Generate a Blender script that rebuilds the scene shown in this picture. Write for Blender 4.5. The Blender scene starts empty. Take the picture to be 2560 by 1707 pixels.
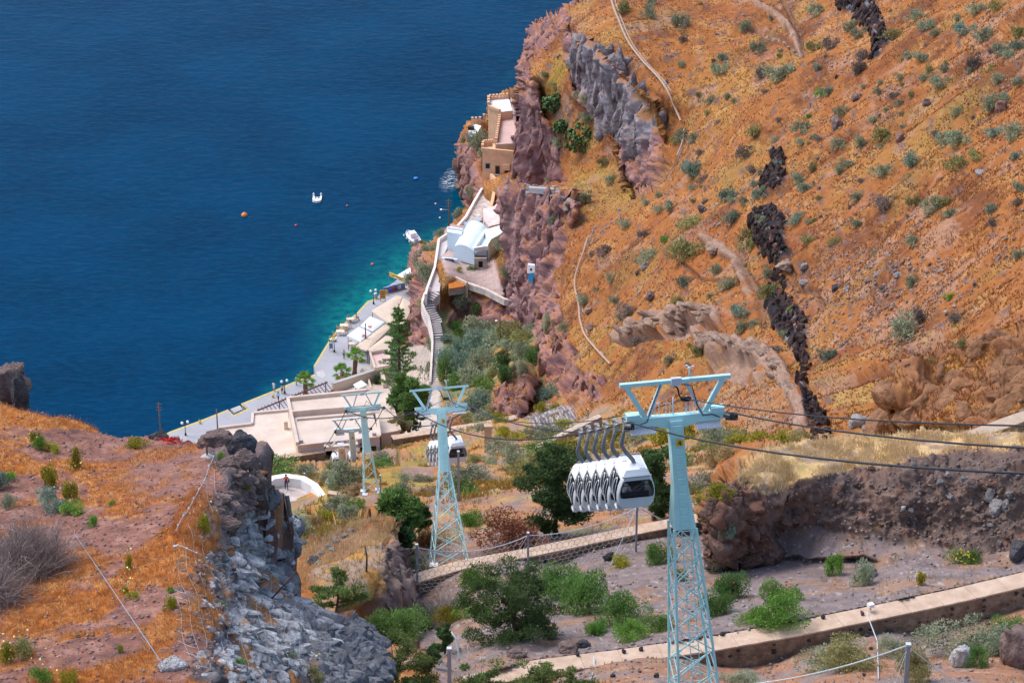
import bpy, math, random
import numpy as np
from mathutils import Vector, Matrix
random.seed(7); RNG = np.random.default_rng(7)
scene = bpy.context.scene
COL = scene.collection
# ------------------------------------------------------------------ camera
F = 7111.1; CU, CV = 1280.0, 853.5; PITCH = math.radians(27.0); CAMZ = 220.0
SP, CP = math.sin(PITCH), math.cos(PITCH)
cam = bpy.data.cameras.new("camera"); cam.lens = 100.0; cam.sensor_width = 36.0
cam.clip_start = 1.0; cam.clip_end = 60000.0
cam_o = bpy.data.objects.new("camera", cam); COL.objects.link(cam_o)
cam_o.location = (0, 0, CAMZ); cam_o.rotation_euler = (math.pi/2-PITCH, 0, 0)
scene.camera = cam_o
# ------------------------------------------------------------------ light
SUN_EL = math.radians(58); SUN_AZ = math.radians(-62)       # azimuth from +Y towards +X
w = bpy.data.worlds.new("World"); scene.world = w; w.use_nodes = True
nt = w.node_tree
sky = nt.nodes.new("ShaderNodeTexSky"); sky.sky_type = 'NISHITA'; sky.sun_disc = False
sky.sun_elevation = SUN_EL; sky.sun_rotation = SUN_AZ; sky.air_density = 1.0; sky.dust_density = 2.0; sky.ozone_density = 1.0
bg = nt.nodes["Background"]; bg.inputs["Strength"].default_value = 0.15
nt.links.new(sky.outputs[0], bg.inputs["Color"])
sd = bpy.data.lights.new("sun", 'SUN'); sd.energy = 1.25; sd.angle = math.radians(28.0); sd.color = (1.0, 0.93, 0.84)
sun = bpy.data.objects.new("sun", sd); COL.objects.link(sun)
sdir = Vector((math.sin(SUN_AZ)*math.cos(SUN_EL), math.cos(SUN_AZ)*math.cos(SUN_EL), math.sin(SUN_EL)))
sun.rotation_euler = (-sdir).to_track_quat('-Z', 'Y').to_euler(); sun.location = (0, 200, 400)
scene.view_settings.view_transform = 'Standard'; scene.view_settings.look = 'None'
scene.view_settings.exposure = 0.9; scene.view_settings.gamma = 1.0
scene.view_settings.use_curve_mapping = False
try:
    scene.cycles.max_bounces = 6; scene.cycles.diffuse_bounces = 3; scene.cycles.glossy_bounces = 3
    scene.cycles.transparent_max_bounces = 12
except Exception: pass

# ------------------------------------------------------------------ geometry helpers
def P(u, v, D):
    """world point at photo pixel (u,v) (2560 wide) and real distance D metres along the view axis"""
    x = (u-CU)/F; y = (CV-v)/F
    return Vector((D*x, D*(CP+y*SP), CAMZ+D*(-SP+y*CP)))
def Dz(v, z): return (CAMZ-z)/(SP-(CV-v)/F*CP)
def PZ(u, v, z): return P(u, v, Dz(v, z))
def px(D): return F/D                       # photo pixels per metre

def sm(a, b, x):
    t = np.clip((x-a)/(b-a), 0, 1); return t*t*(3-2*t)
_tabs = {}
def _tab(seed):
    if seed not in _tabs:
        r = np.random.default_rng(seed+100); p = r.permutation(256).astype(np.int32)
        _tabs[seed] = (np.concatenate([p, p]), r.uniform(-1, 1, 256).astype(np.float32))
    return _tabs[seed]
def pn(p, seed=0):
    """3d value noise, about -1..1"""
    pe, g = _tab(seed)
    fl = np.floor(p); f = (p-fl).astype(np.float32); i = fl.astype(np.int32)
    t = f*f*f*(f*(f*6-15)+10)
    x0, y0, z0 = i[:, 0] & 255, i[:, 1] & 255, i[:, 2] & 255; x1, y1, z1 = (x0+1) & 255, (y0+1) & 255, (z0+1) & 255
    tx, ty, tz = t[:, 0], t[:, 1], t[:, 2]
    def pl(xx):
        a = pe[xx]; b0 = pe[a+y0]; b1 = pe[a+y1]
        c00 = g[pe[b0+z0]]; c01 = g[pe[b0+z1]]; c10 = g[pe[b1+z0]]; c11 = g[pe[b1+z1]]
        q0 = c00+(c01-c00)*tz; q1 = c10+(c11-c10)*tz
        return q0+(q1-q0)*ty
    A = pl(x0); return A+(pl(x1)-A)*tx
def fbm(p, o=4, seed=0, gain=.5, lac=2.03):
    a = 1; s = 0; n = 0
    for k in range(o):
        s = s+a*pn(p*(lac**k)+k*17.3, seed+k); n += a; a *= gain
    return s/n
def ridged(p, o=4, seed=0, gain=.55):
    a = 1; s = 0; n = 0
    for k in range(o):
        s = s+a*(1-2*np.abs(pn(p*(2.1**k)+k*9.7, seed+k))); n += a; a *= gain
    return s/n
def rbf(pts, c=.03):
    """smooth 1/D field through control points (u,v,D)"""
    a = np.array(pts, float); xy = a[:, :2]/1000; val = 1/a[:, 2]; n = len(a)
    def ph(A, B): return np.sqrt(((A[:, None, :]-B[None])**2).sum(2)+c*c)
    M = np.zeros((n+3, n+3)); M[:n, :n] = ph(xy, xy)-np.eye(n)*.002
    M[:n, n] = 1; M[:n, n+1:] = xy; M[n, :n] = 1; M[n+1:, :n] = xy.T
    s = np.linalg.solve(M, np.concatenate([val, [0, 0, 0]]))
    def ev(U, V):
        q = np.stack([U, V], 1)/1000; r = np.empty(len(q))
        for k in range(0, len(q), 40000):
            b = q[k:k+40000]; r[k:k+40000] = ph(b, xy)@s[:n]+s[n]+b@s[n+1:]
        return 1/np.maximum(r, 1e-4)
    return ev
def pdist(U, V, poly):
    """signed distance in px to polygon, positive inside"""
    d = np.full(len(U), 1e9); ins = np.zeros(len(U), bool); n = len(poly)
    for k in range(n):
        x0, y0 = poly[k]; x1, y1 = poly[(k+1) % n]
        dx, dy = x1-x0, y1-y0; L = dx*dx+dy*dy+1e-9
        t = np.clip(((U-x0)*dx+(V-y0)*dy)/L, 0, 1)
        d = np.minimum(d, np.hypot(U-x0-t*dx, V-y0-t*dy))
        c = ((y0 > V) != (y1 > V)) & (U < (x1-x0)*(V-y0)/((y1-y0) if y1 != y0 else 1e-9)+x0)
        ins ^= c
    return np.where(ins, d, -d)
def ldist(U, V, line):
    d = np.full(len(U), 1e9)
    for k in range(len(line)-1):
        x0, y0 = line[k]; x1, y1 = line[k+1]; dx, dy = x1-x0, y1-y0
        t = np.clip(((U-x0)*dx+(V-y0)*dy)/(dx*dx+dy*dy+1e-9), 0, 1)
        d = np.minimum(d, np.hypot(U-x0-t*dx, V-y0-t*dy))
    return d

# ------------------------------------------------------------------ materials
MATS = {}
def mat(name, col, rough=.8, var=.18, scale=3.0, bump=.0, bscale=None, metal=0., spec=.3, rand=0., col2=None, coord='Object', trans=None, detail=5, bdist=.05):
    if name in MATS: return MATS[name]
    m = bpy.data.materials.new(name); m.use_nodes = True; n = m.node_tree.nodes; l = m.node_tree.links
    b = n["Principled BSDF"]; b.inputs["Roughness"].default_value = rough; b.inputs["Metallic"].default_value = metal
    b.inputs["Specular IOR Level"].default_value = spec
    tc = n.new("ShaderNodeTexCoord"); no = n.new("ShaderNodeTexNoise"); no.inputs["Scale"].default_value = scale
    no.inputs["Detail"].default_value = detail; no.inputs["Roughness"].default_value = .62
    l.new(tc.outputs[coord], no.inputs["Vector"])
    rp = n.new("ShaderNodeValToRGB"); rp.color_ramp.elements[0].position = .28; rp.color_ramp.elements[1].position = .72
    c = np.array(col); lo = c*(1-var); hi = np.array(col2) if col2 is not None else np.minimum(c*(1+var), .95)
    rp.color_ramp.elements[0].color = (*lo, 1); rp.color_ramp.elements[1].color = (*hi, 1)
    l.new(no.outputs["Fac"], rp.inputs["Fac"]); out = rp.outputs["Color"]
    if rand:
        oi = n.new("ShaderNodeObjectInfo"); hs = n.new("ShaderNodeHueSaturation")
        mr = n.new("ShaderNodeMapRange"); mr.inputs[3].default_value = 1-rand; mr.inputs[4].default_value = 1+rand
        l.new(oi.outputs["Random"], mr.inputs[0]); l.new(mr.outputs[0], hs.inputs["Value"])
        mh = n.new("ShaderNodeMapRange"); mh.inputs[3].default_value = .5-rand*.07; mh.inputs[4].default_value = .5+rand*.07
        ml = n.new("ShaderNodeMath"); ml.operation = 'MULTIPLY'; ml.inputs[1].default_value = 7.13
        fr = n.new("ShaderNodeMath"); fr.operation = 'FRACT'
        l.new(oi.outputs["Random"], ml.inputs[0]); l.new(ml.outputs[0], fr.inputs[0]); l.new(fr.outputs[0], mh.inputs[0]); l.new(mh.outputs[0], hs.inputs["Hue"])
        l.new(out, hs.inputs["Color"]); out = hs.outputs["Color"]
    l.new(out, b.inputs["Base Color"])
    if bump:
        n2 = n.new("ShaderNodeTexNoise"); n2.inputs["Scale"].default_value = bscale or scale*4; n2.inputs["Detail"].default_value = 6
        l.new(tc.outputs[coord], n2.inputs["Vector"])
        bp = n.new("ShaderNodeBump"); bp.inputs["Strength"].default_value = min(bump, 1); bp.inputs["Distance"].default_value = bdist
        l.new(n2.outputs["Fac"], bp.inputs["Height"]); l.new(bp.outputs[0], b.inputs["Normal"])
    if trans:
        b.inputs["Transmission Weight"].default_value = trans; b.inputs["IOR"].default_value = 1.45
    MATS[name] = m
    return m
def srgb(r, g, b, k=1.0):
    f = lambda c: ((c/255+.055)/1.055)**2.4 if c > 10 else c/255/12.92
    return np.array([f(r), f(g), f(b)])*k

def terrain_mat(name, scale, bump, spread=.45):
    """albedo from the vertex colours, broken up by fine procedural grain and relief"""
    m = bpy.data.materials.new(name); m.use_nodes = True; n = m.node_tree.nodes; l = m.node_tree.links
    b = n["Principled BSDF"]; b.inputs["Roughness"].default_value = .95; b.inputs["Specular IOR Level"].default_value = .1
    at = n.new("ShaderNodeAttribute"); at.attribute_name = "Col"
    ge = n.new("ShaderNodeNewGeometry")
    no = n.new("ShaderNodeTexNoise"); no.inputs["Scale"].default_value = scale; no.inputs["Detail"].default_value = 8; no.inputs["Roughness"].default_value = .7
    l.new(ge.outputs["Position"], no.inputs["Vector"])
    mr = n.new("ShaderNodeMapRange"); mr.inputs[1].default_value = .25; mr.inputs[2].default_value = .75
    mr.inputs[3].default_value = 1-spread; mr.inputs[4].default_value = 1+spread
    l.new(no.outputs["Fac"], mr.inputs[0])
    mx = n.new("ShaderNodeVectorMath"); mx.operation = 'SCALE'
    l.new(at.outputs["Color"], mx.inputs[0]); l.new(mr.outputs[0], mx.inputs["Scale"])
    l.new(mx.outputs[0], b.inputs["Base Color"])
    n2 = n.new("ShaderNodeTexNoise"); n2.inputs["Scale"].default_value = scale*2.2; n2.inputs["Detail"].default_value = 6; n2.inputs["Roughness"].default_value = .7
    l.new(ge.outputs["Position"], n2.inputs["Vector"])
    bp = n.new("ShaderNodeBump"); bp.inputs["Strength"].default_value = bump; bp.inputs["Distance"].default_value = .6/scale
    l.new(n2.outputs["Fac"], bp.inputs["Height"]); l.new(bp.outputs[0], b.inputs["Normal"])
    return m

# ------------------------------------------------------------------ object helpers
def tag(o, label=None, cat=None, group=None, kind=None):
    if label: o["label"] = label
    if cat: o["category"] = cat
    if group: o["group"] = group
    if kind: o["kind"] = kind
    return o
def empty(name, loc=(0, 0, 0), rz=0, label=None, cat=None, group=None):
    o = bpy.data.objects.new(name, None); COL.objects.link(o); o.location = loc; o.rotation_euler = (0, 0, rz)
    o.empty_display_size = .1
    return tag(o, label, cat, group)
def mesh_np(name, V, Fc, m=None, smooth=False, cols=None):
    """V (n,3); Fc list of (k,n) int arrays or one array"""
    me = bpy.data.meshes.new(name)
    Fs = Fc if isinstance(Fc, list) else [Fc]
    tot = np.concatenate([np.full(len(f), f.shape[1], np.int32) for f in Fs])
    idx = np.concatenate([f.ravel() for f in Fs]).astype(np.int32)
    me.vertices.add(len(V)); me.vertices.foreach_set("co", np.asarray(V, np.float32).ravel())
    me.loops.add(len(idx)); me.loops.foreach_set("vertex_index", idx)
    me.polygons.add(len(tot)); st = np.zeros(len(tot), np.int32); st[1:] = np.cumsum(tot)[:-1]
    me.polygons.foreach_set("loop_start", st)
    try: me.polygons.foreach_set("loop_total", tot)
    except Exception: pass
    if smooth: me.polygons.foreach_set("use_smooth", np.ones(len(tot), bool))
    me.update(calc_edges=True); me.validate()
    if cols is not None:
        a = me.color_attributes.new("Col", 'FLOAT_COLOR', 'POINT')
        c = np.ones((len(V), 4), np.float32); c[:, :3] = cols; a.data.foreach_set("color", c.ravel())
    if m: me.materials.append(m)
    return me
def link(name, me, parent=None, **k):
    o = bpy.data.objects.new(name, me); COL.objects.link(o)
    if parent: o.parent = parent
    return tag(o, **k)
class MB:
    """collects shapes into one mesh"""
    def __init__(s): s.v = []; s.f = []; s.sm = []
    def add(s, vs, fs, smooth=False):
        b = len(s.v); s.v += [tuple(v) for v in vs]; s.f += [tuple(i+b for i in f) for f in fs]; s.sm += [smooth]*len(fs); return s
    def box(s, c, size, M=None):
        x, y, z = [d/2 for d in size]; vs = [Vector((sx*x, sy*y, sz*z)) for sz in (-1, 1) for sy in (-1, 1) for sx in (-1, 1)]
        if M is not None: vs = [M@v for v in vs]
        c = Vector(c); vs = [v+c for v in vs]
        return s.add(vs, [(0, 2, 3, 1), (4, 5, 7, 6), (0, 1, 5, 4), (2, 6, 7, 3), (0, 4, 6, 2), (1, 3, 7, 5)])
    def bar(s, a, b, w, h=None, upv=(0, 0, 1)):
        """rectangular bar a->b, width w, height h along upv"""
        a = Vector(a); b = Vector(b); h = h or w; d = (b-a); L = d.length
        if L < 1e-6: return s
        d /= L; u = Vector(upv)
        if abs(d.dot(u.normalized())) > .98: u = Vector((1, 0, 0))
        r = d.cross(u).normalized()*w/2; q = r.cross(d).normalized()*h/2
        vs = [a-r-q, a+r-q, a+r+q, a-r+q, b-r-q, b+r-q, b+r+q, b-r+q]
        return s.add(vs, [(0, 1, 2, 3), (7, 6, 5, 4), (0, 4, 5, 1), (1, 5, 6, 2), (2, 6, 7, 3), (3, 7, 4, 0)])
    def tube(s, pts, r, n=6, caps=True):
        pts = [Vector(p) for p in pts]; rs = r if isinstance(r, (list, tuple)) else [r]*len(pts)
        vs = []; fs = []; prev = None
        for i, p in enumerate(pts):
            d = (pts[min(i+1, len(pts)-1)]-pts[max(i-1, 0)]).normalized()
            if prev is None:
                u = Vector((0, 0, 1)) if abs(d.z) < .9 else Vector((1, 0, 0)); e = d.cross(u).normalized()
            else: e = (prev-d*prev.dot(d)).normalized()
            prev = e; g = d.cross(e)
            for k in range(n):
                a = 2*math.pi*k/n; vs.append(p+(e*math.cos(a)+g*math.sin(a))*rs[i])
        for i in range(len(pts)-1):
            for k in range(n):
                k2 = (k+1) % n; fs.append((i*n+k, i*n+k2, (i+1)*n+k2, (i+1)*n+k))
        s.add(vs, fs, n > 5)
        if caps:
            b = len(s.v)-len(vs); s.f += [tuple(b+k for k in range(n))[::-1], tuple(b+(len(pts)-1)*n+k for k in range(n))]; s.sm += [False]*2
        return s
    def lathe(s, c, prof, n=12, M=None):
        vs = []; fs = []; c = Vector(c)
        for (r, z) in prof:
            for k in range(n):
                a = 2*math.pi*k/n; q = Vector((r*math.cos(a), r*math.sin(a), z)); vs.append((M@q if M is not None else q)+c)
        for i in range(len(prof)-1):
            for k in range(n):
                k2 = (k+1) % n; fs.append((i*n+k, i*n+k2, (i+1)*n+k2, (i+1)*n+k))
        fs += [tuple(range(n))[::-1], tuple((len(prof)-1)*n+k for k in range(n))]
        return s.add(vs, fs, True)
    def prism(s, poly, z0, z1):
        """poly: world points (x,y[,z]) counter- or clockwise, extruded z0..z1 (z may be per-call constant)"""
        n = len(poly); a = sum(poly[i][0]*poly[(i+1) % n][1]-poly[(i+1) % n][0]*poly[i][1] for i in range(n))
        if a < 0: poly = poly[::-1]
        vs = [(p[0], p[1], z0) for p in poly]+[(p[0], p[1], z1) for p in poly]
        fs = [tuple(range(n))[::-1], tuple(range(n, 2*n))]+[(i, (i+1) % n, n+(i+1) % n, n+i) for i in range(n)]
        return s.add(vs, fs)
    def ext(s, poly, vec):
        """planar polygon extruded along vec"""
        n = len(poly); vec = Vector(vec); poly = [Vector(p) for p in poly]
        nn = Vector((0, 0, 0))
        for i in range(n): nn += poly[i].cross(poly[(i+1) % n])
        if nn.dot(vec) < 0: poly = poly[::-1]
        vs = poly+[p+vec for p in poly]
        return s.add(vs, [tuple(range(n))[::-1], tuple(range(n, 2*n))]+[(i, (i+1) % n, n+(i+1) % n, n+i) for i in range(n)])
    def mesh(s, name, m=None):
        me = bpy.data.meshes.new(name); me.from_pydata(s.v, [], s.f)
        me.polygons.foreach_set("use_smooth", s.sm); me.update()
        if m: me.materials.append(m)
        return me
    def build(s, name, m, parent=None, **k): return link(name, s.mesh(name, m), parent, **k)
def copy_tree(o, parent=None):
    c = o.copy(); COL.objects.link(c); c.parent = parent
    for ch in list(o.children): copy_tree(ch, c)
    return c
# ================================================================== TERRAIN (one sheet for the caldera side, one for the near bluff)
def zc(u, v, z): return (u, v, Dz(v, z))
BASE = [
 # top of the coast and the cliffs over the castle
 (1470,-100,530),(1450,0,515),(1400,40,517),(1340,70,518),(1310,110,516),(1308,200,495),(1345,212,494),(1312,460,498),
 zc(1240,450,11.5),zc(1240,400,8),zc(1240,330,5),zc(1225,260,4),zc(1275,300,7),zc(1275,420,10),zc(1188,326,12.3),zc(1172,332,11.5),zc(1185,350,10.5),zc(1154,372,9),zc(1146,465,1),zc(1200,430,12),zc(1190,500,9),zc(1165,512,1),
 zc(1130,560,12.5),zc(1108,580,8),zc(1082,602,1),zc(1040,640,1),zc(1022,690,.5),zc(1075,640,12),zc(1050,660,6),zc(1045,720,6),zc(1025,745,1.5),
 zc(1000,800,1.2),zc(960,760,1.2),zc(900,900,1.2),zc(800,1000,1.2),zc(700,1050,1.2),zc(950,950,1.6),zc(1050,770,7.5),zc(1020,800,3),zc(1060,800,8),zc(1000,870,1.5),
 zc(1092,740,13.5),zc(1095,800,11.5),zc(1092,870,9.5),zc(1095,960,8),zc(1060,950,4),zc(1060,880,6),
 zc(1180,680,14.6),zc(1230,690,14.8),zc(1120,720,14),zc(1250,745,13.5),zc(1130,765,10),zc(1200,790,9.5),zc(1180,850,9),zc(1250,830,11),zc(1130,900,9),zc(1250,900,14),zc(1150,1000,12),zc(1250,1000,18),zc(1320,760,14),
 (1275,600,470),(1285,484,470),zc(1240,560,12.4),zc(1238,520,11),zc(1228,605,13.4),zc(1160,610,13.4),zc(1200,640,14.0),zc(1195,572,12.5),zc(1120,620,13.7),zc(1150,640,14.0),(1340,500,468.5),(1330,700,462),(1345,820,452),(1420,560,452),(1400,650,446),(1360,870,432),(1395,940,420),(1350,760,452),
 (1450,985,395),(1400,1030,392),(1310,1050,400),(1200,1060,402),
 (1450,300,482),(1400,450,484),(1350,330,496),(1380,180,492),(1380,230,490),(1500,430,470),(1430,60,500),(1520,95,478),(1585,165,468),(1660,232,456),(1560,300,468),(1620,400,455),(1640,440,452),(1560,480,455),
 # the big slope
 (1700,-100,525),(1700,0,494),(2000,0,478),(2300,0,430),(2600,0,389),(2750,-100,385),(1700,300,454),(2000,300,415),(2300,300,376),(2700,300,335),
 (1700,600,407),(2000,600,369),(2300,600,339),(2700,600,304),(1500,750,425),(1700,900,362),(2000,900,333),(2300,900,303),(2750,900,262),
 (1600,1050,350),(1800,1060,318),(2000,1050,285),
 # station level and the ground under it
 zc(620,1160,24),zc(830,1150,26),zc(1000,1130,27),zc(1110,1100,28),zc(400,1115,1.2),zc(560,1088,1.2),zc(640,1070,1.2),zc(480,1105,1.2),(400,1250,400),
 # middle terraces
 (1250,1120,345),(1400,1120,335),(1550,1120,325),(1500,1200,262),(1740,1180,258),(1700,1110,300),
]
G_REG = []    # (polygon, control points, softness, warp)
# terrace of the second tower, the round lookout
G_REG.append(([(300,1400),(300,1160),(560,1165),(660,1172),(840,1168),(900,1150),(1000,1150),(1110,1135),(1200,1150),(1330,1140),(1420,1185),(1420,1300),(900,1450)],
  [(400,1200,310),(720,1230,300),(640,1190,305),(640,1290,290),(830,1190,303),(915,1240,288),(1000,1180,302),(1200,1170,300),(1300,1200,288),(1100,1240,286),(900,1320,275),(1200,1300,265),(1420,1250,270),(1400,1180,290)], 5, 8))
# terrace behind the second wall
G_REG.append(([(930,1500),(930,1290),(1000,1268),(1080,1244),(1200,1232),(1330,1200),(1480,1180),(1640,1170),(1800,1140),(1900,1120),(2750,1040),(2750,1850),(930,1850)],
  [(1000,1310,197),(1100,1260,200),(1300,1220,203),(1500,1200,206),(1650,1180,212),(1800,1150,214),(1130,1405,184),(1030,1440,182),(1400,1355,187),(1750,1275,190.5),(1900,1150,205),(2300,1060,212),(2700,1040,200),
   (1040,1480,181.5),(1400,1402,184.5),(1750,1325,188),(1400,1500,170),(1200,1550,165),(1700,1420,175),(1700,1500,165),(2000,1420,171),(2500,1390,168),(2200,1450,165),(1250,1655,151.4),(1700,1590,153.7),(2000,1535,155.9),(2250,1485,157.8),(2700,1410,160.4)], 3, 0))
# lower side of the front wall
G_REG.append(([(1000,1900),(1000,1736),(1180,1690),(1340,1651),(1560,1623),(1780,1591),(2000,1552),(2196,1512),(2400,1469),(2560,1431),(2760,1385),(2750,2000),(1000,2000)],
  [(1180,1735,151),(1340,1700,152),(1780,1660,153),(1340,1650,157.5),(1780,1585,160),(2250,1500,163),(2700,1390,167),(2000,1620,154.7),(2250,1578,156),(2700,1490,159),(1340,1790,144),(1900,1720,149),(2300,1640,151.5),(2600,1600,151),(2700,1800,139),(1900,1800,143),(1340,1900,112),(1750,1900,110),(2200,1900,112),(2700,1900,112),(1750,1960,106)], 2, 0))
# dark bank with the straw top
G_REG.append(([(1758,1420),(1765,1330),(1772,1260),(1790,1225),(1815,1190),(1870,1172),(1905,1140),(1985,1112),(2120,1092),(2300,1078),(2420,1080),(2560,1070),(2760,1050),(2760,1430),(2400,1415),(2100,1398),(1900,1400)],
  [(1770,1400,172),(1800,1300,169),(1830,1220,170),(1880,1190,171),(1905,1300,171),(1920,1390,173),(1930,1200,171),(2050,1180,172),(2050,1100,178),(2050,1300,173),(2050,1370,172),(2300,1150,172),(2300,1090,178),(2300,1340,171),(2300,1390,169),(2500,1150,170),(2500,1080,176),(2500,1300,169),(2500,1390,167),(2700,1150,167),(2700,1380,165),(1950,1340,174)], 4, 18))
# rocky shoulder behind the bank
G_REG.append(([(2205,1075),(2225,1000),(2235,950),(2330,890),(2400,880),(2480,850),(2560,825),(2760,790),(2760,1075),(2400,1085)],
  [(2230,1060,232),(2250,980,228),(2340,910,232),(2340,1040,226),(2450,900,226),(2450,1040,220),(2560,860,222),(2560,1030,214),(2700,840,214),(2700,1030,206)], 4, 7))
# left knoll with a small cliff
G_REG.append(([(640,1560),(650,1400),(700,1352),(800,1318),(900,1298),(965,1305),(990,1345),(1000,1410),(1030,1440),(1042,1500),(1050,1580),(1080,1660),(900,1720),(640,1700)],
  [(700,1380,172),(800,1340,172),(900,1310,174),(960,1320,172),(990,1400,168),(960,1400,166),(900,1400,166),(1010,1480,166),(960,1560,164),(1030,1600,164),(800,1500,158),(700,1600,150),(900,1620,155),(1000,1640,158)], 4, 7))
# gully bottom right of the knoll, in front of it
G_REG.append(([(860,1850),(860,1640),(960,1600),(1060,1612),(1150,1690),(1250,1700),(1300,1850)],
  [(900,1650,150),(1000,1640,154),(1100,1690,149),(1200,1750,140),(900,1780,130),(1100,1790,132)], 6, 5))
# rock tooth over the green hollow
G_REG.append(([(1238,1050),(1240,980),(1255,930),(1285,912),(1310,915),(1335,940),(1320,1000),(1300,1050)],
  [(1245,1040,404),(1260,960,406),(1290,920,410),(1320,950,408),(1290,1040,400)], 4, 5))
# sheer faces: grey brow, wall behind the castle, wall with the cave house
G_REG.append(([(1408,70),(1440,88),(1500,122),(1560,190),(1640,252),(1668,330),(1640,470),(1588,486),(1568,445),(1540,345),(1490,300),(1430,212),(1405,145)],
  [(1440,85,486),(1500,120,472),(1560,188,466),(1640,250,453),(1668,330,452),(1408,145,490),(1430,212,487),(1490,300,478),(1540,345,473),(1568,445,464),(1588,486,459.5),(1640,470,452)], 3, 10))
G_REG.append(([(1296,195),(1345,205),(1362,290),(1388,332),(1412,412),(1420,462),(1360,470),(1296,466)],
  [(1300,460,499),(1360,468,493),(1420,462,487),(1300,195,491),(1345,205,487),(1362,290,486.6),(1388,332,485.3),(1412,412,485.6)], 3, 10))
G_REG.append(([(1266,492),(1310,478),(1420,492),(1450,530),(1410,600),(1378,700),(1350,770),(1345,830),(1255,792),(1266,690),(1272,600)],
  [(1262,690,473),(1290,790,466.4),(1345,830,452),(1262,490,469),(1300,478,466),(1420,492,454.5),(1450,530,450),(1410,600,449.8),(1378,700,449),(1350,770,450.2),(1320,700,460),(1268,600,471)], 3, 10))
SEA_POLY = [(-500,-400),(1520,-400),(1478,-60),(1452,0),(1405,35),(1340,60),(1314,100),(1303,150),(1300,205),(1288,225),(1224,248),(1214,296),(1193,302),(1168,316),(1150,350),(1142,400),(1139,450),(1148,490),(1162,515),(1140,545),(1108,575),(1080,598),(1052,612),(1030,640),(1025,675),(1012,700),(960,735),(880,800),(780,930),(430,1090),(330,1130),(330,1500),(-500,1500)]

GS = 3.4
gu = np.arange(352, 2729, GS); gv = np.arange(-100, 1960, GS)
GU, GV = [a.ravel() for a in np.meshgrid(gu, gv)]
NU, NV = len(gu), len(gv)
q2 = np.stack([GU/60, GV/60, np.zeros(len(GU))], 1)
w1 = fbm(q2, 4, 3); w2 = fbm(q2+51, 4, 9)
D = rbf(BASE)(GU, GV)
def blend(D, reg):
    poly, pts, soft, warp = reg
    m = sm(-soft, soft, pdist(GU+w1*warp, GV+w2*warp, poly))
    D2 = rbf(pts)(GU, GV)
    return 1/((1-m)/D+m/D2)
for r in G_REG: D = blend(D, r)
sead = (CAMZ+3)/(SP-(CV-GV)/F*CP)
ms = sm(-5, 5, pdist(GU+w1*7, GV+w2*7, SEA_POLY))
D = D*(1-ms)+ms*np.maximum(sead*1.01, D)
def unproject(U, V, D):
    x = (U-CU)/F; y = (CV-V)/F
    return np.stack([D*x, D*(CP+y*SP), CAMZ+D*(-SP+y*CP)], 1)
def grid_normals(X, nv, nu):
    X = X.reshape(nv, nu, 3); du = np.gradient(X, axis=1); dv = np.gradient(X, axis=0)
    n = np.cross(dv, du); n /= np.linalg.norm(n, axis=2)[..., None]+1e-9
    n = n.reshape(-1, 3); return n
X = unproject(GU, GV, D)
N = grid_normals(X, NV, NU)

def PM(poly, soft=5, warp=20, U=None, V=None, a=None, b=None):
    U = GU if U is None else U; V = GV if V is None else V; a = w1 if a is None else a; b = w2 if b is None else b
    return sm(-soft, soft, pdist(U+a*warp, V+b*warp, poly))
def LM(line, wd, soft=6, warp=14, U=None, V=None, a=None, b=None):
    U = GU if U is None else U; V = GV if V is None else V; a = w1 if a is None else a; b = w2 if b is None else b
    return 1-sm(wd-soft, wd+soft, ldist(U+a*warp, V+b*warp, line))
# ------------------------------------------------------------- region masks
slopeZ = N[:, 2]
mx = np.maximum.reduce
rock_p = mx([  # purple brown cliffs
 PM([(1452,-10),(1400,30),(1330,58),(1300,110),(1298,190),(1320,210),(1330,150),(1380,110),(1420,60)]),
 PM([(1298,195),(1345,205),(1360,290),(1385,330),(1410,410),(1420,460),(1360,470),(1295,465),(1290,330)]),
 PM([(1408,60),(1440,80),(1500,120),(1540,180),(1600,260),(1660,320),(1670,360),(1640,470),(1590,485),(1570,440),(1540,340),(1490,300),(1430,210),(1405,140)]),
 PM([(1262,486),(1300,475),(1420,490),(1450,530),(1410,600),(1375,700),(1350,760),(1345,830),(1250,790),(1230,740),(1265,700),(1268,600)]),
 PM([(1130,770),(1180,740),(1290,760),(1345,790),(1345,830),(1260,810),(1180,800),(1130,800)]),
 PM([(1345,760),(1370,700),(1395,760),(1430,860),(1450,930),(1520,960),(1500,1010),(1400,1000),(1370,950),(1350,880),(1340,820)]),
 PM([(1240,1050),(1242,980),(1258,935),(1290,920),(1330,960),(1310,1050)]),
 PM([(1135,370),(1165,350),(1215,400),(1200,480),(1165,520),(1140,490)]),
 PM([(1020,640),(1060,610),(1075,660),(1070,740),(1095,770),(1070,860),(990,870),(990,760),(1030,730)], 8, 20)])
grey_p = PM([(1440,90),(1500,110),(1560,180),(1640,240),(1650,330),(1590,400),(1555,330),(1500,280),(1450,190)], 14, 18)
dikes = (1-sm(1040, 1075, GV))*mx([PM(p_, 5, 12) for p_ in (
 [(2080,-30),(2104,23),(2144,52),(2178,86),(2175,126),(2184,149),(2207,120),(2227,98),(2213,57),(2190,11),(2172,-30)],
 [(1911,367),(1934,356),(1960,402),(1974,453),(1949,488),(1914,511),(1922,470),(1911,430),(1930,400)],
 [(1885,557),(1931,517),(1972,551),(1974,620),(1960,672),(1931,654),(1897,620)],
 [(1931,706),(1983,740),(2012,804),(2020,895),(1997,895),(1937,815),(1908,763)],
 [(1997,945),(2015,965),(2046,996),(2069,1051),(2078,1102),(2030,1111),(2005,1019)])])
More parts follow.
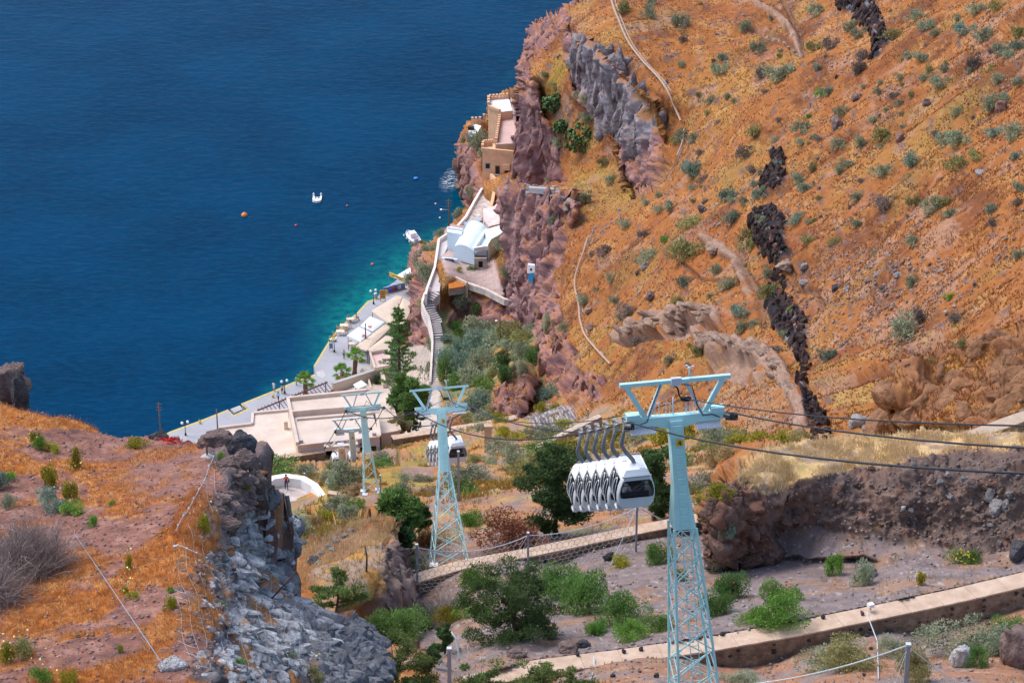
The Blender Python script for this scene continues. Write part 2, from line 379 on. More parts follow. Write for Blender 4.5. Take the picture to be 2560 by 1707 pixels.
tan_p = mx([LM([(1560,850),(1640,800),(1740,780),(1790,790)], 18, 6, 14), LM([(1750,840),(1800,850),(1900,870),(1950,930),(1990,1000),(2000,1080)], 20, 6, 18),
  PM([(1750,840),(1900,850),(1930,920),(1900,960),(1770,930)], 10, 14), LM([(1880,0),(1960,60),(2000,130)], 8, 5, 14), LM([(1760,600),(1850,650),(1870,720)], 10, 5, 14)])
shoul = PM([(2205,1078),(2228,980),(2250,930),(2340,885),(2500,850),(2600,820),(2760,790),(2760,1060),(2500,1050),(2440,1080)], 6, 12)
bank = PM([(1758,1400),(1768,1300),(1790,1225),(1840,1190),(1900,1210),(1960,1225),(2040,1195),(2160,1180),(2300,1150),(2440,1120),(2760,1110),(2760,1395),(2400,1370),(2260,1360),(2150,1330),(2000,1310),(1935,1330),(1925,1400)], 8, 14)
knob = PM([(1758,1400),(1768,1300),(1790,1225),(1840,1190),(1895,1210),(1925,1400)], 8, 10)
btop = PM([(1830,1200),(1900,1140),(1985,1108),(2120,1088),(2300,1074),(2430,1078),(2600,1062),(2760,1050),(2760,1110),(2440,1122),(2300,1148),(2160,1180),(2040,1195),(1960,1225),(1900,1235)], 8, 14)
low1 = PM([(1000,1900),(1000,1736),(1180,1690),(1340,1651),(1560,1623),(1780,1591),(2000,1552),(2196,1512),(2400,1469),(2560,1431),(2760,1385),(2760,2000),(1000,2000)], 3, 0)
terr = PM([(1030,1500),(1034,1462),(1155,1425),(1325,1395),(1580,1340),(1766,1303),(1770,1380),(1935,1320),(2000,1290),(2150,1310),(2400,1350),(2760,1380),(2760,1470),(2000,1620),(1300,1740),(1100,1720),(1050,1600)], 8, 4)
terr2 = PM([(930,1420),(1000,1300),(1080,1245),(1330,1200),(1640,1180),(1800,1140),(1780,1230),(1750,1300),(1400,1370),(1040,1460)], 8, 10)
knolc = PM([(950,1380),(1005,1350),(1030,1440),(1045,1500),(1055,1600),(1000,1620),(960,1600),(945,1480)], 6, 10)
knolr = PM([(760,1420),(960,1340),(950,1500),(850,1520)], 14, 18)
valley = PM([(300,1160),(600,1160),(1000,1130),(1250,1040),(1400,1040),(1500,1010),(1700,1060),(2000,1080),(1800,1150),(1640,1180),(1330,1210),(1080,1260),(900,1300),(640,1380),(300,1500)], 8, 8)
holl = PM([(1080,760),(1200,800),(1340,820),(1330,900),(1240,960),(1235,1050),(1180,1060),(1090,1000)], 8, 10)
lowq = PM([(300,1160),(1110,1095),(1100,960),(1070,860),(990,860),(980,760),(1020,700),(700,900),(300,1100)], 8, 6)
yard = PM([(1110,560),(1215,560),(1232,640),(1245,690),(1262,740),(1200,735),(1165,705),(1118,690),(1100,640)], 4, 3)
grass_t = PM([(1345,210),(1380,140),(1410,150),(1430,220),(1490,300),(1540,350),(1565,440),(1590,490),(1500,500),(1420,470),(1400,400),(1360,290)], 10, 14)
scree_w = mx([PM([(1310,1050),(1380,1020),(1440,1025),(1420,1060),(1340,1075)], 6, 10)])
# ------------------------------------------------------------- relief
amp_r = np.clip(rock_p+shoul*.8+tan_p*.5, 0, 1)
d = 1.5*fbm(X/20, 3, 9)+1.0*(ridged(X*np.array([1/34., 1/9., 1/34.]), 3, 13)-.3)+.45*fbm(X/7, 4, 11)+.16*fbm(X/1.3, 3, 15)
cl = X*np.array([1, 1, .28])            # vertical fluting on the cliffs
blk = fbm(cl/np.array([3.2, 3.2, 3.6]), 2, 27); blk = np.round(blk*5)/5*1.2
rr = 2.2*ridged(cl/4.2, 5, 21)+1.0*fbm(X/1.8, 3, 25)+blk-.6
d = d*(1-amp_r)+amp_r*rr
nearf = np.clip(mx([terr, terr2, low1*1.0, bank, btop, knolc, knolr]), 0, 1)
d = d*(1-nearf)+nearf*(.12*fbm(X/2.5, 4, 31)+.05*fbm(X/.45, 3, 35))
caves = mx([PM([(1660,812),(1700,790),(1775,792),(1785,815),(1700,842),(1650,850)], 6, 8), PM([(1758,880),(1860,868),(1900,912),(1860,952),(1770,945)], 8, 10), PM([(1545,862),(1640,828),(1660,850),(1590,872)], 6, 8)])
gul = mx([LM([(1840,600),(1870,680),(1900,740),(1905,800)], 7, 5, 16), LM([(1700,640),(1750,690),(1850,700)], 5, 4, 16), LM([(1950,-20),(1985,60),(2010,135)], 6, 4, 14), LM([(1880,70),(1950,95),(1990,130)], 5, 4, 14), LM([(1960,620),(1990,700),(2040,760)], 5, 5, 26)])
d = d+dikes*(.4+.6*ridged(X/2.4, 4, 41)+.3*fbm(X/.8, 2, 43))+tan_p*(.4+.7*ridged(X/2.6, 4, 45))-caves*2.6-gul*.9
d = d+bank*(.85*ridged(X/1.9, 5, 51)+.25*fbm(X/.5, 3, 55)-.2)+knob*(.7*ridged(X/1.2, 3, 58)-.2)
d = d+knolc*(.5*ridged(X*np.array([1, 1, .35])/1.1, 4, 61))+shoul*.3*fbm(X/1.2, 3, 65)
flat = np.clip(mx([yard, lowq]), 0, 1); d = d*(1-flat)
d = np.where(ms > .5, 0, d)
X = X+N*d[:, None]
N = grid_normals(X, NV, NU)
# ------------------------------------------------------------- albedo
def lerp(a, b, t): return a*(1-t[:, None])+np.asarray(b)*t[:, None]
def C(*c): return np.array(c, float)
n1 = fbm(X/9, 4, 71); n2_ = fbm(X/2.2, 4, 75); n3 = fbm(X/.7, 3, 79); n4 = fbm(X/18, 3, 83)
col = np.tile(C(.325, .125, .04), (len(X), 1))
col = lerp(col, C(.425, .205, .078), sm(-.1, .4, n2_+.3*n3))
col = lerp(col, C(.175, .066, .03), sm(.05, .45, -n1-.4*n3))
col = lerp(col, C(.36, .22, .06), .35*sm(.25, .6, n4+.4*n2_))            # yellower grass
col = lerp(col, C(.36, .215, .15), .65*sm(.15, .45, fbm(X/5, 4, 87)+.25*n3))   # bare soil
col = lerp(col, C(.15, .10, .09), .85*sm(.27, .45, fbm(X/1.6, 3, 91)))   # stones
col = lerp(col, C(.29, .19, .06), .4*sm(.1, .45, fbm(X/11+31, 3, 93)+.3*n2_))
col = lerp(col, C(.28, .09, .033), .4*sm(.1, .4, fbm(X/13+77, 3, 94)))
low_ol = PM([(1450,830),(1700,760),(1900,900),(2100,860),(2300,800),(2500,820),(2300,1000),(2000,1080),(1700,1080),(1500,960)], 60, 60)
col = lerp(col, C(.36, .235, .06), low_ol*.6*sm(-.1, .35, n2_+.4*n1))
right_soil = PM([(2060,560),(2330,640),(2420,760),(2300,840),(2080,880),(2010,800),(2030,700)], 60, 50)
col = lerp(col, C(.34, .21, .16), right_soil*.55*sm(-.2, .3, n2_))
soil2 = PM([(1780,950),(1960,950),(2000,1060),(1900,1100),(1780,1050)], 40, 30)
col = lerp(col, C(.33, .19, .13), soil2*.75*sm(-.3, .2, n2_))
col = lerp(col, C(.30, .215, .05), grass_t*sm(-.1, .4, n1+.3*n2_)*.75)
vcol = lerp(np.tile(C(.43, .20, .075), (len(X), 1)), C(.32, .21, .165), sm(-.05, .25, fbm(X/3.5, 4, 95)))
vcol = lerp(vcol, C(.36, .28, .07), .7*sm(.15, .45, fbm(X/6, 3, 99)))
vcol = lerp(vcol, C(.17, .18, .06), .6*sm(.15, .4, fbm(X/2.4, 3, 103)))
col = lerp(col, vcol, valley)
t2 = lerp(np.tile(C(.40, .20, .105), (len(X), 1)), C(.27, .19, .17), sm(-.15, .25, fbm(X/2.8, 4, 107)))
t2 = lerp(t2, C(.40, .33, .12), .6*sm(.15, .45, fbm(X/1.5, 3, 109))); col = lerp(col, t2, terr2)
gr = lerp(np.tile(C(.235, .185, .18), (len(X), 1)), C(.30, .185, .13), sm(.0, .35, fbm(X/2.4, 4, 111)))
gr = lerp(gr, C(.16, .125, .12), .6*sm(.1, .35, fbm(X/.8, 3, 115))); gr = lerp(gr, C(.42, .39, .37), .7*sm(.38, .55, fbm(X/.35, 2, 117)))
col = lerp(col, gr, terr)
lw = lerp(np.tile(C(.33, .17, .105), (len(X), 1)), C(.24, .185, .175), sm(-.1, .3, fbm(X/1.8, 4, 121)))
lw = lerp(lw, C(.50, .33, .22), .55*sm(.25, .5, fbm(X/.5, 3, 125))); col = lerp(col, lw, low1)
rk = lerp(np.tile(C(.37, .20, .195), (len(X), 1)), C(.24, .13, .135), sm(-.1, .4, n2_))
rk = lerp(rk, C(.38, .19, .145), .8*sm(.12, .4, fbm(X/3, 4, 131))); rk = lerp(rk, C(.30, .21, .20), .5*sm(.15, .4, fbm(cl/1.4, 3, 135)))
rk = lerp(rk, C(.13, .07, .075), .75*sm(.1, .32, fbm(X*np.array([1.1, 1.1, .22]), 4, 137))); rk = lerp(rk, lerp(np.tile(C(.30, .285, .31), (len(X), 1)), C(.16, .15, .17), sm(-.1, .3, n2_)), grey_p*.85)
grassy = sm(.62, .82, N[:, 2]+.12*n2_)
col = lerp(col, lerp(rk, C(.36, .15, .05), grassy*.75), rock_p)
col = lerp(col, C(.34, .22, .165), np.maximum(tan_p, caves)*sm(-.3, .1, n2_+.25)); col = lerp(col, C(.22, .13, .09), gul*.8)
col = lerp(col, lerp(np.tile(C(.32, .15, .075), (len(X), 1)), C(.40, .20, .06), sm(0, .4, n2_)), shoul)
dk = lerp(np.tile(C(.028, .028, .034), (len(X), 1)), C(.20, .06, .03), .9*sm(.18, .4, fbm(X/1.1, 4, 141))); dk = lerp(dk, C(.30, .28, .29), .7*sm(.36, .5, fbm(X/.9, 3, 145)))
col = lerp(col, dk, dikes)
bk = lerp(np.tile(C(.155, .11, .095), (len(X), 1)), C(.23, .145, .11), sm(-.1, .3, fbm(X/2.2, 4, 151)))
bk = lerp(bk, C(.23, .12, .085), .7*sm(.15, .4, fbm(X/1.5, 4, 153)))
bk = lerp(bk, C(.17, .088, .065), knob); col = lerp(col, bk, bank)
bt = lerp(np.tile(C(.56, .38, .19), (len(X), 1)), C(.34, .24, .17), sm(-.05, .3, fbm(X/1.1, 4, 155))); bt = lerp(bt, C(.50, .36, .12), .6*sm(.1, .4, fbm(X/2.5, 3, 157))); col = lerp(col, bt, btop)
kc = lerp(np.tile(C(.29, .20, .16), (len(X), 1)), C(.15, .11, .105), sm(-.1, .3, fbm(X*np.array([1.6, 1.6, .4]), 4, 161))); col = lerp(col, kc, knolc)
kn = lerp(np.tile(C(.33, .23, .17), (len(X), 1)), C(.42, .22, .07), sm(-.1, .2, fbm(X/1.3, 4, 165))); col = lerp(col, kn, knolr)
col = lerp(col, lerp(np.tile(C(.17, .19, .09), (len(X), 1)), C(.38, .21, .07), sm(.0, .3, fbm(X/3, 3, 171))), holl*(1-rock_p))
col = lerp(col, C(.50, .42, .36), lowq*(1-rock_p)); col = lerp(col, C(.46, .34, .31), yard)
col = lerp(col, lerp(np.tile(C(.42, .38, .38), (len(X), 1)), C(.12, .10, .11), sm(-.1, .15, fbm(X/.8, 3, 175))), scree_w)
col = np.clip(col, .01, .9)
GX = X.reshape(NV, NU, 3); GN = N.reshape(NV, NU, 3)
ii = np.arange((NV-1)*NU).reshape(NV-1, NU)[:, :-1].ravel()
faces = np.stack([ii, ii+NU, ii+NU+1, ii+1], 1)
deep = (X[:, 2] < -2.2); keep = ~(deep[faces].all(1)); faces = faces[keep]
TM = terrain_mat("hillside_ground", 1.1, .4, .32)
hill = link("hillside", mesh_np("hillside", X, faces, TM, False, col), kind="structure")
def ground(u, v, dz=0):
    fu = (u-gu[0])/GS; fv = (v-gv[0])/GS
    i = int(min(max(fv, 0), NV-1.01)); j = int(min(max(fu, 0), NU-1.01)); a = fu-j; b = fv-i
    p = GX[i, j]*(1-a)*(1-b)+GX[i, j+1]*a*(1-b)+GX[i+1, j]*(1-a)*b+GX[i+1, j+1]*a*b
    return Vector((p[0], p[1], p[2]+dz))
def gdist(u, v):
    p = ground(u, v); return p.y*CP-(p.z-CAMZ)*SP

# ------------------------------------------------------------- near bluff on the left
LS = 3
lu = np.arange(-150, 985, LS); lv = np.arange(860, 1806, LS)
LU, LV = [a.ravel() for a in np.meshgrid(lu, lv)]; MU, MV = len(lu), len(lv)
ql = np.stack([LU/60, LV/60, np.zeros(len(LU))], 1); a1 = fbm(ql, 4, 203); a2 = fbm(ql+51, 4, 209)
LP = [(-150,1000,97),(0,1010,96),(100,1035,95),(200,1055,95),(300,1085,94),(450,1105,93),(560,1120,92),(640,1150,91),(0,1200,89),(200,1200,89),(400,1200,88),(560,1200,87),
 (0,1400,81),(200,1400,80),(400,1400,79),(0,1600,74),(200,1600,73),(400,1600,72.5),(0,1800,68),(400,1800,67.5),(500,1300,82),(500,1420,78),(480,1560,73.5),(520,1700,69.5),
 (640,1200,90.5),(690,1250,95),(560,1280,85.5),(620,1320,91),(680,1330,97),(720,1360,101),(600,1400,86),(660,1420,92),(560,1500,78),(640,1500,84),(700,1470,92),(620,1600,77),(700,1580,83),(760,1530,90),(830,1560,92),
 (900,1560,95),(950,1600,95),(760,1640,81),(850,1700,82),(940,1700,88),(700,1750,75),(600,1780,71),(930,1800,82)]
LPOLY = [(-300,1000),(-150,985),(0,1008),(60,1030),(130,1045),(200,1052),(260,1078),(300,1088),(380,1082),(440,1095),(480,1100),(540,1098),(640,1112),(655,1135),(640,1165),(660,1195),(700,1232),(708,1265),(725,1310),(718,1370),(706,1400),(735,1450),(750,1505),(790,1510),(830,1535),(880,1545),(930,1568),(948,1620),(955,1700),(960,1850),(-300,1850)]
LD = rbf(LP)(LU, LV)
lin = sm(-3, 3, pdist(LU+a1*7, LV+a2*7, LPOLY))
# beyond its edge the bluff drops away: a steep flank facing the sea and the gully
edge = np.clip(-pdist(LU+a1*7, LV+a2*7, LPOLY), 0, None)
LD = LD+np.where(lin < .5, np.minimum(edge*.55, 60), 0)
Xl = unproject(LU, LV, LD); Xl[:, 2] -= np.where(lin < .5, np.minimum(edge*1.1, 60), 0)
Nl = grid_normals(Xl, MV, MU)
k = dict(soft_=0) if False else dict(U=LU, V=LV, a=a1, b=a2)
lrock = mx([PM([(500,1120),(640,1110),(660,1135),(650,1180),(700,1230),(640,1270),(560,1230),(540,1180)], 6, 14, **k),
  PM([(520,1240),(700,1225),(735,1320),(720,1380),(700,1410),(760,1500),(950,1560),(965,1850),(560,1850),(600,1740),(470,1690),(520,1620),(570,1540),(520,1440),(540,1360),(500,1290)], 6, 22, **k)])
lgrey = PM([(560,1330),(620,1270),(710,1240),(735,1320),(720,1390),(700,1420),(770,1500),(830,1530),(840,1600),(700,1700),(520,1707),(540,1600),(580,1500),(540,1440)], 14, 28, **k)
ldark = mx([PM([(690,1240),(712,1250),(735,1310),(722,1385),(690,1420),(660,1400),(690,1330)], 6, 8, **k), PM([(800,1560),(900,1545),(965,1570),(970,1850),(850,1850),(790,1700)], 10, 10, **k)])
lbush = PM([(440,1440),(560,1460),(530,1530),(440,1500)], 12, 16, **k)
strat = Xl*np.array([.55, .55, 2.6])+Xl[:, :1]*np.array([0, 0, .6])
dl = (1-lrock)*(.22*fbm(Xl/3, 4, 221)+.05*fbm(Xl/.5, 3, 225))+lrock*(.50*ridged(strat/2.4, 4, 231)+.16*np.round(4*fbm(strat/1.1, 2, 233))/2+.10*fbm(Xl/.4, 3, 235)-.2)
dl = dl+ldark*.3*ridged(Xl*np.array([2.2, 2.2, .4]), 3, 241)
dl = np.where(lin < .3, .8*fbm(Xl/3, 4, 221), dl)
Xl = Xl+Nl*dl[:, None]
m1 = fbm(Xl/1.6, 4, 251); m2 = fbm(Xl/.4, 4, 255); m3 = fbm(Xl/4, 3, 259)
lc = np.tile(C(.25, .115, .085), (len(Xl), 1))                                 # red brown cinder
lc = lerp(lc, C(.34, .18, .14), sm(.0, .4, m2)); lc = lerp(lc, C(.13, .075, .07), .8*sm(.15, .45, -m2))
gm = sm(-.10, .18, m1+.5*m3+.22*m2+.14*(PM([(-200,1000),(300,1085),(480,1250),(520,1330),(500,1450),(420,1560),(300,1600),(-200,1300)], 40, 30, **k)-.5))
lc = lerp(lc, lerp(np.tile(C(.46, .155, .03), (len(Xl), 1)), C(.60, .28, .09), sm(-.1, .35, m2)), gm*.92)
og = PM([(470,1210),(520,1230),(560,1330),(540,1380),(480,1390),(430,1340),(440,1290)], 14, 16, **k); lc = lerp(lc, C(.50, .135, .02), og*.9)
pin = PM([(300,1090),(480,1100),(520,1180),(470,1290),(330,1250),(250,1150)], 40, 30, **k); lc = lerp(lc, C(.27, .14, .115), pin*.45)
lr = lerp(np.tile(C(.20, .15, .145), (len(Xl), 1)), C(.105, .085, .085), sm(-.05, .35, fbm(strat/1.0, 4, 261)))
lr = lerp(lr, C(.27, .165, .13), .7*sm(.1, .35, fbm(Xl/1.0, 3, 265)))
lg = lerp(np.tile(C(.20, .195, .205), (len(Xl), 1)), C(.09, .09, .095), sm(-.1, .25, fbm(strat/.8, 5, 271))); lg = lerp(lg, C(.46, .46, .49), .7*sm(.2, .45, fbm(strat/.9, 4, 275)))
lr = lerp(lr, lg, lgrey); lr = lerp(lr, lerp(np.tile(C(.12, .12, .135), (len(Xl), 1)), C(.26, .26, .28), sm(.05, .35, fbm(Xl*np.array([3, 3, .6]), 4, 281))), ldark)
lr = lerp(lr, C(.36, .16, .05), .8*sm(.12, .3, fbm(Xl/.9, 3, 285))*(1-ldark))
lc = lerp(lc, lr, lrock); lc = np.where((lin < .3)[:, None], C(.18, .11, .1), lc)
lc = np.clip(lc, .01, .9)
LX = Xl.reshape(MV, MU, 3)
ii = np.arange((MV-1)*MU).reshape(MV-1, MU)[:, :-1].ravel(); fl = np.stack([ii, ii+MU, ii+MU+1, ii+1], 1)
fl = fl[~((edge > 85)[fl].any(1))]
bluff = link("bluff", mesh_np("bluff", Xl, fl, terrain_mat("bluff_ground", 5.0, .6, .42), False, lc), kind="structure")
def lground(u, v, dz=0):
    fu = (u-lu[0])/LS; fv = (v-lv[0])/LS
    i = int(min(max(fv, 0), MV-1.01)); j = int(min(max(fu, 0), MU-1.01)); a = fu-j; b = fv-i
    p = LX[i, j]*(1-a)*(1-b)+LX[i, j+1]*a*(1-b)+LX[i+1, j]*(1-a)*b+LX[i+1, j+1]*a*b
    return Vector((p[0], p[1], p[2]+dz))

# ------------------------------------------------------------- sea
coast = np.array([PZ(u, v, 0)[:2] for u, v in [(1478,-60),(1405,35),(1303,150),(1224,248),(1150,358),(1139,450),(1162,515),(1108,575),(1030,640),(1012,700),(880,790),(780,925),(600,1010),(430,1085),(330,1130)]])
xs = np.concatenate([[-30000, -6000, -1500, -500], np.linspace(-160, 60, 190), [300, 1500, 6000, 30000]])
ys = np.concatenate([[250, 330], np.linspace(380, 660, 240), [720, 900, 1500, 5000, 40000]])
SX, SY = [a.ravel() for a in np.meshgrid(xs, ys)]
dc = ldist(SX, SY, [tuple(c) for c in coast])
hr = np.array(PZ(900, 720, 0)[:2]); along = np.exp(-(((SX-hr[0])/17)**2+((SY-hr[1])/34)**2))
fo = np.array(PZ(1117, 452, 0)[:2])
sc = np.zeros((len(SX), 3)); s3 = np.stack([SX, SY, SX*0], 1)
sc[:, 0] = np.clip(np.exp(-dc/(1.4+4.6*along))*(.08+.90*along)+.12*fbm(s3/5, 3, 301)*np.exp(-dc/8), 0, 1)   # shallows
sc[:, 1] = np.exp(-(((SX-fo[0]-1.0)/2.2)**2+((SY-fo[1]-.9*(SX-fo[0]))/5.5)**2))                                       # broken water by the rocks
sc[:, 2] = np.exp(-dc/16)
nn = len(xs); ii = np.arange((len(ys)-1)*nn).reshape(len(ys)-1, nn)[:, :-1].ravel()
m = bpy.data.materials.new("sea_water"); m.use_nodes = True; n = m.node_tree.nodes; l = m.node_tree.links
b = n["Principled BSDF"]; b.inputs["Roughness"].default_value = .2; b.inputs["Specular IOR Level"].default_value = .02; b.inputs["IOR"].default_value = 1.33
at = n.new("ShaderNodeAttribute"); at.attribute_name = "Col"; se = n.new("ShaderNodeSeparateColor"); l.new(at.outputs["Color"], se.inputs[0])
ge = n.new("ShaderNodeNewGeometry")
def noise(sc_, det, vec=None, ro=.6):
    t = n.new("ShaderNodeTexNoise"); t.inputs["Scale"].default_value = sc_; t.inputs["Detail"].default_value = det; t.inputs["Roughness"].default_value = ro
    l.new(vec or ge.outputs["Position"], t.inputs["Vector"]); return t.outputs["Fac"]
mp = n.new("ShaderNodeMapping"); mp.inputs["Rotation"].default_value = (0, 0, .35); mp.inputs["Scale"].default_value = (.45, 1.0, 1); l.new(ge.outputs["Position"], mp.inputs["Vector"])
def mixc(fac, a, bb):
    t = n.new("ShaderNodeMix"); t.data_type = 'RGBA'
    l.new(fac, t.inputs[0])
    for i, q in ((6, a), (7, bb)):
        if hasattr(q, 'node'): l.new(q, t.inputs[i])
        else: t.inputs[i].default_value = (*q, 1)
    return t.outputs[2]
def mrange(v, a, b_, c=0, d_=1):
    t = n.new("ShaderNodeMapRange"); l.new(v, t.inputs[0]); t.inputs[1].default_value = a; t.inputs[2].default_value = b_; t.inputs[3].default_value = c; t.inputs[4].default_value = d_; return t.outputs[0]
def mmath(op, a, bb):
    t = n.new("ShaderNodeMath"); t.operation = op
    for i, q in ((0, a), (1, bb)):
        if hasattr(q, 'node'): l.new(q, t.inputs[i])
        else: t.inputs[i].default_value = q
    return t.outputs[0]
deepc = mixc(mrange(noise(.035, 4), .35, .65), (.0, .026, .068), (.0, .038, .096))
rip = mrange(noise(1.1, 4, mp.outputs[0]), .42, .66)
deepc = mixc(mmath('MULTIPLY', rip, .36), deepc, (.001, .062, .148))
shal = mixc(mrange(noise(.5, 5), .35, .62), (.0, .085, .11), (.003, .20, .18))
cc = mixc(mrange(se.outputs[0], .05, .75), deepc, shal)
fn = n.new("ShaderNodeTexVoronoi"); fn.feature = 'DISTANCE_TO_EDGE'; fn.inputs["Scale"].default_value = 1.0; l.new(ge.outputs["Position"], fn.inputs["Vector"])
wn = n.new("ShaderNodeTexNoise"); wn.inputs["Scale"].default_value = .8; wn.inputs["Detail"].default_value = 4; l.new(ge.outputs["Position"], wn.inputs["Vector"])
vm = n.new("ShaderNodeVectorMath"); vm.operation = 'ADD'; l.new(ge.outputs["Position"], vm.inputs[0]); l.new(wn.outputs["Color"], vm.inputs[1]); l.new(vm.outputs[0], fn.inputs["Vector"])
fz = n.new("ShaderNodeTexNoise"); fz.inputs["Scale"].default_value = 1.5; fz.inputs["Detail"].default_value = 7; fz.inputs["Roughness"].default_value = .72; fz.inputs["Distortion"].default_value = 1.6; l.new(mp.outputs[0], fz.inputs["Vector"])
foam = mmath('MULTIPLY', mrange(fz.outputs[0], .50, .60), mrange(se.outputs[1], .25, .9))
cc = mixc(foam, cc, (.75, .8, .82)); l.new(cc, b.inputs["Base Color"])
bp = n.new("ShaderNodeBump"); bp.inputs["Strength"].default_value = .4; bp.inputs["Distance"].default_value = .35
l.new(mmath('ADD', noise(.55, 5, mp.outputs[0]), mmath('MULTIPLY', noise(.09, 3), 1.2)), bp.inputs["Height"]); l.new(bp.outputs[0], b.inputs["Normal"])
link("sea", mesh_np("sea", np.stack([SX, SY, SX*0], 1), np.stack([ii, ii+1, ii+nn+1, ii+nn], 1), m, True, sc), kind="structure")
# ================================================================== VILLAGE AND QUAY
CREAM = mat("cream_plaster", (.60, .49, .395), .9, .12, .6, .15, 6)
CREAM2 = mat("pale_cream_roof", (.62, .50, .41), .9, .14, .35, .1, 5, col2=(.70, .585, .50))
WHITE = mat("white_limewash", (.80, .80, .80), .85, .06, .8, .12, 5)
BLUEW = mat("bluish_limewash", (.66, .77, .84), .85, .05, .8, .1, 5)
OCHRE = mat("ochre_plaster", (.74, .45, .27), .9, .16, .7, .2, 6)
PINKR = mat("pink_screed", (.62, .44, .41), .95, .12, .5, .2, 5)
GREYC = mat("grey_concrete", (.42, .40, .39), .9, .14, .6, .25, 6)
TANC = mat("tan_concrete", (.50, .36, .25), .95, .2, 1.2, .5, 9)
RUST = mat("rusted_steel", (.13, .055, .045), .8, .25, 4)
WOOD = mat("weathered_pole_wood", (.16, .10, .075), .9, .25, 5, .3)
DARK = mat("dark_opening_shade", (.02, .022, .028), .6, .2, 3)  # near black: the shade inside openings is put into this colour
YEL = mat("yellow_edge_paint", (.62, .46, .06), .8, .2, 2)
BLACKM = mat("black_painted_metal", (.02, .02, .022), .5, .2, 3)
GLOBE = mat("white_lamp_globe", (.85, .85, .83), .3, .03, 2)
STONE = mat("rubble_stone", (.36, .29, .25), .95, .3, 1.5, .7, 6)
def part(mb, name, m, root, **k):
    L = root.matrix_basis.translation if root else Vector((0, 0, 0))
    L = Vector(root.location)
    mb.v = [(v[0]-L.x, v[1]-L.y, v[2]-L.z) for v in mb.v]
    return mb.build(name, m, root, **k)
def part2(mb, name, m, p1, root, **k):
    """sub-part: p1 sits at the root's origin"""
    L = Vector(root.location); mb.v = [(v[0]-L.x, v[1]-L.y, v[2]-L.z) for v in mb.v]
    return mb.build(name, m, p1, **k)
def thing(name, loc, label, cat, group=None): return empty(name, loc, 0, label, cat, group)
def pz(pts, z): return [PZ(u, v, z) for u, v in pts]
def ztop(vb, zb, vt):
    D = Dz(vb, zb); yb = (CV-vb)/F; y = D*(CP+yb*SP); yt = (CV-vt)/F; D2 = y/(CP+yt*SP); return CAMZ+D2*(-SP+yt*CP)
def ribbon(mb, pts, wd, h, z0=None):
    """a low wall along world points; pts are the top centre line"""
    n = len(pts); L = []; R = []
    for i, p in enumerate(pts):
        d = (pts[min(i+1, n-1)]-pts[max(i-1, 0)]); d.z = 0; d.normalize(); s = Vector((-d.y, d.x, 0))*wd/2
        L.append(p+s); R.append(p-s)
    vs = []; fs = []
    for i in range(n):
        zb = (z0 if z0 is not None else pts[i].z-h)
        vs += [L[i], R[i], Vector((R[i].x, R[i].y, zb)), Vector((L[i].x, L[i].y, zb))]
    for i in range(n-1):
        a = i*4; b = a+4
        fs += [(a, b, b+1, a+1), (a+1, b+1, b+2, a+2), (a+2, b+2, b+3, a+3), (a+3, b+3, b, a)]
    fs += [(0, 1, 2, 3), (4*n-1, 4*n-2, 4*n-3, 4*n-4)]
    return mb.add(vs, fs)
def densify(pts, step):
    out = []
    for a, b in zip(pts[:-1], pts[1:]):
        k = max(1, int((b-a).length/step)); out += [a.lerp(b, i/k) for i in range(k)]
    return out+[pts[-1]]
# ---------------------------------------------------------------- quay
ZQ = 1.45
edge_px = [(330,1128),(425,1078),(507,1048),(570,1023),(584,1037),(621,1020),(604,1008),(686,975),(732,955),(789,934),(784,914),(808,874),(825,847),(840,828),(867,801),(890,784),(905,767),(919,752),(942,745),(957,724),(984,706),(1026,674)]
QUAYM = mat("quay_concrete", (.36, .36, .385), .92, .16, .18, .2, 4, col2=(.43, .43, .46))
poly = pz(edge_px+[(1050,720),(1020,800),(1070,860),(1085,960),(980,1010),(800,1010),(640,1100),(380,1125)], ZQ)
q = MB().prism(poly, -1.5, ZQ).build("quay", QUAYM, kind="structure")
ep = [PZ(u, v+2.5, ZQ+.012) for u, v in edge_px[:10]]
mb = MB(); ribbon(mb, ep, .32, .03); mb.build("edge_marking", YEL, q)
mb = MB(); ribbon(mb, [PZ(u+3, v+1, ZQ+.012) for u, v in edge_px[10:19]], .25, .03); mb.build("edge_marking", YEL, q)
mb = MB(); mb.prism(pz([(586,1031),(606,1023),(600,1013),(576,1022)], ZQ+.01), ZQ-.4, ZQ+.012); mb.build("boat_step", GREYC, q)
mb = MB(); mb.prism(pz([(790,930),(806,925),(815,938),(806,945),(796,940)], ZQ+.01), ZQ, ZQ+.012); mb.build("pale_patch", mat("pale_quay_patch", (.5, .46, .45), .9), q)
def pole(name, u, v, z, hpx, label, cat, m=WOOD, r=.13, group=None, extra=None):
    b = PZ(u, v, z) if z is not None else ground(u, v, -.3)
    D = b.y*CP-(b.z-CAMZ)*SP; h = hpx*D/F/.885
    t = thing(name, b, label, cat, group)
    part(MB().tube([b, b+Vector((0, 0, h))], [r, r*.7], 8), "shaft", m, t)
    if extra: extra(t, b, h)
    return t
def insul(t, b, h):
    for k in range(3):
        part(MB().bar(b+Vector((-.45, 0, h-.3-.5*k)), b+Vector((.45, 0, h-.3-.5*k)), .08), "crossarm", WOOD, t)
def lampx(t, b, h):
    insul(t, b, h); p = b+Vector((0, 0, h*.62)); q2 = p+Vector((-1.3, -.2, .15))
    a = part(MB().tube([p, q2], .05, 6), "lamp_arm", GREYC, t); part2(MB().lathe(q2, [(.02, -.1), (.2, -.08), (.26, .02), (.12, .12), (.02, .13)], 10), "lamp_head", GLOBE, a, t)
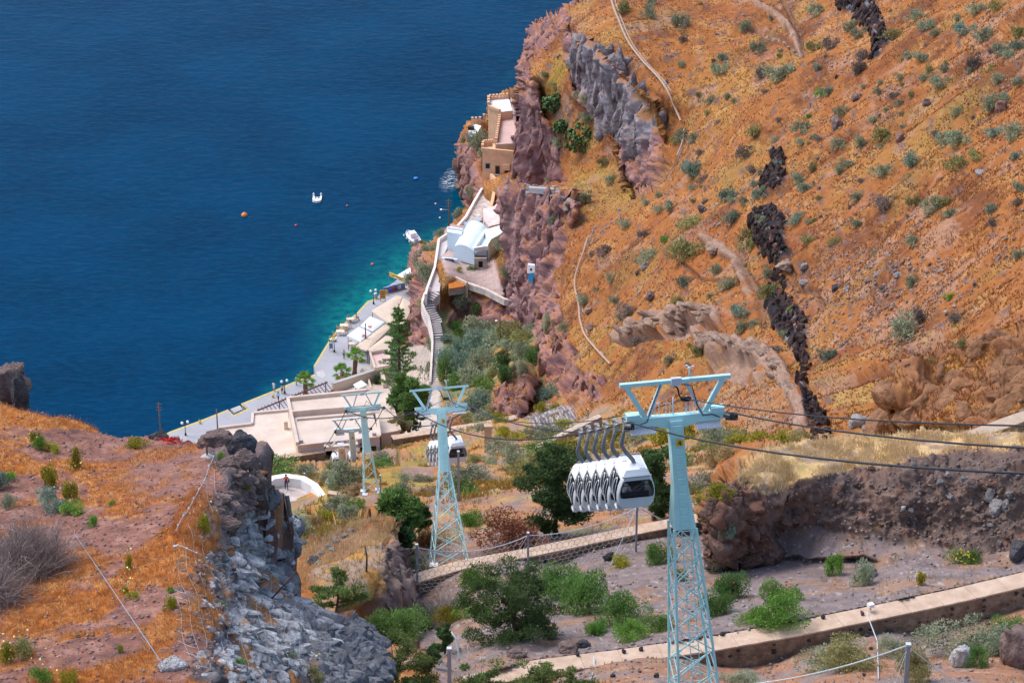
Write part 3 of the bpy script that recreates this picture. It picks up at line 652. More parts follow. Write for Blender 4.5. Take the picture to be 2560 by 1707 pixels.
def lampc(t, b, h):
    p = b+Vector((0, 0, h*.8)); a = part(MB().tube([p, p+Vector((-.5, -.1, .1))], .05, 6), "lamp_arm", GREYC, t)
    part2(MB().lathe(p+Vector((-.55, -.1, .12)), [(.02, -.1), (.2, -.08), (.26, .02), (.12, .12), (.02, .13)], 10), "lamp_head", GLOBE, a, t)
pole("utility_pole", 1122.5, 567, 13.5, 66, "tall wooden utility pole with street lamp beside the white blue chapel", "pole", extra=lampx)
pole("utility_pole", 915, 881, 1.5, 73, "brown wooden pole rising through the cream quay awnings", "pole")
pole("utility_pole", 1253, 872, None, 84, "brown wooden pole among the green bushes of the hollow", "pole", extra=lampc)
pole("utility_pole", 402, 1092, 1.4, 86, "wooden pole at water edge behind the boulders of the bluff", "pole", extra=insul)
pole("utility_pole", 545, 1092, 1.4, 70, "short brown wooden pole left of the station roofs", "pole")
def lamp(u, v, hpx, label):
    b = PZ(u, v, ZQ); D = Dz(v, ZQ); h = hpx*D/F/.885; t = thing("street_lamp", b, label, "street lamp", "double globe lamps along the quay")
    part(MB().lathe(b, [(.16, 0), (.16, .35), (.07, .45), (.05, h-.5)], 8), "post", BLACKM, t)
    for s in (-1, 1):
        c = b+Vector((.42*s, .2*s, h-.25))
        a = part(MB().tube([b+Vector((0, 0, h-.6)), b+Vector((.3*s, .15*s, h-.75)), c-Vector((0, 0, .2))], .035, 6), "arm", BLACKM, t)
        part2(MB().lathe(c, [(.02, -.24), (.16, -.19), (.25, 0), (.17, .18), (.02, .25)], 12), "globe", GLOBE, a, t)
lamp(934, 760, 36, "double globe street lamp beside the orange notice board"); lamp(836, 880, 36, "double globe street lamp beside the blue poster board")
lamp(712, 983, 34, "double globe street lamp behind the people near the pergola"); lamp(464, 1088, 36, "double globe street lamp at the left end of the quay")
# ---------------------------------------------------------------- pergola
A = PZ(643, 1026, 4.3); B = PZ(819, 955, 4.3); off = PZ(835, 975, 4.3)-B
t = thing("pergola", PZ(760, 1000, ZQ), "rust brown open steel pergola frame along the quay promenade", "pergola")
part(MB().bar(A, B, .14, .2), "beam", RUST, t); part(MB().bar(A+off, B+off, .14, .2), "beam", RUST, t)
for k in range(21):
    p = A.lerp(B, (k+.4)/21.0); e = off.normalized()*.35
    part(MB().bar(p-e+Vector((0, 0, .14)), p+off+e+Vector((0, 0, .14)), .09, .1), "rafter", RUST, t)
for k in (.03, .31, .65, .97):
    for o_ in (Vector((0, 0, 0)), off):
        p = A.lerp(B, k)+o_; part(MB().bar(p-Vector((0, 0, .1)), (p.x, p.y, ZQ), .15, .15, (0, 1, 0)), "post", RUST, t)
# ---------------------------------------------------------------- cable car station
t = thing("cable_car_station", PZ(850, 1140, 26.6), "long cream lower cable car station with stepped flat roofs and dark bays", "building")
def block(px_, z1, z0): return MB().prism(pz(px_, z1), z0, z1)
# left wing
part(block([(632,1030),(721,1022),(742,1128),(660,1148),(560,1160),(520,1120),(548,1067),(630,1057)], 27.4, 0), "roof_wing", CREAM2, t)
for a_, b_ in (((632,1030),(720,1022)), ((632,1030),(630,1057)), ((630,1057),(548,1067)), ((660,1147),(741,1127))):
    mb = MB(); ribbon(mb, [PZ(*a_, 27.75), PZ(*b_, 27.75)], .35, .4); part(mb, "parapet", CREAM2, t)
part(MB().box(PZ(715, 1062, 28.0), (.5, .5, 1.2)), "chimney", CREAM, t)
# right wing
part(block([(915,982),(966,984),(982,1018),(1000,1075),(953,1084),(940,1040)], 28.2, 0), "roof_wing", CREAM2, t)
mb = MB(); ribbon(mb, pz([(966,984),(982,1018),(1000,1074)], 28.5), .35, .35); part(mb, "parapet", CREAM2, t)
# hall: back roof, step, front roof
zr = 30.0
FL, FR = PZ(744, 1113, zr), PZ(949, 1091, zr)
BL, BR = PZ(720, 1001, zr), PZ(916, 981, zr)
z0 = 26.4
part(MB().prism([FL, FR, BR, BL], zr-.45, zr), "roof", CREAM2, t)
inl = lambda p, q_, f: p.lerp(q_, f)
back = MB(); back.prism([BL, BR, BR+Vector((0, -.4, 0)), BL+Vector((0, -.4, 0))], 0, zr-.46); part(back, "back_wall", CREAM, t)
for s, (p, q_) in enumerate(((FL, BL), (FR, BR))):
    dx = Vector((.4 if s == 0 else -.4, 0, 0)); part(MB().prism([p, q_, q_+dx, p+dx], 0, zr-.46), "side_wall", CREAM, t)
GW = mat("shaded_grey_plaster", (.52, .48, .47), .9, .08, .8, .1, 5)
def fw(f0, f1, za, zb, nm):
    a_, b_ = FL.lerp(FR, f0), FL.lerp(FR, f1); n_ = Vector((0, .4, 0)); part(MB().prism([a_, b_, b_+n_, a_+n_], za, zb), nm, GW, t)
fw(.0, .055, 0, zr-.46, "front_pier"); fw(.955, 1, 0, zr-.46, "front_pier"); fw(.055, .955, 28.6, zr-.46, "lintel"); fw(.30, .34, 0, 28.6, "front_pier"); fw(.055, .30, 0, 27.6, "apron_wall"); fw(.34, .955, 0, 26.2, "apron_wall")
part(MB().prism([FL+Vector((.4, .4, 0)), FR+Vector((-.4, .4, 0)), BR+Vector((-.4, -.4, 0)), BL+Vector((.4, -.4, 0))], 25.6, 26.1), "floor", GREYC, t)
part(MB().prism([FL+Vector((.4, 4.4, 0)), FR+Vector((-.4, 4.4, 0)), FR+Vector((-.4, 4.6, 0)), FL+Vector((.4, 4.6, 0))], 26.1, 29.5), "inner_wall", DARK, t)  # coloured near black so the bays behind the front read as shade
for pts, hh in (([BL, BR], .55), ([BL, FL], .5), ([PZ(731, 1040, zr), PZ(944, 1022, zr)], .85), ([PZ(742, 1050, zr), PZ(946, 1033, zr)], .3), ([FL, FR], .12), ([FR, PZ(942, 1035, zr)], .2)):
    mb = MB(); ribbon(mb, [p+Vector((0, 0, hh)) for p in pts], .42, hh+.05); part(mb, "parapet", CREAM2, t)
for u, v in ((753, 1103), (936, 1085)):
    p = PZ(u, v, zr+.3); part(MB().box(p, (.55, .35, .45)), "floodlight", GREYC, t)
# ---------------------------------------------------------------- walls and kiosk behind it
t = thing("terrace_wall", PZ(890, 965, ZQ), "long cream plastered terrace wall beside the pergola", "wall")
a_, b_, c_ = PZ(832, 987, 2.0), PZ(953, 948, 2.0), PZ(963, 985, 2.0)
mb = MB(); ribbon(mb, [Vector((p.x, p.y, 4.1)) for p in (a_, b_)], .5, 4.5); part(mb, "wall_panel", CREAM, t)
mb = MB(); ribbon(mb, [Vector((p.x, p.y, 4.2)) for p in (a_, b_)], .7, .12); part(mb, "coping", GREYC, t)
mb = MB(); ribbon(mb, [Vector((p.x, p.y, 4.0)) for p in (b_, c_)], .6, 4.5); part(mb, "wall_panel", CREAM, t)
mb = MB(); ribbon(mb, [Vector((p.x, p.y, 3.2)) for p in (PZ(920, 957, 2), PZ(928, 985, 2))], .3, 3.5); part(mb, "wall_panel", CREAM, t)
t = thing("kiosk", PZ(900, 985, ZQ), "small white kiosk with sloping roof and glazed front", "kiosk")
ro = pz([(883,961),(903,950),(918,961),(896,971)], 4.6)
part(MB().prism(ro, 4.45, 4.6), "roof", WHITE, t)
cn = sum((Vector(p) for p in ro), Vector())/4; inn = [cn+(Vector(p)-cn)*.86 for p in ro]
part(MB().prism(inn, ZQ, 4.44), "cabin", WHITE, t)
fa, fb = inn[0], inn[3]; o_ = Vector((-.03, -.03, 0))
part(MB().prism([fa.lerp(fb, .15)+o_, fa.lerp(fb, .85)+o_, fa.lerp(fb, .85)-o_, fa.lerp(fb, .15)-o_], 2.3, 4.0), "window", mat("pane_grey_blue", (.10, .14, .17), .15, .1, 2, spec=.6), t)
# ---------------------------------------------------------------- awnings and parasols
def awning(px_, z, label, m, nm="awning", cat="awning", sag=.25, legs=True):
    cs = pz(px_, z); c = sum((Vector(p) for p in cs), Vector())/len(cs); t = thing(nm, Vector((c.x, c.y, ZQ)), label, cat)
    top = [Vector((p.x, p.y, z)) for p in cs]; n = len(top); N_ = 6
    vs = []; fs = []
    for i in range(n):
        for k in range(N_):
            p = c.lerp(top[i], (k+1)/N_); vs.append(Vector((p.x, p.y, z+sag*(1-((k+1)/N_)**1.6)*(1 if sag > 0 else 1))))
    ci = len(vs); vs.append(Vector((c.x, c.y, z+sag)))
    for i in range(n):
        j = (i+1) % n; fs.append((ci, i*N_, j*N_))
        for k in range(N_-1): fs.append((i*N_+k, i*N_+k+1, j*N_+k+1, j*N_+k))
    b0 = len(vs); vs += [v-Vector((0, 0, .06)) for v in vs]; fs += [tuple(b0+i for i in f[::-1]) for f in fs]
    for i in range(n):
        j = (i+1) % n; a1_, a2_ = i*N_+N_-1, j*N_+N_-1; fs.append((a1_, b0+a1_, b0+a2_, a2_))
    part(MB().add(vs, fs), "canopy", m, t)
    for i in range(n):
        j = (i+1) % n; a1_, b1_ = top[i], top[j]
        part(MB().bar(a1_-Vector((0, 0, .16)), b1_-Vector((0, 0, .16)), .05, .2), "valance", m, t)
        if legs: p = c.lerp(top[i], .94); part(MB().bar((p.x, p.y, ZQ), (p.x, p.y, z-.1), .09, .09, (0, 1, 0)), "leg", RUST, t)
    return t
AWN = mat("cream_canvas", (.60, .49, .385), .95, .07, .7, .1, 4); AWW = mat("white_canvas", (.80, .84, .86), .95, .05, .8, .1, 4)
awning([(928,777),(992,738),(1006,742),(978,811)], 4.7, "large cream canvas awning next to the orange notice board", AWN)
awning([(1007,744),(1026,756),(1024,782),(1010,812),(980,811)], 4.9, "cream canvas awning tucked against the rock behind the pine", AWN)
w1_ = awning([(901,814),(926,791),(962,805),(933,827)], 4.3, "white square parasol with red mark, further from the pole", AWW, "parasol", "parasol", .5)
w2_ = awning([(868,838),(897,817),(929,832),(902,853)], 4.2, "white square parasol with red mark, nearer the palms", AWW, "parasol", "parasol", .5)
REDM = mat("red_canvas_mark", (.55, .05, .08), .9)
for w_, u, v, z in ((w1_, 924, 816, 4.62), (w2_, 910, 838, 4.52)):
    p = PZ(u, v, z); mk = MB()
    mk.bar(p+Vector((-.35, -.35, 0)), p+Vector((.35, .35, .02)), .16, .02); mk.bar(p+Vector((-.35, .35, .01)), p+Vector((.35, -.35, .03)), .16, .02)
    part(mk, "red_cross_mark", REDM, w_)
awning([(886,868),(965,808),(981,815),(917,876)], 4.0, "narrow cream canvas awning running behind the brown pole", AWN)
awning([(920,873),(975,831),(983,846),(971,869),(926,877)], 4.2, "cream canvas awning left of the tall pine trunk", AWN)
t = thing("roof_terrace_house", PZ(945, 920, ZQ), "low house with pink roof terrace and white parapets behind the palms", "house")
rp_ = [(925,879),(972,870),(974,911),(938,918)]
part(MB().prism(pz(rp_, 4.6), ZQ, 4.6), "walls", CREAM, t)
part(MB().prism([PZ(u, v, 4.6) for u, v in rp_], 4.6, 4.63), "terrace_floor", PINKR, t)
for a_, b_ in ((0, 1), (1, 2), (2, 3), (3, 0)):
    mb = MB(); ribbon(mb, [PZ(*rp_[a_], 5.2), PZ(*rp_[b_], 5.2)], .3, .6); part(mb, "parapet", CREAM2, t)
part(MB().prism(pz([(901,925),(906,920),(921,938),(916,943)], 2.6), ZQ, 2.6), "side_wall", CREAM, t)
# ---------------------------------------------------------------- stalls, boards, tables
BLU = mat("blue_painted_board", (.05, .17, .48), .6, .45, 2.2, col2=(.35, .5, .75)); ORA = mat("orange_board", (.62, .30, .07), .7, .2, 2); YELS = mat("yellow_sign", (.72, .47, .06), .7, .12, 1.5)
LET = mat("dark_sign_lettering", (.25, .10, .04), .8)
t = thing("souvenir_stall", PZ(990, 716, ZQ), "blue souvenir stall with yellow sign and white awning by the water", "stall")
a_, b_ = PZ(957, 735, ZQ), PZ(1010, 722, ZQ)
part(MB().prism([a_, b_, b_+Vector((.2, .4, 0)), a_+Vector((.2, .4, 0))], ZQ, ZQ+1.15), "counter_wall", BLU, t)
c_, d_ = PZ(973, 690, 4.3), PZ(1010, 706, 4.3)
sg = part(MB().ext([c_, d_, d_+Vector((0, .0, .75)), c_+Vector((0, 0, .75))], (.05, .12, 0)), "sign", YELS, t)
for k in range(9):
    f0 = .24+.075*k; p = c_.lerp(d_, f0)+Vector((-.02, -.05, .28)); q2 = c_.lerp(d_, f0+.045)+Vector((-.02, -.05, .28))
    part2(MB().ext([p, q2, q2+Vector((0, 0, .24)), p+Vector((0, 0, .24))], (-.01, -.02, 0)), "sign_letter", LET, sg, t)
part(MB().ext(pz([(984,694),(1026,669),(1028,684),(1010,703)], 4.5), (0, 0, .08)), "awning", AWW, t)
for u, v in ((972, 712), (986, 705), (1012, 720), (1004, 700)):
    p = PZ(u, v, ZQ); part(MB().bar(p, p+Vector((0, 0, 2.9)), .08, .08, (0, 1, 0)), "post", BLU, t)
for k, (u, v, c) in enumerate(((966, 728, (.6, .4, .05)), (975, 724, (.05, .1, .5)), (982, 721, (.5, .05, .05)), (990, 719, (.1, .1, .12)), (998, 716, (.6, .6, .6)))):
    p = PZ(u, v, ZQ+.6)+Vector((0, -.3, 0)); part(MB().box(p, (.6, .12, .7)), "hanging_goods", mat("stall_goods_%d" % k, c, .8), t)
def board(u, v, w_, h_, m, label, nm="notice_board"):
    p = PZ(u, v, ZQ); t = thing(nm, p, label, "notice board")
    part(MB().box(p+Vector((0, 0, .45+h_/2)), (w_, .08, h_)), "panel", m, t)
    for s in (-1, 1): part(MB().bar(p+Vector((s*w_*.42, .06, 0)), p+Vector((s*w_*.42, .06, .5+h_)), .06, .06, (0, 1, 0)), "leg", WOOD, t)
    for k in range(4): part(MB().box(p+Vector((0, -.05, .45+h_*(.25+.18*k))), (w_*(.8-.15*(k % 2)), .01, h_*.07)), "print_line", LET, t)
board(957, 753, 1.0, 1.7, ORA, "orange notice board with printed lines beside the blue stall")
board(828, 877, .6, 1.0, BLU, "small blue poster board beside the yellow bench")
p = PZ(953, 747, ZQ)+Vector((-1.0, .2, 0)); t = thing("litter_barrel", p, "dark grey litter barrel beside the orange notice board", "barrel")
part(MB().lathe(p, [(.26, 0), (.31, .1), (.31, .85), (.27, .95)], 12), "drum", GREYC, t); part(MB().lathe(p, [(.3, .951), (.3, 1.0)], 12), "rim", BLUEW, t)
p = PZ(831, 853, ZQ); t = thing("quay_bench", p, "yellow slatted bench near the quay edge", "bench")
for k in range(3): part(MB().box(p+Vector((0, -.15+.15*k, .45)), (1.2, .12, .05)), "seat_slat", YEL, t)
for k in range(2): part(MB().box(p+Vector((0, .26, .65+.18*k)), (1.2, .04, .12)), "back_slat", YEL, t)
for s in (-1, 1): part(MB().box(p+Vector((.5*s, .05, .21)), (.08, .5, .42)), "leg", BLACKM, t)
TBL = mat("cream_table_top", (.74, .60, .44), .8, .1, 3); CHR = mat("wooden_chair", (.42, .23, .10), .8, .2, 4)
def table(u, v, s, label, n_ch=4):
    p = PZ(u, v, ZQ); t = thing("cafe_table", p, label, "table", "tables on the quay")
    part(MB().box(p+Vector((0, 0, .74)), (1.25*s, .85*s, .05)), "table_top", TBL, t)
    for sx in (-1, 1):
        for sy in (-1, 1): part(MB().bar(p+Vector((.55*sx*s, .36*sy*s, 0)), p+Vector((.55*sx*s, .36*sy*s, .72)), .05, .05, (0, 1, 0)), "leg", CHR, t)
    for k in range(n_ch):
        a = math.pi/2*k+.3; c = p+Vector((math.cos(a)*1.0*s, math.sin(a)*.85*s, 0)); ch = thing("cafe_chair", c, "wooden cafe chair drawn up to a cream quay table", "chair", "chairs at the quay tables")
        part(MB().box(c+Vector((0, 0, .44)), (.4, .4, .05)), "seat", CHR, ch)
        d_ = Vector((math.cos(a), math.sin(a), 0)); e_ = Vector((-d_.y, d_.x, 0))
        part(MB().bar(c+d_*.19-e_*.2+Vector((0, 0, .78)), c+d_*.19+e_*.2+Vector((0, 0, .78)), .04, .2), "backrest", CHR, ch)
        for sx in (-1, 1):
            for sy in (-1, 1):
                q2 = c+d_*.17*sx+e_*.17*sy; part(MB().bar(q2, q2+Vector((0, 0, .68 if sx > 0 else .42)), .04, .04, (0, 1, 0)), "leg", CHR, ch)
table(860, 822, 1.1, "cream cafe table at the quay edge, middle of three"); table(851, 837, 1.1, "cream cafe table at the quay edge, nearest the palms", 3)
table(876, 806, 1.0, "cream cafe table at the quay edge beside the red chair", 2); table(880, 868, .9, "cream cafe table under the edge of the narrow awning", 2)
p = PZ(873, 803, ZQ); t = thing("red_chair", p, "red plastic armchair at the quay edge table", "chair")
RED = mat("red_plastic", (.6, .08, .06), .5)
part(MB().box(p+Vector((0, 0, .44)), (.5, .5, .06)), "seat", RED, t); part(MB().box(p+Vector((-.23, 0, .75)), (.06, .5, .6)), "backrest", RED, t)
for sx in (-1, 1):
    part(MB().box(p+Vector((0, .24*sx, .62)), (.44, .05, .05)), "armrest", RED, t)
    for sy in (-1, 1): part(MB().bar(p+Vector((.2*sx, .2*sy, 0)), p+Vector((.2*sx, .2*sy, .42)), .05, .05, (0, 1, 0)), "leg", RED, t)
p = PZ(682, 993, ZQ); t = thing("bollard", p, "yellow mooring bollard near the two strolling people", "bollard")
part(MB().lathe(p, [(.22, 0), (.2, .1), (.13, .3), (.2, .42), (.2, .5), (.05, .54)], 10), "post", YEL, t)
p = PZ(500, 1058, ZQ); t = thing("bollard", p, "yellow mooring bollard at the left part of the quay edge", "bollard"); part(MB().lathe(p, [(.22, 0), (.2, .1), (.13, .3), (.2, .42), (.2, .5), (.05, .54)], 10), "post", YEL, t)
p = PZ(945, 968, ZQ); t = thing("potted_palm", p, "potted shrub in terracotta pot by the cream wall", "potted plant")
part(MB().lathe(p, [(.35, 0), (.5, .7), (.56, .72), (.56, .85), (.4, .85)], 12), "pot", mat("terracotta", (.45, .17, .09), .9), t); POTPLANT = (t, p)
# ---------------------------------------------------------------- castle-like houses on the rock
def crenel(mb, a, b, n, h=.55, th=.4, fill=.55):
    d = (b-a)/n
    for k in range(n): mb.bar(a+d*(k+.5-fill/2)+Vector((0, 0, h/2)), a+d*(k+.5+fill/2)+Vector((0, 0, h/2)), th, h)
t = thing("fortified_house", PZ(1240, 464, 12), "ochre crenellated house stepping down the rock above the sea", "house")
zN, zL, zF = 20.6, 19.0, 17.9
def wallbox(px_, z1, z0, nm, m, top=None):
    o_ = part(MB().prism(pz(px_, z1), z0, z1), nm, m, t)
    if top: part(MB().prism(pz(px_, z1), z1, z1+.04), "roof_floor", top, t)
wallbox([(1221,250),(1272,246),(1281,277),(1252,281),(1222,270)], zN, 2, "north_block", OCHRE, WHITE)
wallbox([(1252,281),(1288,277),(1288,362),(1240,364)], zL, 2, "long_block", OCHRE, PINKR)
wallbox([(1208,366),(1286,364),(1284,387),(1206,379)], zF, 2, "front_block", OCHRE, CREAM2)
def pw(px_, z, h, nm="parapet", th=.45, m=OCHRE, cren=0):
    mb = MB(); pts = pz(px_, z); ribbon(mb, [p+Vector((0, 0, h)) for p in pts], th, h+.02)
    if cren:
        for a_, b_ in zip(pts[:-1], pts[1:]): crenel(mb, a_+Vector((0, 0, h)), b_+Vector((0, 0, h)), cren, .5, th)
    part(mb, nm, m, t)
pw([(1221,250),(1272,246)], zN, .5, cren=6); pw([(1221,250),(1222,270)], zN, .5, cren=3); pw([(1222,270),(1250,280)], zN, .5, cren=0)
pw([(1252,283),(1240,362)], zL, .7, cren=14); pw([(1287,278),(1288,362)], zL, .4, m=PINKR); pw([(1240,364),(1287,362)], zL-.0, .35, m=PINKR)
pw([(1208,366),(1234,364)], zF, .7, cren=5); pw([(1208,366),(1206,379)], zF, .7, cren=2); pw([(1206,379),(1284,387)], zF, .75, cren=0); pw([(1234,365),(1236,381)], zF, .6)
def on_face(ua, ub, vt, vb, nm, m, depth=.12, zb=None):
    """an opening on the south face of the front block"""
    fa = PZ(1206, 379, zF); fb = PZ(1284, 387, zF); out = []
    for u, v in ((ua, vt), (ub, vt), (ub, vb), (ua, vb)):
        # intersect the view ray with the face's vertical plane
        d = P(u, v, 1.0)-Vector((0, 0, CAMZ)); nrm = Vector((fb.y-fa.y, -(fb.x-fa.x), 0)); s_ = nrm.dot(fa-Vector((0, 0, CAMZ)))/nrm.dot(d)
        out.append(Vector((0, 0, CAMZ))+d*s_)
    nv = Vector((fb.y-fa.y, -(fb.x-fa.x), 0)).normalized()
    if nv.y > 0: nv = -nv
    return part(MB().ext([p-nv*.01 for p in out], nv*depth), nm, m, t)
on_face(1212.5, 1226, 406.5, 423, "window", mat("window_frame_pale", (.5, .42, .36), .8), .05); on_face(1214.2, 1224.5, 408.8, 421, "window_pane", DARK, .08)
on_face(1237.5, 1250, 413.5, 436, "door", mat("door_frame_ochre", (.45, .25, .12), .8), .05); on_face(1239, 1248.8, 415.5, 434.5, "door_leaf", DARK, .09); on_face(1236, 1256, 436, 439.5, "sill", WHITE, .3)
on_face(1258, 1276, 410, 424, "arch_hood", OCHRE, .5); on_face(1260.5, 1273, 425.5, 449, "door", mat("door_frame_ochre", (.45, .25, .12), .8), .05); on_face(1262, 1271.5, 427, 447.5, "door_leaf", DARK, .09)
# north block's small round opening
part(MB().lathe(PZ(1238, 296, 17.5)+Vector((0, -.35, 0)), [(.5, -.05), (.5, .05)], 12, Matrix.Rotation(math.pi/2, 3, 'X')), "porthole", DARK, t)
# buttress towards the cliff
part(MB().prism(pz([(1274,232),(1292,224),(1300,240),(1290,280),(1283,277)], 21.2), 2, 21.2), "cliff_side_wall", PINKR, t)
t = thing("lookout_terrace", PZ(1185, 330, 11), "small white lookout terrace with ochre posts on the sea rock", "terrace")
part(MB().prism(pz([(1172,318),(1190,311),(1203,315),(1195,330),(1186,335),(1171,328)], 13.5), 12.2, 13.5), "floor", WHITE, t)
for u, v in ((1181, 309), (1200, 308), (1210, 301), (1190, 309)):
    p = PZ(u, v, 13.2); part(MB().box(p+Vector((0, 0, .6)), (.45, .45, 1.3)), "post", OCHRE, t)
p = PZ(1178, 324, 13.5); part(MB().prism([p+Vector(q2) for q2 in ((-.6, -.3, 0), (.5, -.5, 0), (.6, .4, 0), (-.5, .5, 0))], 13.5, 14.1), "dark_hatch", BLACKM, t)
t = thing("canopy_roof", PZ(1182, 460, 6), "faded pink sheet canopy leaning on the sea rock below the ochre house", "canopy")
part(MB().ext([PZ(1167, 478, 4.5), PZ(1184, 478, 5.0), PZ(1199, 432, 8.5), PZ(1192, 428, 8.2)], (0, 0, .12)), "roof_sheet", mat("faded_pink_sheet", (.55, .24, .22), .85, .15, 1), t)
# ruins between castle and chapel
def ruin(nm, label, px_, z1, z0, m, cat="wall", th=None):
    c = PZ(*px_[0], z0); tt = thing(nm, c, label, cat)
    if th: mb = MB(); ribbon(mb, pz(px_, z1), th, z1-z0); part(mb, "masonry", m, tt)
    else: part(MB().prism(pz(px_, z1), z0, z1), "masonry", m, tt)
    return tt
ruin("stair_wall", "curved ochre stair wall below the ochre house doors", [(1228,434),(1238,447),(1237,470),(1231,500),(1224,524)], 14.0, 7, OCHRE, th=.55)
ruin("ruin_wall", "thin white wall line climbing left of the ochre stair wall", [(1205,470),(1187,500),(1165,540),(1142,566)], 12.4, 7, WHITE, th=.4)
ruin("white_ruin", "white roofless ruin beside the cliff below the ochre stair wall", [(1208,522),(1236,515),(1250,500),(1262,492),(1264,540),(1248,560),(1222,566),(1210,552)], 14.6, 7, mat("pinkish_white_rubble", (.72, .62, .60), .9, .22, 1.0, .6, 4), "ruin")
ruin("rubble_yard", "cluttered rubble yard between ochre house and chapel", [(1205,478),(1226,470),(1224,520),(1205,545),(1165,560),(1180,520)], 11.8, 5, mat("cluttered_rubble", (.50, .38, .33), .95, .5, 1.2, .8, 3, col2=(.75, .68, .64)), "yard")
ruin("low_shed", "long low blue grey shed roof behind the chapel vault", [(1160,556),(1200,543),(1206,550),(1166,566)], 14.9, 8, mat("blue_grey_sheet", (.38, .45, .52), .8, .2, 2), "shed")
ruin("steps_wall", "short cream wall beside the front door of the ochre house", [(1256,450),(1252,478),(1250,500)], 13.6, 7, CREAM, th=.5)
ruin("stone_paving", "grey paved landing in front of the ochre house doors", [(1240,440),(1258,440),(1256,476),(1240,484)], 12.9, 6, GREYC, "landing")
# ---------------------------------------------------------------- chapel
t = thing("chapel", PZ(1160, 662, 14.6), "white and pale blue barrel vaulted chapel on the cliff path", "chapel")
zf = 14.6
fa, fb = PZ(1134, 648, zf), PZ(1186, 663, zf)                      # foot of the vault's front wall
bk_ = PZ(1204, 588, zf)-PZ(1186, 663, zf)                              # axis of the vault
bk_ = Vector((2.2, 9.4, 0)); e = 1.9; rise = 1.25; n = 14; half = (fb-fa)/2; mid = (fa+fb)/2
arc = [mid-half*math.cos(math.pi*k/n)+Vector((0, 0, e+rise*math.sin(math.pi*k/n))) for k in range(n+1)]
part(MB().ext([fa]+arc+[fb], bk_*.03), "front_wall", BLUEW, t)
vs = [p+bk_*.03 for p in arc]+[p+bk_ for p in arc]; ov = [Vector((0, 0, .02))]
fs = [(k, k+1, n+2+k, n+1+k) for k in range(n)]
part(MB().add(vs, fs, True), "vault_roof", mat("pale_mint_limewash", (.70, .83, .84), .85, .04, .8, .1, 5), t)
part(MB().ext([fa+bk_]+[p+bk_ for p in arc]+[fb+bk_], bk_*.02), "back_wall", BLUEW, t)
for a_ in (fa, fb): part(MB().ext([a_+bk_*.03, a_+bk_, a_+bk_+Vector((0, 0, e)), a_+bk_*.03+Vector((0, 0, e))], half.normalized()*(.15 if a_ is fa else -.15)), "side_wall", BLUEW, t)
part(MB().prism(pz([(1119,568),(1157,573),(1155,586),(1118,580)], 17.6), 13, 17.6), "annex", BLUEW, t)
part(MB().prism(pz([(1120,567),(1158,572),(1157,574),(1119,569)], 17.9), 17.5, 17.95), "annex_parapet", WHITE, t)
ha = [(1187,632),(1217,622),(1222,613),(1212,575),(1206,574)]
part(MB().prism(pz(ha, 16.9), 13, 16.9), "side_house", BLUEW, t)
for a_, b_ in (((1184,619),(1222,613)), ((1186,617),(1216,571))):
    mb = MB(); ribbon(mb, [PZ(*a_, 17.6), PZ(*b_, 17.6)], .4, .8); part(mb, "roof_parapet", WHITE, t)
part(MB().prism(pz([(1190,614),(1196,613),(1219,580),(1213,577)], 16.95), 16.9, 17.0), "roof_gutter", PINKR, t)
part(MB().prism(pz([(1220,612),(1212,575),(1240,566),(1262,560),(1268,570),(1250,586),(1228,598)], 17.9), 12, 17.9), "white_roof_slope", mat("pale_mint_limewash", (.70, .83, .84)), t)
# its grey front with a dark doorway
ga, gb = PZ(1186, 673, zf), PZ(1217, 673, zf)
part(MB().prism([ga, ga.lerp(gb, .33), ga.lerp(gb, .33)+Vector((0, .4, 0)), ga+Vector((0, .4, 0))], zf, 16.6), "front_pier", STONE, t)
part(MB().prism([ga.lerp(gb, .68), gb, gb+Vector((0, .4, 0)), ga.lerp(gb, .68)+Vector((0, .4, 0))], zf, 16.6), "front_pier", STONE, t)
part(MB().prism([ga.lerp(gb, .33), ga.lerp(gb, .68), ga.lerp(gb, .68)+Vector((0, .4, 0)), ga.lerp(gb, .33)+Vector((0, .4, 0))], 16.05, 16.6), "door_lintel", STONE, t)
part(MB().prism([ga+Vector((.1, .8, 0)), gb+Vector((-.1, .8, 0)), gb+Vector((-.1, 1.2, 0)), ga+Vector((.1, 1.2, 0))], zf, 16.6), "doorway_back", DARK, t)
t = thing("yard_wall", PZ(1120, 655, zf), "low white yard wall with dark panel left of the chapel", "wall")
mb = MB(); ribbon(mb, pz([(1105,644),(1143,648)], 15.6), .5, 1.1); part(mb, "wall_body", BLUEW, t)
mb = MB(); part(MB().prism(pz([(1112,645),(1134,647),(1134,650),(1112,648)], 15.66), 14.8, 15.66), "dark_panel", mat("dark_blue_panel", (.05, .07, .11), .5), t)
ruin("yard_wall", "thin tan wall round the orange patch below the chapel yard", [(1122,658),(1121,682),(1168,706)], 14.9, 12, CREAM, th=.35)
ruin("yard_wall", "pale stone wall edging the chapel yard above the cave", [(1168,706),(1215,722),(1240,735),(1262,747),(1310,750),(1333,725)], 14.4, 13.3, mat("pale_wall_stone", (.62, .52, .46), .95, .3, 1.5, .7, 6), th=.6)
ruin("orange_grass_plot", "triangular plot of rust orange grass below the chapel yard", [(1119,684),(1166,708),(1160,716),(1122,722)], 14.45, 14.3, mat("rust_orange_grass", (.45, .15, .03), 1, .4, 3, 1, 10), "plot")
ruin("plot_wall", "rough stone wall holding up the orange grass plot", [(1119,684),(1166,708),(1160,716),(1122,722)], 14.29, 13.0, STONE)
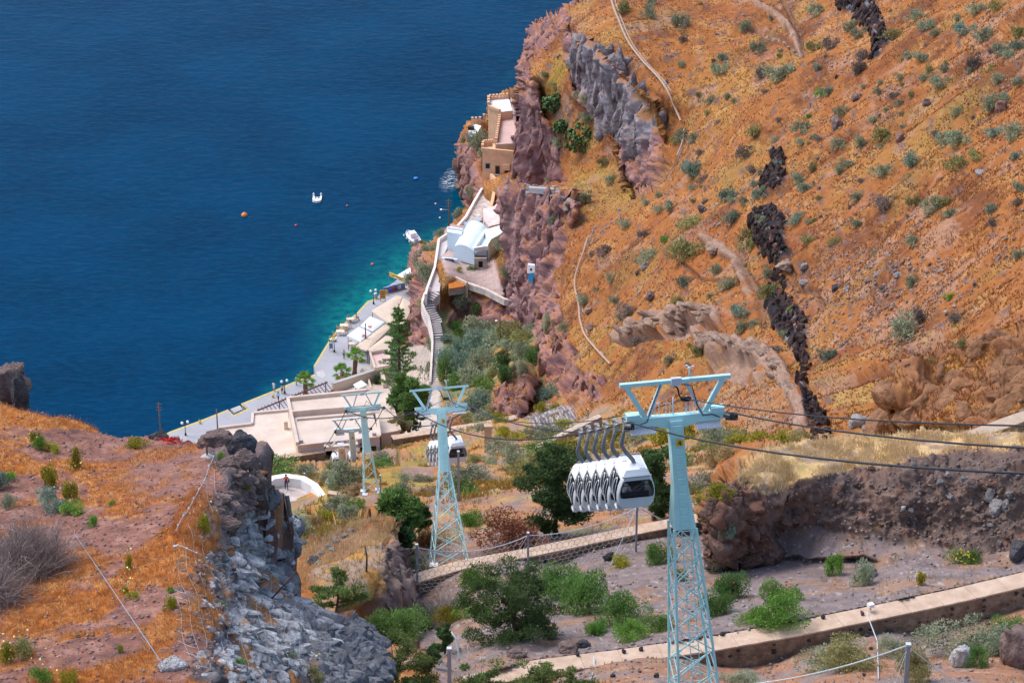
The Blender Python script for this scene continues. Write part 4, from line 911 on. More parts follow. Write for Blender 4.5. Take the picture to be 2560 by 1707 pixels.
# ---------------------------------------------------------------- cliff path and stairway
PATHM = mat("pale_path_paving", (.56, .50, .49), .92, .1, .8, .2, 5)
MB().prism(pz([(1118,584),(1097,599),(1088,668),(1069,720),(1073,729),(1099,729),(1104,688),(1106,646),(1120,614)], 14.3), 9, 14.3).build("path", PATHM, kind="structure")
t = thing("path_parapet", PZ(1080, 670, 14), "long white parapet along the sea side of the cliff path", "parapet")
mb = MB(); ribbon(mb, [PZ(u, v, 15.0) for u, v in ((1119,583),(1097,597),(1087,667),(1068,719),(1064,735))], .4, 3); part(mb, "wall_body", mat("pinkish_white_wash", (.76, .66, .60), .9, .1, 1), t)
sp = [(1086,731,14.2),(1068,750,13.4),(1073,775,12.4),(1088,800,11.4),(1094,830,10.4),(1097,850,9.7),(1096,885,8.7),(1094,920,7.7),(1091,968,6.3)]
sp = densify([PZ(*q_) for q_ in sp], .42)
t = thing("stairway", sp[-1], "long pale stone stairway winding down the rock to the harbour", "stairs")
ng = len(sp)
for i in range(ng-1):
    a_ = sp[i]; d_ = sp[min(i+1, ng-1)]-sp[max(i-1, 0)]; d_.z = 0; d_.normalize(); s_ = Vector((-d_.y, d_.x, 0))
    c = a_; w_ = .78 if i > 14 else 1.05
    part(MB().prism([c-d_*.26-s_*w_, c-d_*.26+s_*w_, c+d_*.2+s_*w_, c+d_*.2-s_*w_], a_.z-1.6, a_.z+.02), "step", PATHM, t)
    part(MB().prism([c+d_*.2-s_*w_, c+d_*.2+s_*w_, c+d_*.26+s_*w_, c+d_*.26-s_*w_], a_.z-1.5, a_.z), "riser", mat("dark_riser_stone", (.20, .19, .20), .9), t)
wl = []
for i in range(0, ng, 3):
    d_ = sp[min(i+1, ng-1)]-sp[max(i-1, 0)]; d_.z = 0; d_.normalize(); wl.append(sp[i]+Vector((d_.y, -d_.x, 0))*1.02+Vector((0, 0, .6)))
tt = thing("stair_parapet", wl[-1], "pinkish white parapet wall beside the long stairway", "parapet")
mb = MB(); ribbon(mb, wl, .35, 2.2); part(mb, "wall_body", MATS["pinkish_white_wash"], tt)
# ---------------------------------------------------------------- cave house door, concrete frame on the cliff
p = ground(1328, 704); g = Vector((0, -.5, 0))
t = thing("cave_house_front", p, "white cave house front with bright blue door set in the cliff", "cave house")
k_ = lambda u, v: P(u, v, gdist(1328, 704)-3.2)
part(MB().ext([k_(1318,684), k_(1337,682), k_(1337,664), k_(1320,662)], (0, .6, 0)), "white_gable", WHITE, t)
part(MB().ext([k_(1321,705), k_(1332,706), k_(1336,682), k_(1322,680)], (0, .5, 0)), "door", mat("bright_blue_door", (.03, .25, .45), .5, .1, 3), t)
part(MB().ext([k_(1325,676), k_(1330,676), k_(1330,671), k_(1325,671)], (0, -.05, 0)), "small_window", DARK, t)
ruin("ruin_pillar", "crumbling whitish wall stub between chapel and blue door", [(1275,712),(1288,690),(1292,720),(1282,738)], 15.2, 10, mat("pinkish_white_rubble", (.72, .62, .60)), "ruin")
Dc = gdist(1320, 520)-2.5
t = thing("concrete_frame", P(1344, 545, Dc), "grey concrete beam on a thin post over the eroded cliff", "beam")
part(MB().ext([P(1322,482,Dc), P(1384,489,Dc), P(1384,474,Dc), P(1322,470,Dc)], (0, .7, 0)), "beam", GREYC, t)
part(MB().bar(P(1345,485,Dc)+Vector((0, .6, 0)), P(1345,548,Dc)+Vector((0, .6, 0)), .55, .5, (0, 1, 0)), "post", GREYC, t)
# ---------------------------------------------------------------- boats and buoys
def ball(nm, u, v, r, m, label, cat="buoy"):
    p = PZ(u, v, .05); t = thing(nm, p, label, cat)
    part(MB().lathe(p, [(.02, -r*.5), (r*.75, -r*.4), (r, .1*r), (r*.8, r*.6), (r*.35, r*.9), (.02, r*.95)], 14), "float", m, t)
    part(MB().lathe(p, [(r*.14, r*.9), (r*.16, r*1.15), (.02, r*1.2)], 8), "eye", GREYC, t)
    return t
ORB = mat("orange_buoy_paint", (.72, .25, .05), .5, .15, 2); REDB = mat("red_buoy_paint", (.65, .07, .08), .5); WHB = mat("white_float", (.82, .82, .82), .5)
tb = ball("mooring_buoy", 611, 539, .62, ORB, "big orange mooring buoy on open water left of the dinghy")
ball("mooring_buoy", 740, 564, .26, REDB, "small pinkish red buoy below the white dinghy"); ball("mooring_buoy", 868, 515, .22, mat("dull_orange_float", (.5, .18, .08), .5), "small dull orange buoy right of the white dinghy")
ball("mooring_buoy", 931, 661, .30, mat("coral_red_float", (.68, .18, .12), .5), "coral red round buoy above the turquoise shallows")
ball("net_float", 1089, 510, .2, WHB, "white float near the foaming rocks, farther from shore pole", "float"); ball("net_float", 1100, 545, .2, WHB, "white float on a line just left of the utility pole", "float")
p = PZ(1040, 447, .02); t = thing("blue_float", p, "bright blue float on dark water left of the foam", "float"); part(MB().lathe(p, [(.05, -.1), (.5, 0), (.45, .2), (.05, .28)], 10), "float", mat("bright_blue_float", (.02, .2, .6), .5), t)
p = PZ(793, 500, 0); t = thing("dinghy", p, "small white twin horned dinghy floating on the open sea", "boat")
hull = [(-.85, -.6), (-.6, -1.0), (0, -1.15), (.6, -1.0), (.85, -.6), (.85, .9), (.55, .9), (.5, .3), (-.5, .3), (-.55, .9), (-.85, .9)]
part(MB().prism([p+Vector((x*1.0, y*1.25, 0)) for x, y in hull], -.1, .42), "hull", WHB, t)
for s in (-1, 1): part(MB().lathe(p+Vector((.7*s, 1.1, 0)), [(.18, .3), (.2, .75), (.1, .95), (.02, 1.0)], 10), "horn", WHB, t)
for s in (-1, 1): part(MB().box(p+Vector((.3*s, -.1, .44)), (.32, .4, .04)), "seat", BLACKM, t)
def boat(c, ang, L, W, label):
    t = thing("motor_boat", c, label, "boat"); R = Matrix.Rotation(ang, 3, 'Z'); st = [(-.5, .62), (-.45, .8), (-.2, 1.0), (.1, .98), (.3, .72), (.43, .36), (.5, .03)]
    def sec(z, k): return [R@Vector((x*L, y*W/2*k, 0))+c+Vector((0, 0, z+.25*max(0, x))) for x, y in st]+[R@Vector((x*L, -y*W/2*k, 0))+c+Vector((0, 0, z+.25*max(0, x))) for x, y in st[::-1]]
    rings = [sec(-.25, .7), sec(.35, .95), sec(.7, 1.0), sec(.72, .86), sec(.5, .82)]; n = len(rings[0]); vs = sum(rings, [])
    fs = [(r*n+i, r*n+(i+1) % n, (r+1)*n+(i+1) % n, (r+1)*n+i) for r in range(4) for i in range(n)]+[tuple(range(4*n, 5*n))]
    part(MB().add(vs, fs), "hull", WHB, t)
    a = sec(.5, 1.0); b = sec(.6, 1.01); vs = [x+(x-c).normalized()*.02 for x in a]+[x+(x-c).normalized()*.02 for x in b]
    part(MB().add(vs, [(i, (i+1) % n, n+(i+1) % n, n+i) for i in range(n)]), "blue_stripe", mat("boat_blue", (.05, .25, .55), .5), t)
    part(MB().box(c+R@Vector((-.02*L, 0, 0))+Vector((0, 0, 1.0)), (L*.24, W*.5, .8), R), "cabin", WHITE, t)
    part(MB().box(c+R@Vector((-.02*L, 0, 0))+Vector((0, 0, 1.44)), (L*.28, W*.58, .07), R), "cabin_roof", mat("pale_lilac_roof", (.72, .72, .80), .6), t)
    part(MB().box(c+R@Vector((.22*L, 0, 0))+Vector((0, 0, .72)), (L*.12, W*.36, .2), R), "orange_bundle", ORB, t)
    part(MB().box(c+R@Vector((.36*L, 0, 0))+Vector((0, 0, .85)), (L*.06, W*.2, .2), R), "blue_hatch", MATS["boat_blue"], t)
    part(MB().box(c+R@Vector((-.4*L, 0, 0))+Vector((0, 0, .72)), (L*.08, W*.35, .3), R), "engine_box", mat("purple_grey_box", (.35, .2, .4), .6), t)
    for k in (-.3, 0, .28): part(MB().lathe(c+R@Vector((k*L, W*.53, 0))+Vector((0, 0, .35)), [(.02, -.25), (.15, -.15), (.15, .15), (.02, .25)], 8), "fender", WHB, t)
    return t
boat(PZ(1031, 598, 0), math.radians(112), 5.0, 2.1, "white motor boat with blue stripe moored below the cliff path")
# ================================================================== CABLE CAR
TEAL = mat("pale_teal_paint", (.46, .72, .71), .45, .1, 1.5, .05, 20, spec=.4)
TEAL2 = mat("pale_blue_paint", (.56, .68, .76), .5, .08, 1.5)
GALV = mat("galvanised_grey", (.36, .38, .42), .5, .15, 4, metal=.3)
GRATE = mat("white_steel_grating", (.70, .67, .68), .7, .12, 6)
RUBBER = mat("black_rubber", (.015, .015, .017), .6, .2, 5)
SHEAVE = mat("sheave_steel", (.30, .29, .28), .5, .3, 6, metal=.4)
SIGNY = mat("sign_yellow", (.75, .42, .03), .6, .06, 3)
ROPE = mat("dark_steel_rope", (.045, .048, .058), .5, .2, 8, metal=.3)
BOXG = mat("grey_lilac_box", (.55, .56, .64), .5, .06, 4)
FOOT = mat("concrete_foot", (.62, .62, .62), .9, .15, 2)
e1 = Vector((.982, .19, 0)).normalized()                  # direction of the cross arms
def digit4(c, ex, ey, s, n):
    """the figure painted on a mast plate, as thin strokes"""
    seg = {4: [((-.05, .5), (-.35, -.15)), ((-.38, -.15), (.35, -.15)), ((.12, .5), (.12, -.5))], 3: [((-.3, .45), (.3, .45)), ((.3, .45), (0, .05)), ((0, .05), (.3, -.15)), ((.3, -.15), (.2, -.45)), ((.2, -.45), (-.3, -.45))],
           2: [((-.3, .4), (.25, .45)), ((.25, .45), (.25, .1)), ((.25, .1), (-.3, -.45)), ((-.3, -.45), (.3, -.45))], 1: [((-.15, .3), (.05, .5)), ((.05, .5), (.05, -.5))], 0: [((-.25, .45), (.25, .45)), ((.25, .45), (.25, -.45)), ((.25, -.45), (-.25, -.45)), ((-.25, -.45), (-.25, .45))]}[n]
    mb = MB()
    for a, b in seg: mb.bar(c+ex*a[0]*s+ey*a[1]*s, c+ex*b[0]*s+ey*b[1]*s, .14*s, .012, ex.cross(ey))
    return mb
SHE = {}
def tower(top, base, S, num, label, latt=.4, m=TEAL, w_top=.24, w_mid=.36, w_bot=.9, foot=True, rope_dir=None, lattice=True, full=True):
    """top: centre of the cross arm; S: metres per unit (1 unit = one photo pixel at tower 4)"""
    a = (top-base); H = a.length; a.normalize(); n = e1.cross(a).normalized()      # n points downhill, away from the viewer
    if n.y < 0: n = -n
    ex = e1; ey = (a-ex*a.dot(ex)).normalized()
    t = thing("cable_car_tower", base, label, "tower", None)
    q = lambda s, tt, d=0: top+ex*s*S+ey*tt*S+n*d*S
    # mast: tapered box, then lattice legs
    def ring(p, w_): return [p+ex*w_*sx+n*w_*sy for sx, sy in ((-1, -1), (1, -1), (1, 1), (-1, 1))]
    hm = H*latt if lattice else H
    rs = [ring(top-a*.05, w_top), ring(top-a*hm*.62, w_top*1.12), ring(top-a*hm, w_mid)]
    vs = sum(rs, []); fs = [(r*4+i, r*4+(i+1) % 4, r*4+4+(i+1) % 4, r*4+4+i) for r in range(2) for i in range(4)]+[(0, 3, 2, 1), (8, 9, 10, 11)]
    part(MB().add(vs, fs), "mast", m, t)
    if lattice:
        r0 = ring(top-a*hm, w_mid); r1 = ring(base, w_bot); lw = .085*S/.0145
        legs = []
        for i in range(4): part(MB().bar(r0[i]+a*.02, r1[i], lw, lw, n), "leg", m, t)
        N_ = max(4, int((H-hm)/(.95*S/.0145))); br = .036*S/.0145
        pos = [1-(1-k/N_)**1.0 for k in range(N_+1)]
        for i in range(4):
            j = (i+1) % 4; mb = MB()
            for k in range(N_):
                A0, A1 = r0[i].lerp(r1[i], pos[k]), r0[i].lerp(r1[i], pos[k+1]); B0, B1 = r0[j].lerp(r1[j], pos[k]), r0[j].lerp(r1[j], pos[k+1])
                (mb.bar(A0, B1, br), mb.bar(B0, A1, br)) if full else mb.bar(A0, B1, br)
            part(mb, "brace_panel", m, t)
        if foot:
            for i in range(4): part(MB().prism([r1[i]+Vector((sx*.26, sy*.26, 0)) for sx, sy in ((-1, -1), (1, -1), (1, 1), (-1, 1))], r1[i].z-1.2, r1[i].z+.25), "footing", FOOT, t)
        # conical collar between mast and lattice
    # ladder on the near face
    if full:
        lp0 = top-a*.2-n*(w_top+.12); lp1 = base+a*.3-n*(w_bot*.55); mid = top-a*hm-n*(w_mid+.1); ld = MB()
        for s in (-1, 1): ld.bar(lp0+ex*.16*s, mid+ex*.16*s, .03); ld.bar(mid+ex*.16*s, lp1+ex*.16*s, .03)
        part(ld, "ladder_rail", m, t); mb = MB()
        for p0, p1 in ((lp0, mid), (mid, lp1)):
            k_ = int((p1-p0).length/.3)
            for k in range(k_): c = p0.lerp(p1, k/k_); part(MB().bar(c-ex*.16, c+ex*.16, .025), "ladder_rung", m, t)
    # cross arm: deep in the middle, with end boxes
    prof = [(-120, -12), (-60, -14), (-26, -24), (26, -24), (60, -14), (122, -12), (122, 8), (-120, 8)]
    part(MB().ext([q(s, tt, -9) for s, tt in prof], n*18*S), "cross_arm", m, t)
    for s in (-1, 1): part(MB().box(q(s*108, 13), (34*S, 24*S, 14*S), Matrix((ex, n, ey)).transposed()), "arm_end_box", m, t)
    part(MB().bar(q(-142, 100), q(141, 100), 10*S, 11*S, n), "top_beam", m, t)
    for s0, s1 in ((-74, -126), (-70, -36), (74, 122), (70, 26)): part(MB().bar(q(s0, 4), q(s1, 96), (12 if abs(s1) > 60 else 8)*S, (9 if abs(s1) > 60 else 7)*S, n), "brace", m if m is not TEAL or abs(s1) > 60 else TEAL2, t)
    part(MB().box(q(0, 102, -8), (26*S, 10*S, 20*S), Matrix((ex, n, ey)).transposed()), "control_box", BOXG, t)
    if full:
        c = q(36, 108); aw = part(MB().tube([c, c+ey*26*S], 2.2*S, 6), "wind_gauge_mast", m, t)
        mb = MB()
        for k in range(3):
            dv = (ex*math.cos(k*2.1)+n*math.sin(k*2.1)); mb.tube([c+ey*26*S, c+ey*27*S+dv*10*S], .9*S, 5); mb.lathe(c+ey*27*S+dv*10*S, [(.2*S, -3*S), (3*S, -1*S), (3.2*S, 1*S), (.2*S, 3*S)], 8)
        part2(mb, "wind_gauge_cups", TEAL2, aw, t)
        for s, hh in ((-50, 34), (-22, 30), (-4, 46), (30, 46), (40, 36), (62, 26)):
            mb = MB(); p0 = q(s, 8, 4); w_ = ex*8*S; hh_ = ey*hh*S
            if hh < 45: mb.tube([p0, p0+hh_, p0+hh_+w_*1.3, p0+w_*1.3], 1.1*S, 5)
            else: mb.tube([p0, p0+hh_], 1.8*S, 6)
            part(mb, "hand_rail", TEAL2, t)
        cb = MB(); cb.tube([q(-8, 94, -10), q(4, 84, -8), q(10, 60, -4), q(16, 52, 0), q(30, 48, 0)], 2.2*S, 6); cb.tube([q(14, 94, -10), q(40, 88, -10), q(56, 30, -8), q(70, 4, -12), q(92, 6, -14), q(112, -4, -14)], 1.4*S, 5)
        cb.tube([q(-40, 96, -8), q(-60, 40, -8), q(-74, 0, -12), q(-98, -8, -12)], 1.2*S, 5); part(cb, "control_cable", RUBBER, t)
    # catwalks under the arm ends
    for s in (-1, 1):
        c = q(s*84, -22, -4); part(MB().box(c, (64*S, 40*S, 3*S), Matrix((ex, n, ey)).transposed()@Matrix.Rotation(.35, 3, 'X')), "catwalk", GRATE, t)
        if full:
            mb = MB()
            for k in range(14): cc = c+ex*(k-6.5)*4.4*S-n*18*S; mb.bar(cc-ey*9*S, cc+ey*2*S, 1.2*S)
            part(mb, "catwalk_rail", GRATE, t)
    # roller batteries carrying the rope
    rd = rope_dir.normalized(); sv = rd.cross(ex).normalized()
    for s in (-1, 1):
        c = q(s*142+(24 if s < 0 else 4), -14); mb = MB(); mb.bar(c-rd*58*S, c+rd*58*S, 5*S, 8*S)
        part(mb, "roller_frame", SHEAVE, t)
        for k in range(6):
            cc = c+rd*(k-2.5)*20*S-sv*2*S; M_ = Matrix((rd, sv, ex)).transposed()
            part(MB().lathe(cc, [(9*S, -4.5*S), (10.5*S, -4*S), (9*S, 0), (10.5*S, 4*S), (9*S, 4.5*S)], 14, M_), "roller", RUBBER, t)
            if full: part(MB().lathe(cc+ex*s*5*S, [(6*S, -.8*S), (6*S, .8*S)], 10, M_), "roller_hub", SHEAVE, t)
        part(MB().bar(q(s*118, -4), c, 9*S, 9*S), "roller_arm", SHEAVE, t)
    # number plate
    cp = top-a*.84*S/.0145-n*(w_top*1.04+.15)+ex*(w_top*.05); pl = part(MB().box(cp-n*.02+ex*.02, (18*S, 1.2*S, 18*S), Matrix((ex, n, ey)).transposed()), "number_plate", SIGNY, t)
    if num is not None: part2(digit4(cp-n*.045*(S/.0145)+ex*.02, ex, ey, 12*S, num), "number", BLACKM, pl, t)
    return dict(t=t, q=q, S=S, rd=rd)
S4 = .0145
T4t, T4b = P(1687, 1043, 103), P(1748, 1888, 109)
T3t, T3b = P(1103, 1023, 184), ground(1122, 1412)
T2t, T2b = P(907, 1020, 286), ground(929, 1240)
T1t, T1b = P(878, 1073, 322), P(885, 1156, 325)
T0t, T0b = P(852, 1113, 372), P(857, 1152, 377)
rd43 = T3t-T4t
tw4 = tower(T4t, T4b, S4, 4, "nearest pale teal lattice cable car tower with number four plate", .305, rope_dir=rd43, w_mid=.42, w_bot=.95)
tw3 = tower(T3t, T3b, 184*151/283/7111*.985, 3, "middle pale teal cable car tower standing on the tan wall", .40, rope_dir=rd43, w_top=.26, w_mid=.34, w_bot=1.15)
tw2 = tower(T2t, T2b, 286*103/283/7111, 2, "pale teal cable car tower in front of the station roofs, tallest there", .5, rope_dir=rd43, w_top=.28, w_mid=.4, w_bot=.75, full=False)
tw1 = tower(T1t, T1b, 322*97/283/7111, 1, "short pale teal cable car tower between the station and the lattice tower", 1, m=TEAL2, rope_dir=rd43, w_top=.3, w_mid=.3, lattice=False, full=False)
tw0 = tower(T0t, T0b, 372*96/283/7111, 0, "white cable car support right at the station entrance", 1, m=WHITE, rope_dir=rd43, w_top=.42, w_mid=.42, lattice=False, full=False)
TW = [tw4, tw3, tw2, tw1, tw0]
def catenary(a, b, sag, n=14): return [a.lerp(b, k/n)-Vector((0, 0, sag*4*(k/n)*(1-k/n))) for k in range(n+1)]
UP = (T4t-T3t).normalized()
for s, lab in ((-1, "dark haul rope on the left side of the towers carrying the cabins"), (1, "dark haul rope on the right side of the towers")):
    pts = []; q0 = [w_['q'](s*142+(24 if s < 0 else 4), -2) for w_ in TW]
    a = q0[0]+UP*70+e1*(s*.2); pts += catenary(a, q0[0], .8)[:-1]
    for i in range(4): pts += catenary(q0[i], q0[i+1], ((1.3, .7, .2, .1) if s < 0 else (1.3, 1.8, .2, .1))[i])[:-1]
    pts.append(q0[4]); r = [.03 if k < 15 else (.035 if k < 30 else .045) for k in range(len(pts))]
    t = thing("haul_rope", q0[0], lab, "rope"); part(MB().tube(pts, r, 6), "rope_strand", ROPE, t)
pts = []; q0 = [w_['q'](28, 48) for w_ in TW]
pts = catenary(q0[0]+UP*70, q0[0], .7)[:-1]+catenary(q0[0], q0[1], 1.4)[:-1]+catenary(q0[1], q0[2], 1.2)[:-1]+catenary(q0[2], q0[3], .2)[:-1]+[q0[3]]
t = thing("signal_cable", q0[0], "signal cable slung between the top frames of the towers", "cable"); part(MB().tube(pts, .022, 5), "cable_strand", ROPE, t)
for i in range(2): part(MB().lathe(q0[i], [(.04, -.2), (.1, -.12), (.1, .12), (.04, .2)], 8, Matrix.Rotation(math.pi/2, 3, 'Y')), "cable_clamp", RUBBER, t)
# ------------------------------------------------------------------ cabins
CABW = mat("cabin_white", (.80, .80, .80), .28, .03, 1.5, spec=.5); CABG = mat("cabin_light_grey", (.62, .63, .65), .35, .05, 2, spec=.5)
GASK = mat("black_gasket", (.012, .012, .014), .5); SEATM = mat("dark_seat", (.08, .035, .03), .7)
gl = bpy.data.materials.new("tinted_cabin_glass"); gl.use_nodes = True; b = gl.node_tree.nodes["Principled BSDF"]
tn = gl.node_tree.nodes.new("ShaderNodeTexNoise"); tn.inputs["Scale"].default_value = 2.0
tr = gl.node_tree.nodes.new("ShaderNodeValToRGB"); tr.color_ramp.elements[0].color = (.015, .03, .045, 1); tr.color_ramp.elements[1].color = (.03, .055, .075, 1)
gl.node_tree.links.new(tn.outputs["Fac"], tr.inputs[0]); gl.node_tree.links.new(tr.outputs[0], b.inputs["Base Color"])
b.inputs["Alpha"].default_value = .26; b.inputs["Roughness"].default_value = .06; b.inputs["Specular IOR Level"].default_value = .8
# local frame: x across (along the arm), y along the line downhill, z up; floor at z=0
prof = [(-.50, 0), (.46, 0), (.58, .06), (.67, .25), (.72, .55), (.73, .85), (.69, 1.2), (.60, 1.55), (.50, 1.78), (-.46, 1.78), (-.56, 1.55), (-.65, 1.2), (-.70, .85), (-.70, .55), (-.66, .25), (-.58, .06)]
def winloop(s=1.0):
    return [(-.44, .66), (.48, .66), (.56, .67), (.61, .70), (.63, .85), (.625, 1.0), (.59, 1.22), (.53, 1.46), (.47, 1.52), (-.38, 1.52), (-.46, 1.46), (-.525, 1.22), (-.56, 1.0), (-.57, .85), (-.55, .70), (-.51, .67)]
def cabin_meshes():
    L = .70; n = len(prof); M_ = {}
    def ring(y, k, zs=1.0): return [Vector((x*k, y, .88+(z-.88)*k)) for x, z in prof]
    rings = [ring(-L, .93), ring(-L+.08, .99), ring(-L+.2, 1.0), ring(L-.2, 1.0), ring(L-.08, .99), ring(L, .93)]
    # shell: open window holes at both ends, side band of glass left open above z=.7
    sh = MB(); vs = sum(rings, []); fs = []
    for r in range(5):
        for i in range(n):
            j = (i+1) % n; z0, z1 = prof[i][1], prof[j][1]
            if r == 2 and min(z0, z1) >= .5 and max(z0, z1) < 1.6: continue
            fs.append((r*n+i, r*n+j, (r+1)*n+j, (r+1)*n+i))
    sh.add(vs, [f[::-1] for f in fs], True)
    wl_ = winloop()
    for y, k in ((-L, 0), (L, 5)):
        o_ = rings[k]; w_ = [Vector((x*.98, y, z)) for x, z in wl_]; b0 = len(sh.v); sh.v += [tuple(v) for v in o_+w_]
        for i in range(n):
            j = (i+1) % n; f = (b0+i, b0+j, b0+n+j, b0+n+i); sh.f.append(f if y < 0 else f[::-1]); sh.sm.append(False)
    M_['shell'] = sh
    en = []
    for y in (-L-.004, L+.004):
        g = MB(); w_ = [Vector((x, y, z)) for x, z in wl_]; g.ext([p+Vector((0, .004 if y < 0 else -.004, 0)) for p in w_], (0, .014 if y > 0 else -.014, 0)); en.append(g)
    M_['end'] = en
    fr = []
    for y in (-L-.018, L+.018):
        g = MB(); w_ = [Vector((x*1.02, y, .9+(z-.9)*1.03)) for x, z in wl_]; g.tube(w_+[w_[0], w_[1]], .022, 5, False); g.bar(Vector((-.52, y, 1.32)), Vector((.56, y, 1.32)), .02, .03); fr.append(g)
    M_['frame'] = fr
    sd_ = []
    for sgn in (-1, 1):
        g = MB(); pr = [(.70, .55), (.71, .85), (.67, 1.2), (.585, 1.55)]
        vs = [Vector((sgn*x*.995, y, z)) for y in (-.49, .49) for x, z in pr]; fs = [(i, i+1, 5+i, 4+i) for i in range(3)]
        g.add(vs, fs if sgn > 0 else [f[::-1] for f in fs], True); sd_.append(g)
    M_['side'] = sd_
    # doors on the left: lens shaped outline
    dr = MB()
    for yy in (-.245, .245):
        lo = []
        for k in range(17):
            a = 2*math.pi*k/16; z = .82+.74*math.sin(a); xx = np.interp(z, [0, .06, .25, .55, .85, 1.2, 1.55, 1.78], [.5, .58, .66, .71, .715, .665, .575, .47]); lo.append(Vector((-xx-.015, yy+.235*math.cos(a), z)))
        dr.tube(lo, .028, 5, False)
    M_['gasket'] = dr
    dp = MB()
    for yy in (-.245, .245):
        lo = []
        for k in range(17):
            a = 2*math.pi*k/16; z = .82+.66*math.sin(a); xx = np.interp(z, [0, .06, .25, .55, .85, 1.2, 1.55, 1.78], [.5, .58, .66, .71, .715, .665, .575, .47]); lo.append(Vector((-xx-.022, yy+.185*math.cos(a), z)))
        dp.tube(lo, .02, 5, False)
    M_['door_frame'] = dp
    rf = MB(); rr = [[Vector((x, y, z)) for x, z in ((-.48, 1.775), (.52, 1.775), (.44, 2.02), (-.36, 2.02))] for y in (-.64, .64)]; rr[0][2].y += .1; rr[0][3].y += .1; rr[1][2].y -= .1; rr[1][3].y -= .1
    rf.add(rr[0]+rr[1], [(0, 1, 2, 3), (7, 6, 5, 4), (1, 0, 4, 5), (2, 1, 5, 6), (3, 2, 6, 7), (0, 3, 7, 4)]); M_['roof'] = rf
    pl = MB(); pl.box((.26, 0, 2.035), (.2, 1.0, .03)); pl.box((-.25, .3, 2.035), (.16, .3, .03)); M_['roof_panel'] = pl
    rl = MB(); rl.tube([(-.3, .52, 2.02), (-.3, .52, 2.1), (.4, .52, 2.1), (.4, .52, 2.02)], .02, 5); M_['roof_rail'] = rl
    gt = MB(); gt.bar((-.52, -.68, 1.76), (.56, -.68, 1.76), .09, .05); M_['gutter'] = gt
    bm = MB(); bm.box((-.60, -.38, -.02), (.2, .34, .1)); bm.box((-.64, -.38, .18), (.07, .3, .34)); M_['step'] = bm
    ft = MB(); ft.box((-.55, -.38, -.11), (.16, .2, .1)); M_['buffer'] = ft
    skr = MB(); skr.box((-.75, .2, .3), (.05, .5, .5)); M_['rack'] = skr
    hg = MB(); hg.tube([(.06, 0, 1.98), (.02, 0, 2.12), (-.28, 0, 2.5), (-.40, 0, 2.72), (-.42, 0, 2.9), (-.36, 0, 3.2), (-.30, 0, 3.55)], [.085, .08, .075, .075, .075, .07, .06], 8); M_['hanger'] = hg
    gp = MB(); gp.box((-.28, 0, 3.62), (.16, .5, .16)); gp.lathe((-.28, .2, 3.74), [(.07, -.1), (.1, 0), (.07, .1)], 8, Matrix.Rotation(math.pi/2, 3, 'Y')); gp.lathe((-.28, -.2, 3.74), [(.07, -.1), (.1, 0), (.07, .1)], 8, Matrix.Rotation(math.pi/2, 3, 'Y')); gp.box((-.28, 0, 3.78), (.1, .3, .14)); M_['grip'] = gp
    st = MB()
    for s in (-1, 1): st.box((0, s*.42, .42), (1.0, .3, .07)); st.box((0, s*.6, .66), (1.0, .05, .42))
    M_['seat'] = st
    fl_ = MB(); fl_.box((0, 0, .03), (.95, 1.2, .04)); M_['floor'] = fl_
    return M_
cm = cabin_meshes(); CM = {}
ZS = .77
for k_, mb_ in cm.items():
    for m_ in (mb_ if isinstance(mb_, list) else [mb_]):
        m_.v = [(x, y, z*ZS if z < 2.03 else (2.03*ZS+(z-2.03)*(3.22-2.03*ZS)/(3.62-2.03))) for x, y, z in m_.v]
GZ = 3.22
for k_, (nm, m_) in dict(shell=("shell", CABG), gasket=("door_gasket", GASK), door_frame=("door_frame", CABW), roof=("roof", CABW), roof_panel=("roof_panel", CABG), roof_rail=("roof_rail", GALV), gutter=("gutter", GALV), step=("step", CABG), buffer=("buffer", GALV), hanger=("hanger", mat("dark_hanger_grey", (.19, .195, .22), .55, .15, 4)), grip=("grip", SHEAVE), seat=("seat", SEATM), floor=("floor", SEATM)).items(): CM[k_] = (nm, cm[k_].mesh(nm, m_))
CM['end0'] = ("end_window", cm['end'][0].mesh("end_window", gl)); CM['end1'] = ("end_window", cm['end'][1].mesh("end_window", gl))
CM['fr0'] = ("window_frame", cm['frame'][0].mesh("window_frame", GASK)); CM['fr1'] = ("window_frame", cm['frame'][1].mesh("window_frame", GASK))
CM['sd0'] = ("side_window", cm['side'][0].mesh("side_window", gl)); CM['sd1'] = ("side_window", cm['side'][1].mesh("side_window", gl))
SUB = {'fr0': 'end0', 'fr1': 'end1', 'gutter': 'roof', 'roof_panel': 'roof', 'roof_rail': 'roof', 'buffer': 'step', 'grip': 'hanger', 'door_frame': 'gasket'}
YAW = math.atan2(e1.y, e1.x)
def cabin(grip, label, s=1.0, group=None, skip=()):
    R = Matrix.Rotation(YAW, 3, 'Z'); loc = grip-R@Vector((-.28, 0, GZ))*s
    t = thing("gondola_cabin", loc, label, "gondola", group); t.rotation_euler = (0, 0, YAW); t.scale = (s, s, s); made = {}
    for k_ in CM:
        if k_ in skip or k_ in SUB: continue
        made[k_] = link(CM[k_][0], CM[k_][1], t)
    for k_, pr in SUB.items():
        if k_ not in skip: link(CM[k_][0], CM[k_][1], made[pr])
    return t
def rope_pt(u, s=-1, i=0):
    """point of the left rope between tower i and i+1 that shows at photo column u"""
    a, b = TW[i]['q'](s*142, -2), TW[i+1]['q'](s*142, -2); best = None
    for k in range(801):
        f = k/800; p = a.lerp(b, f)-Vector((0, 0, (1.3, 2.1, .2)[i]*4*f*(1-f))); D_ = p.y*CP-(p.z-CAMZ)*SP; uu = CU+F*p.x/D_
        if best is None or abs(uu-u) < best[0]: best = (abs(uu-u), p)
    return best[1]
NEAR = []
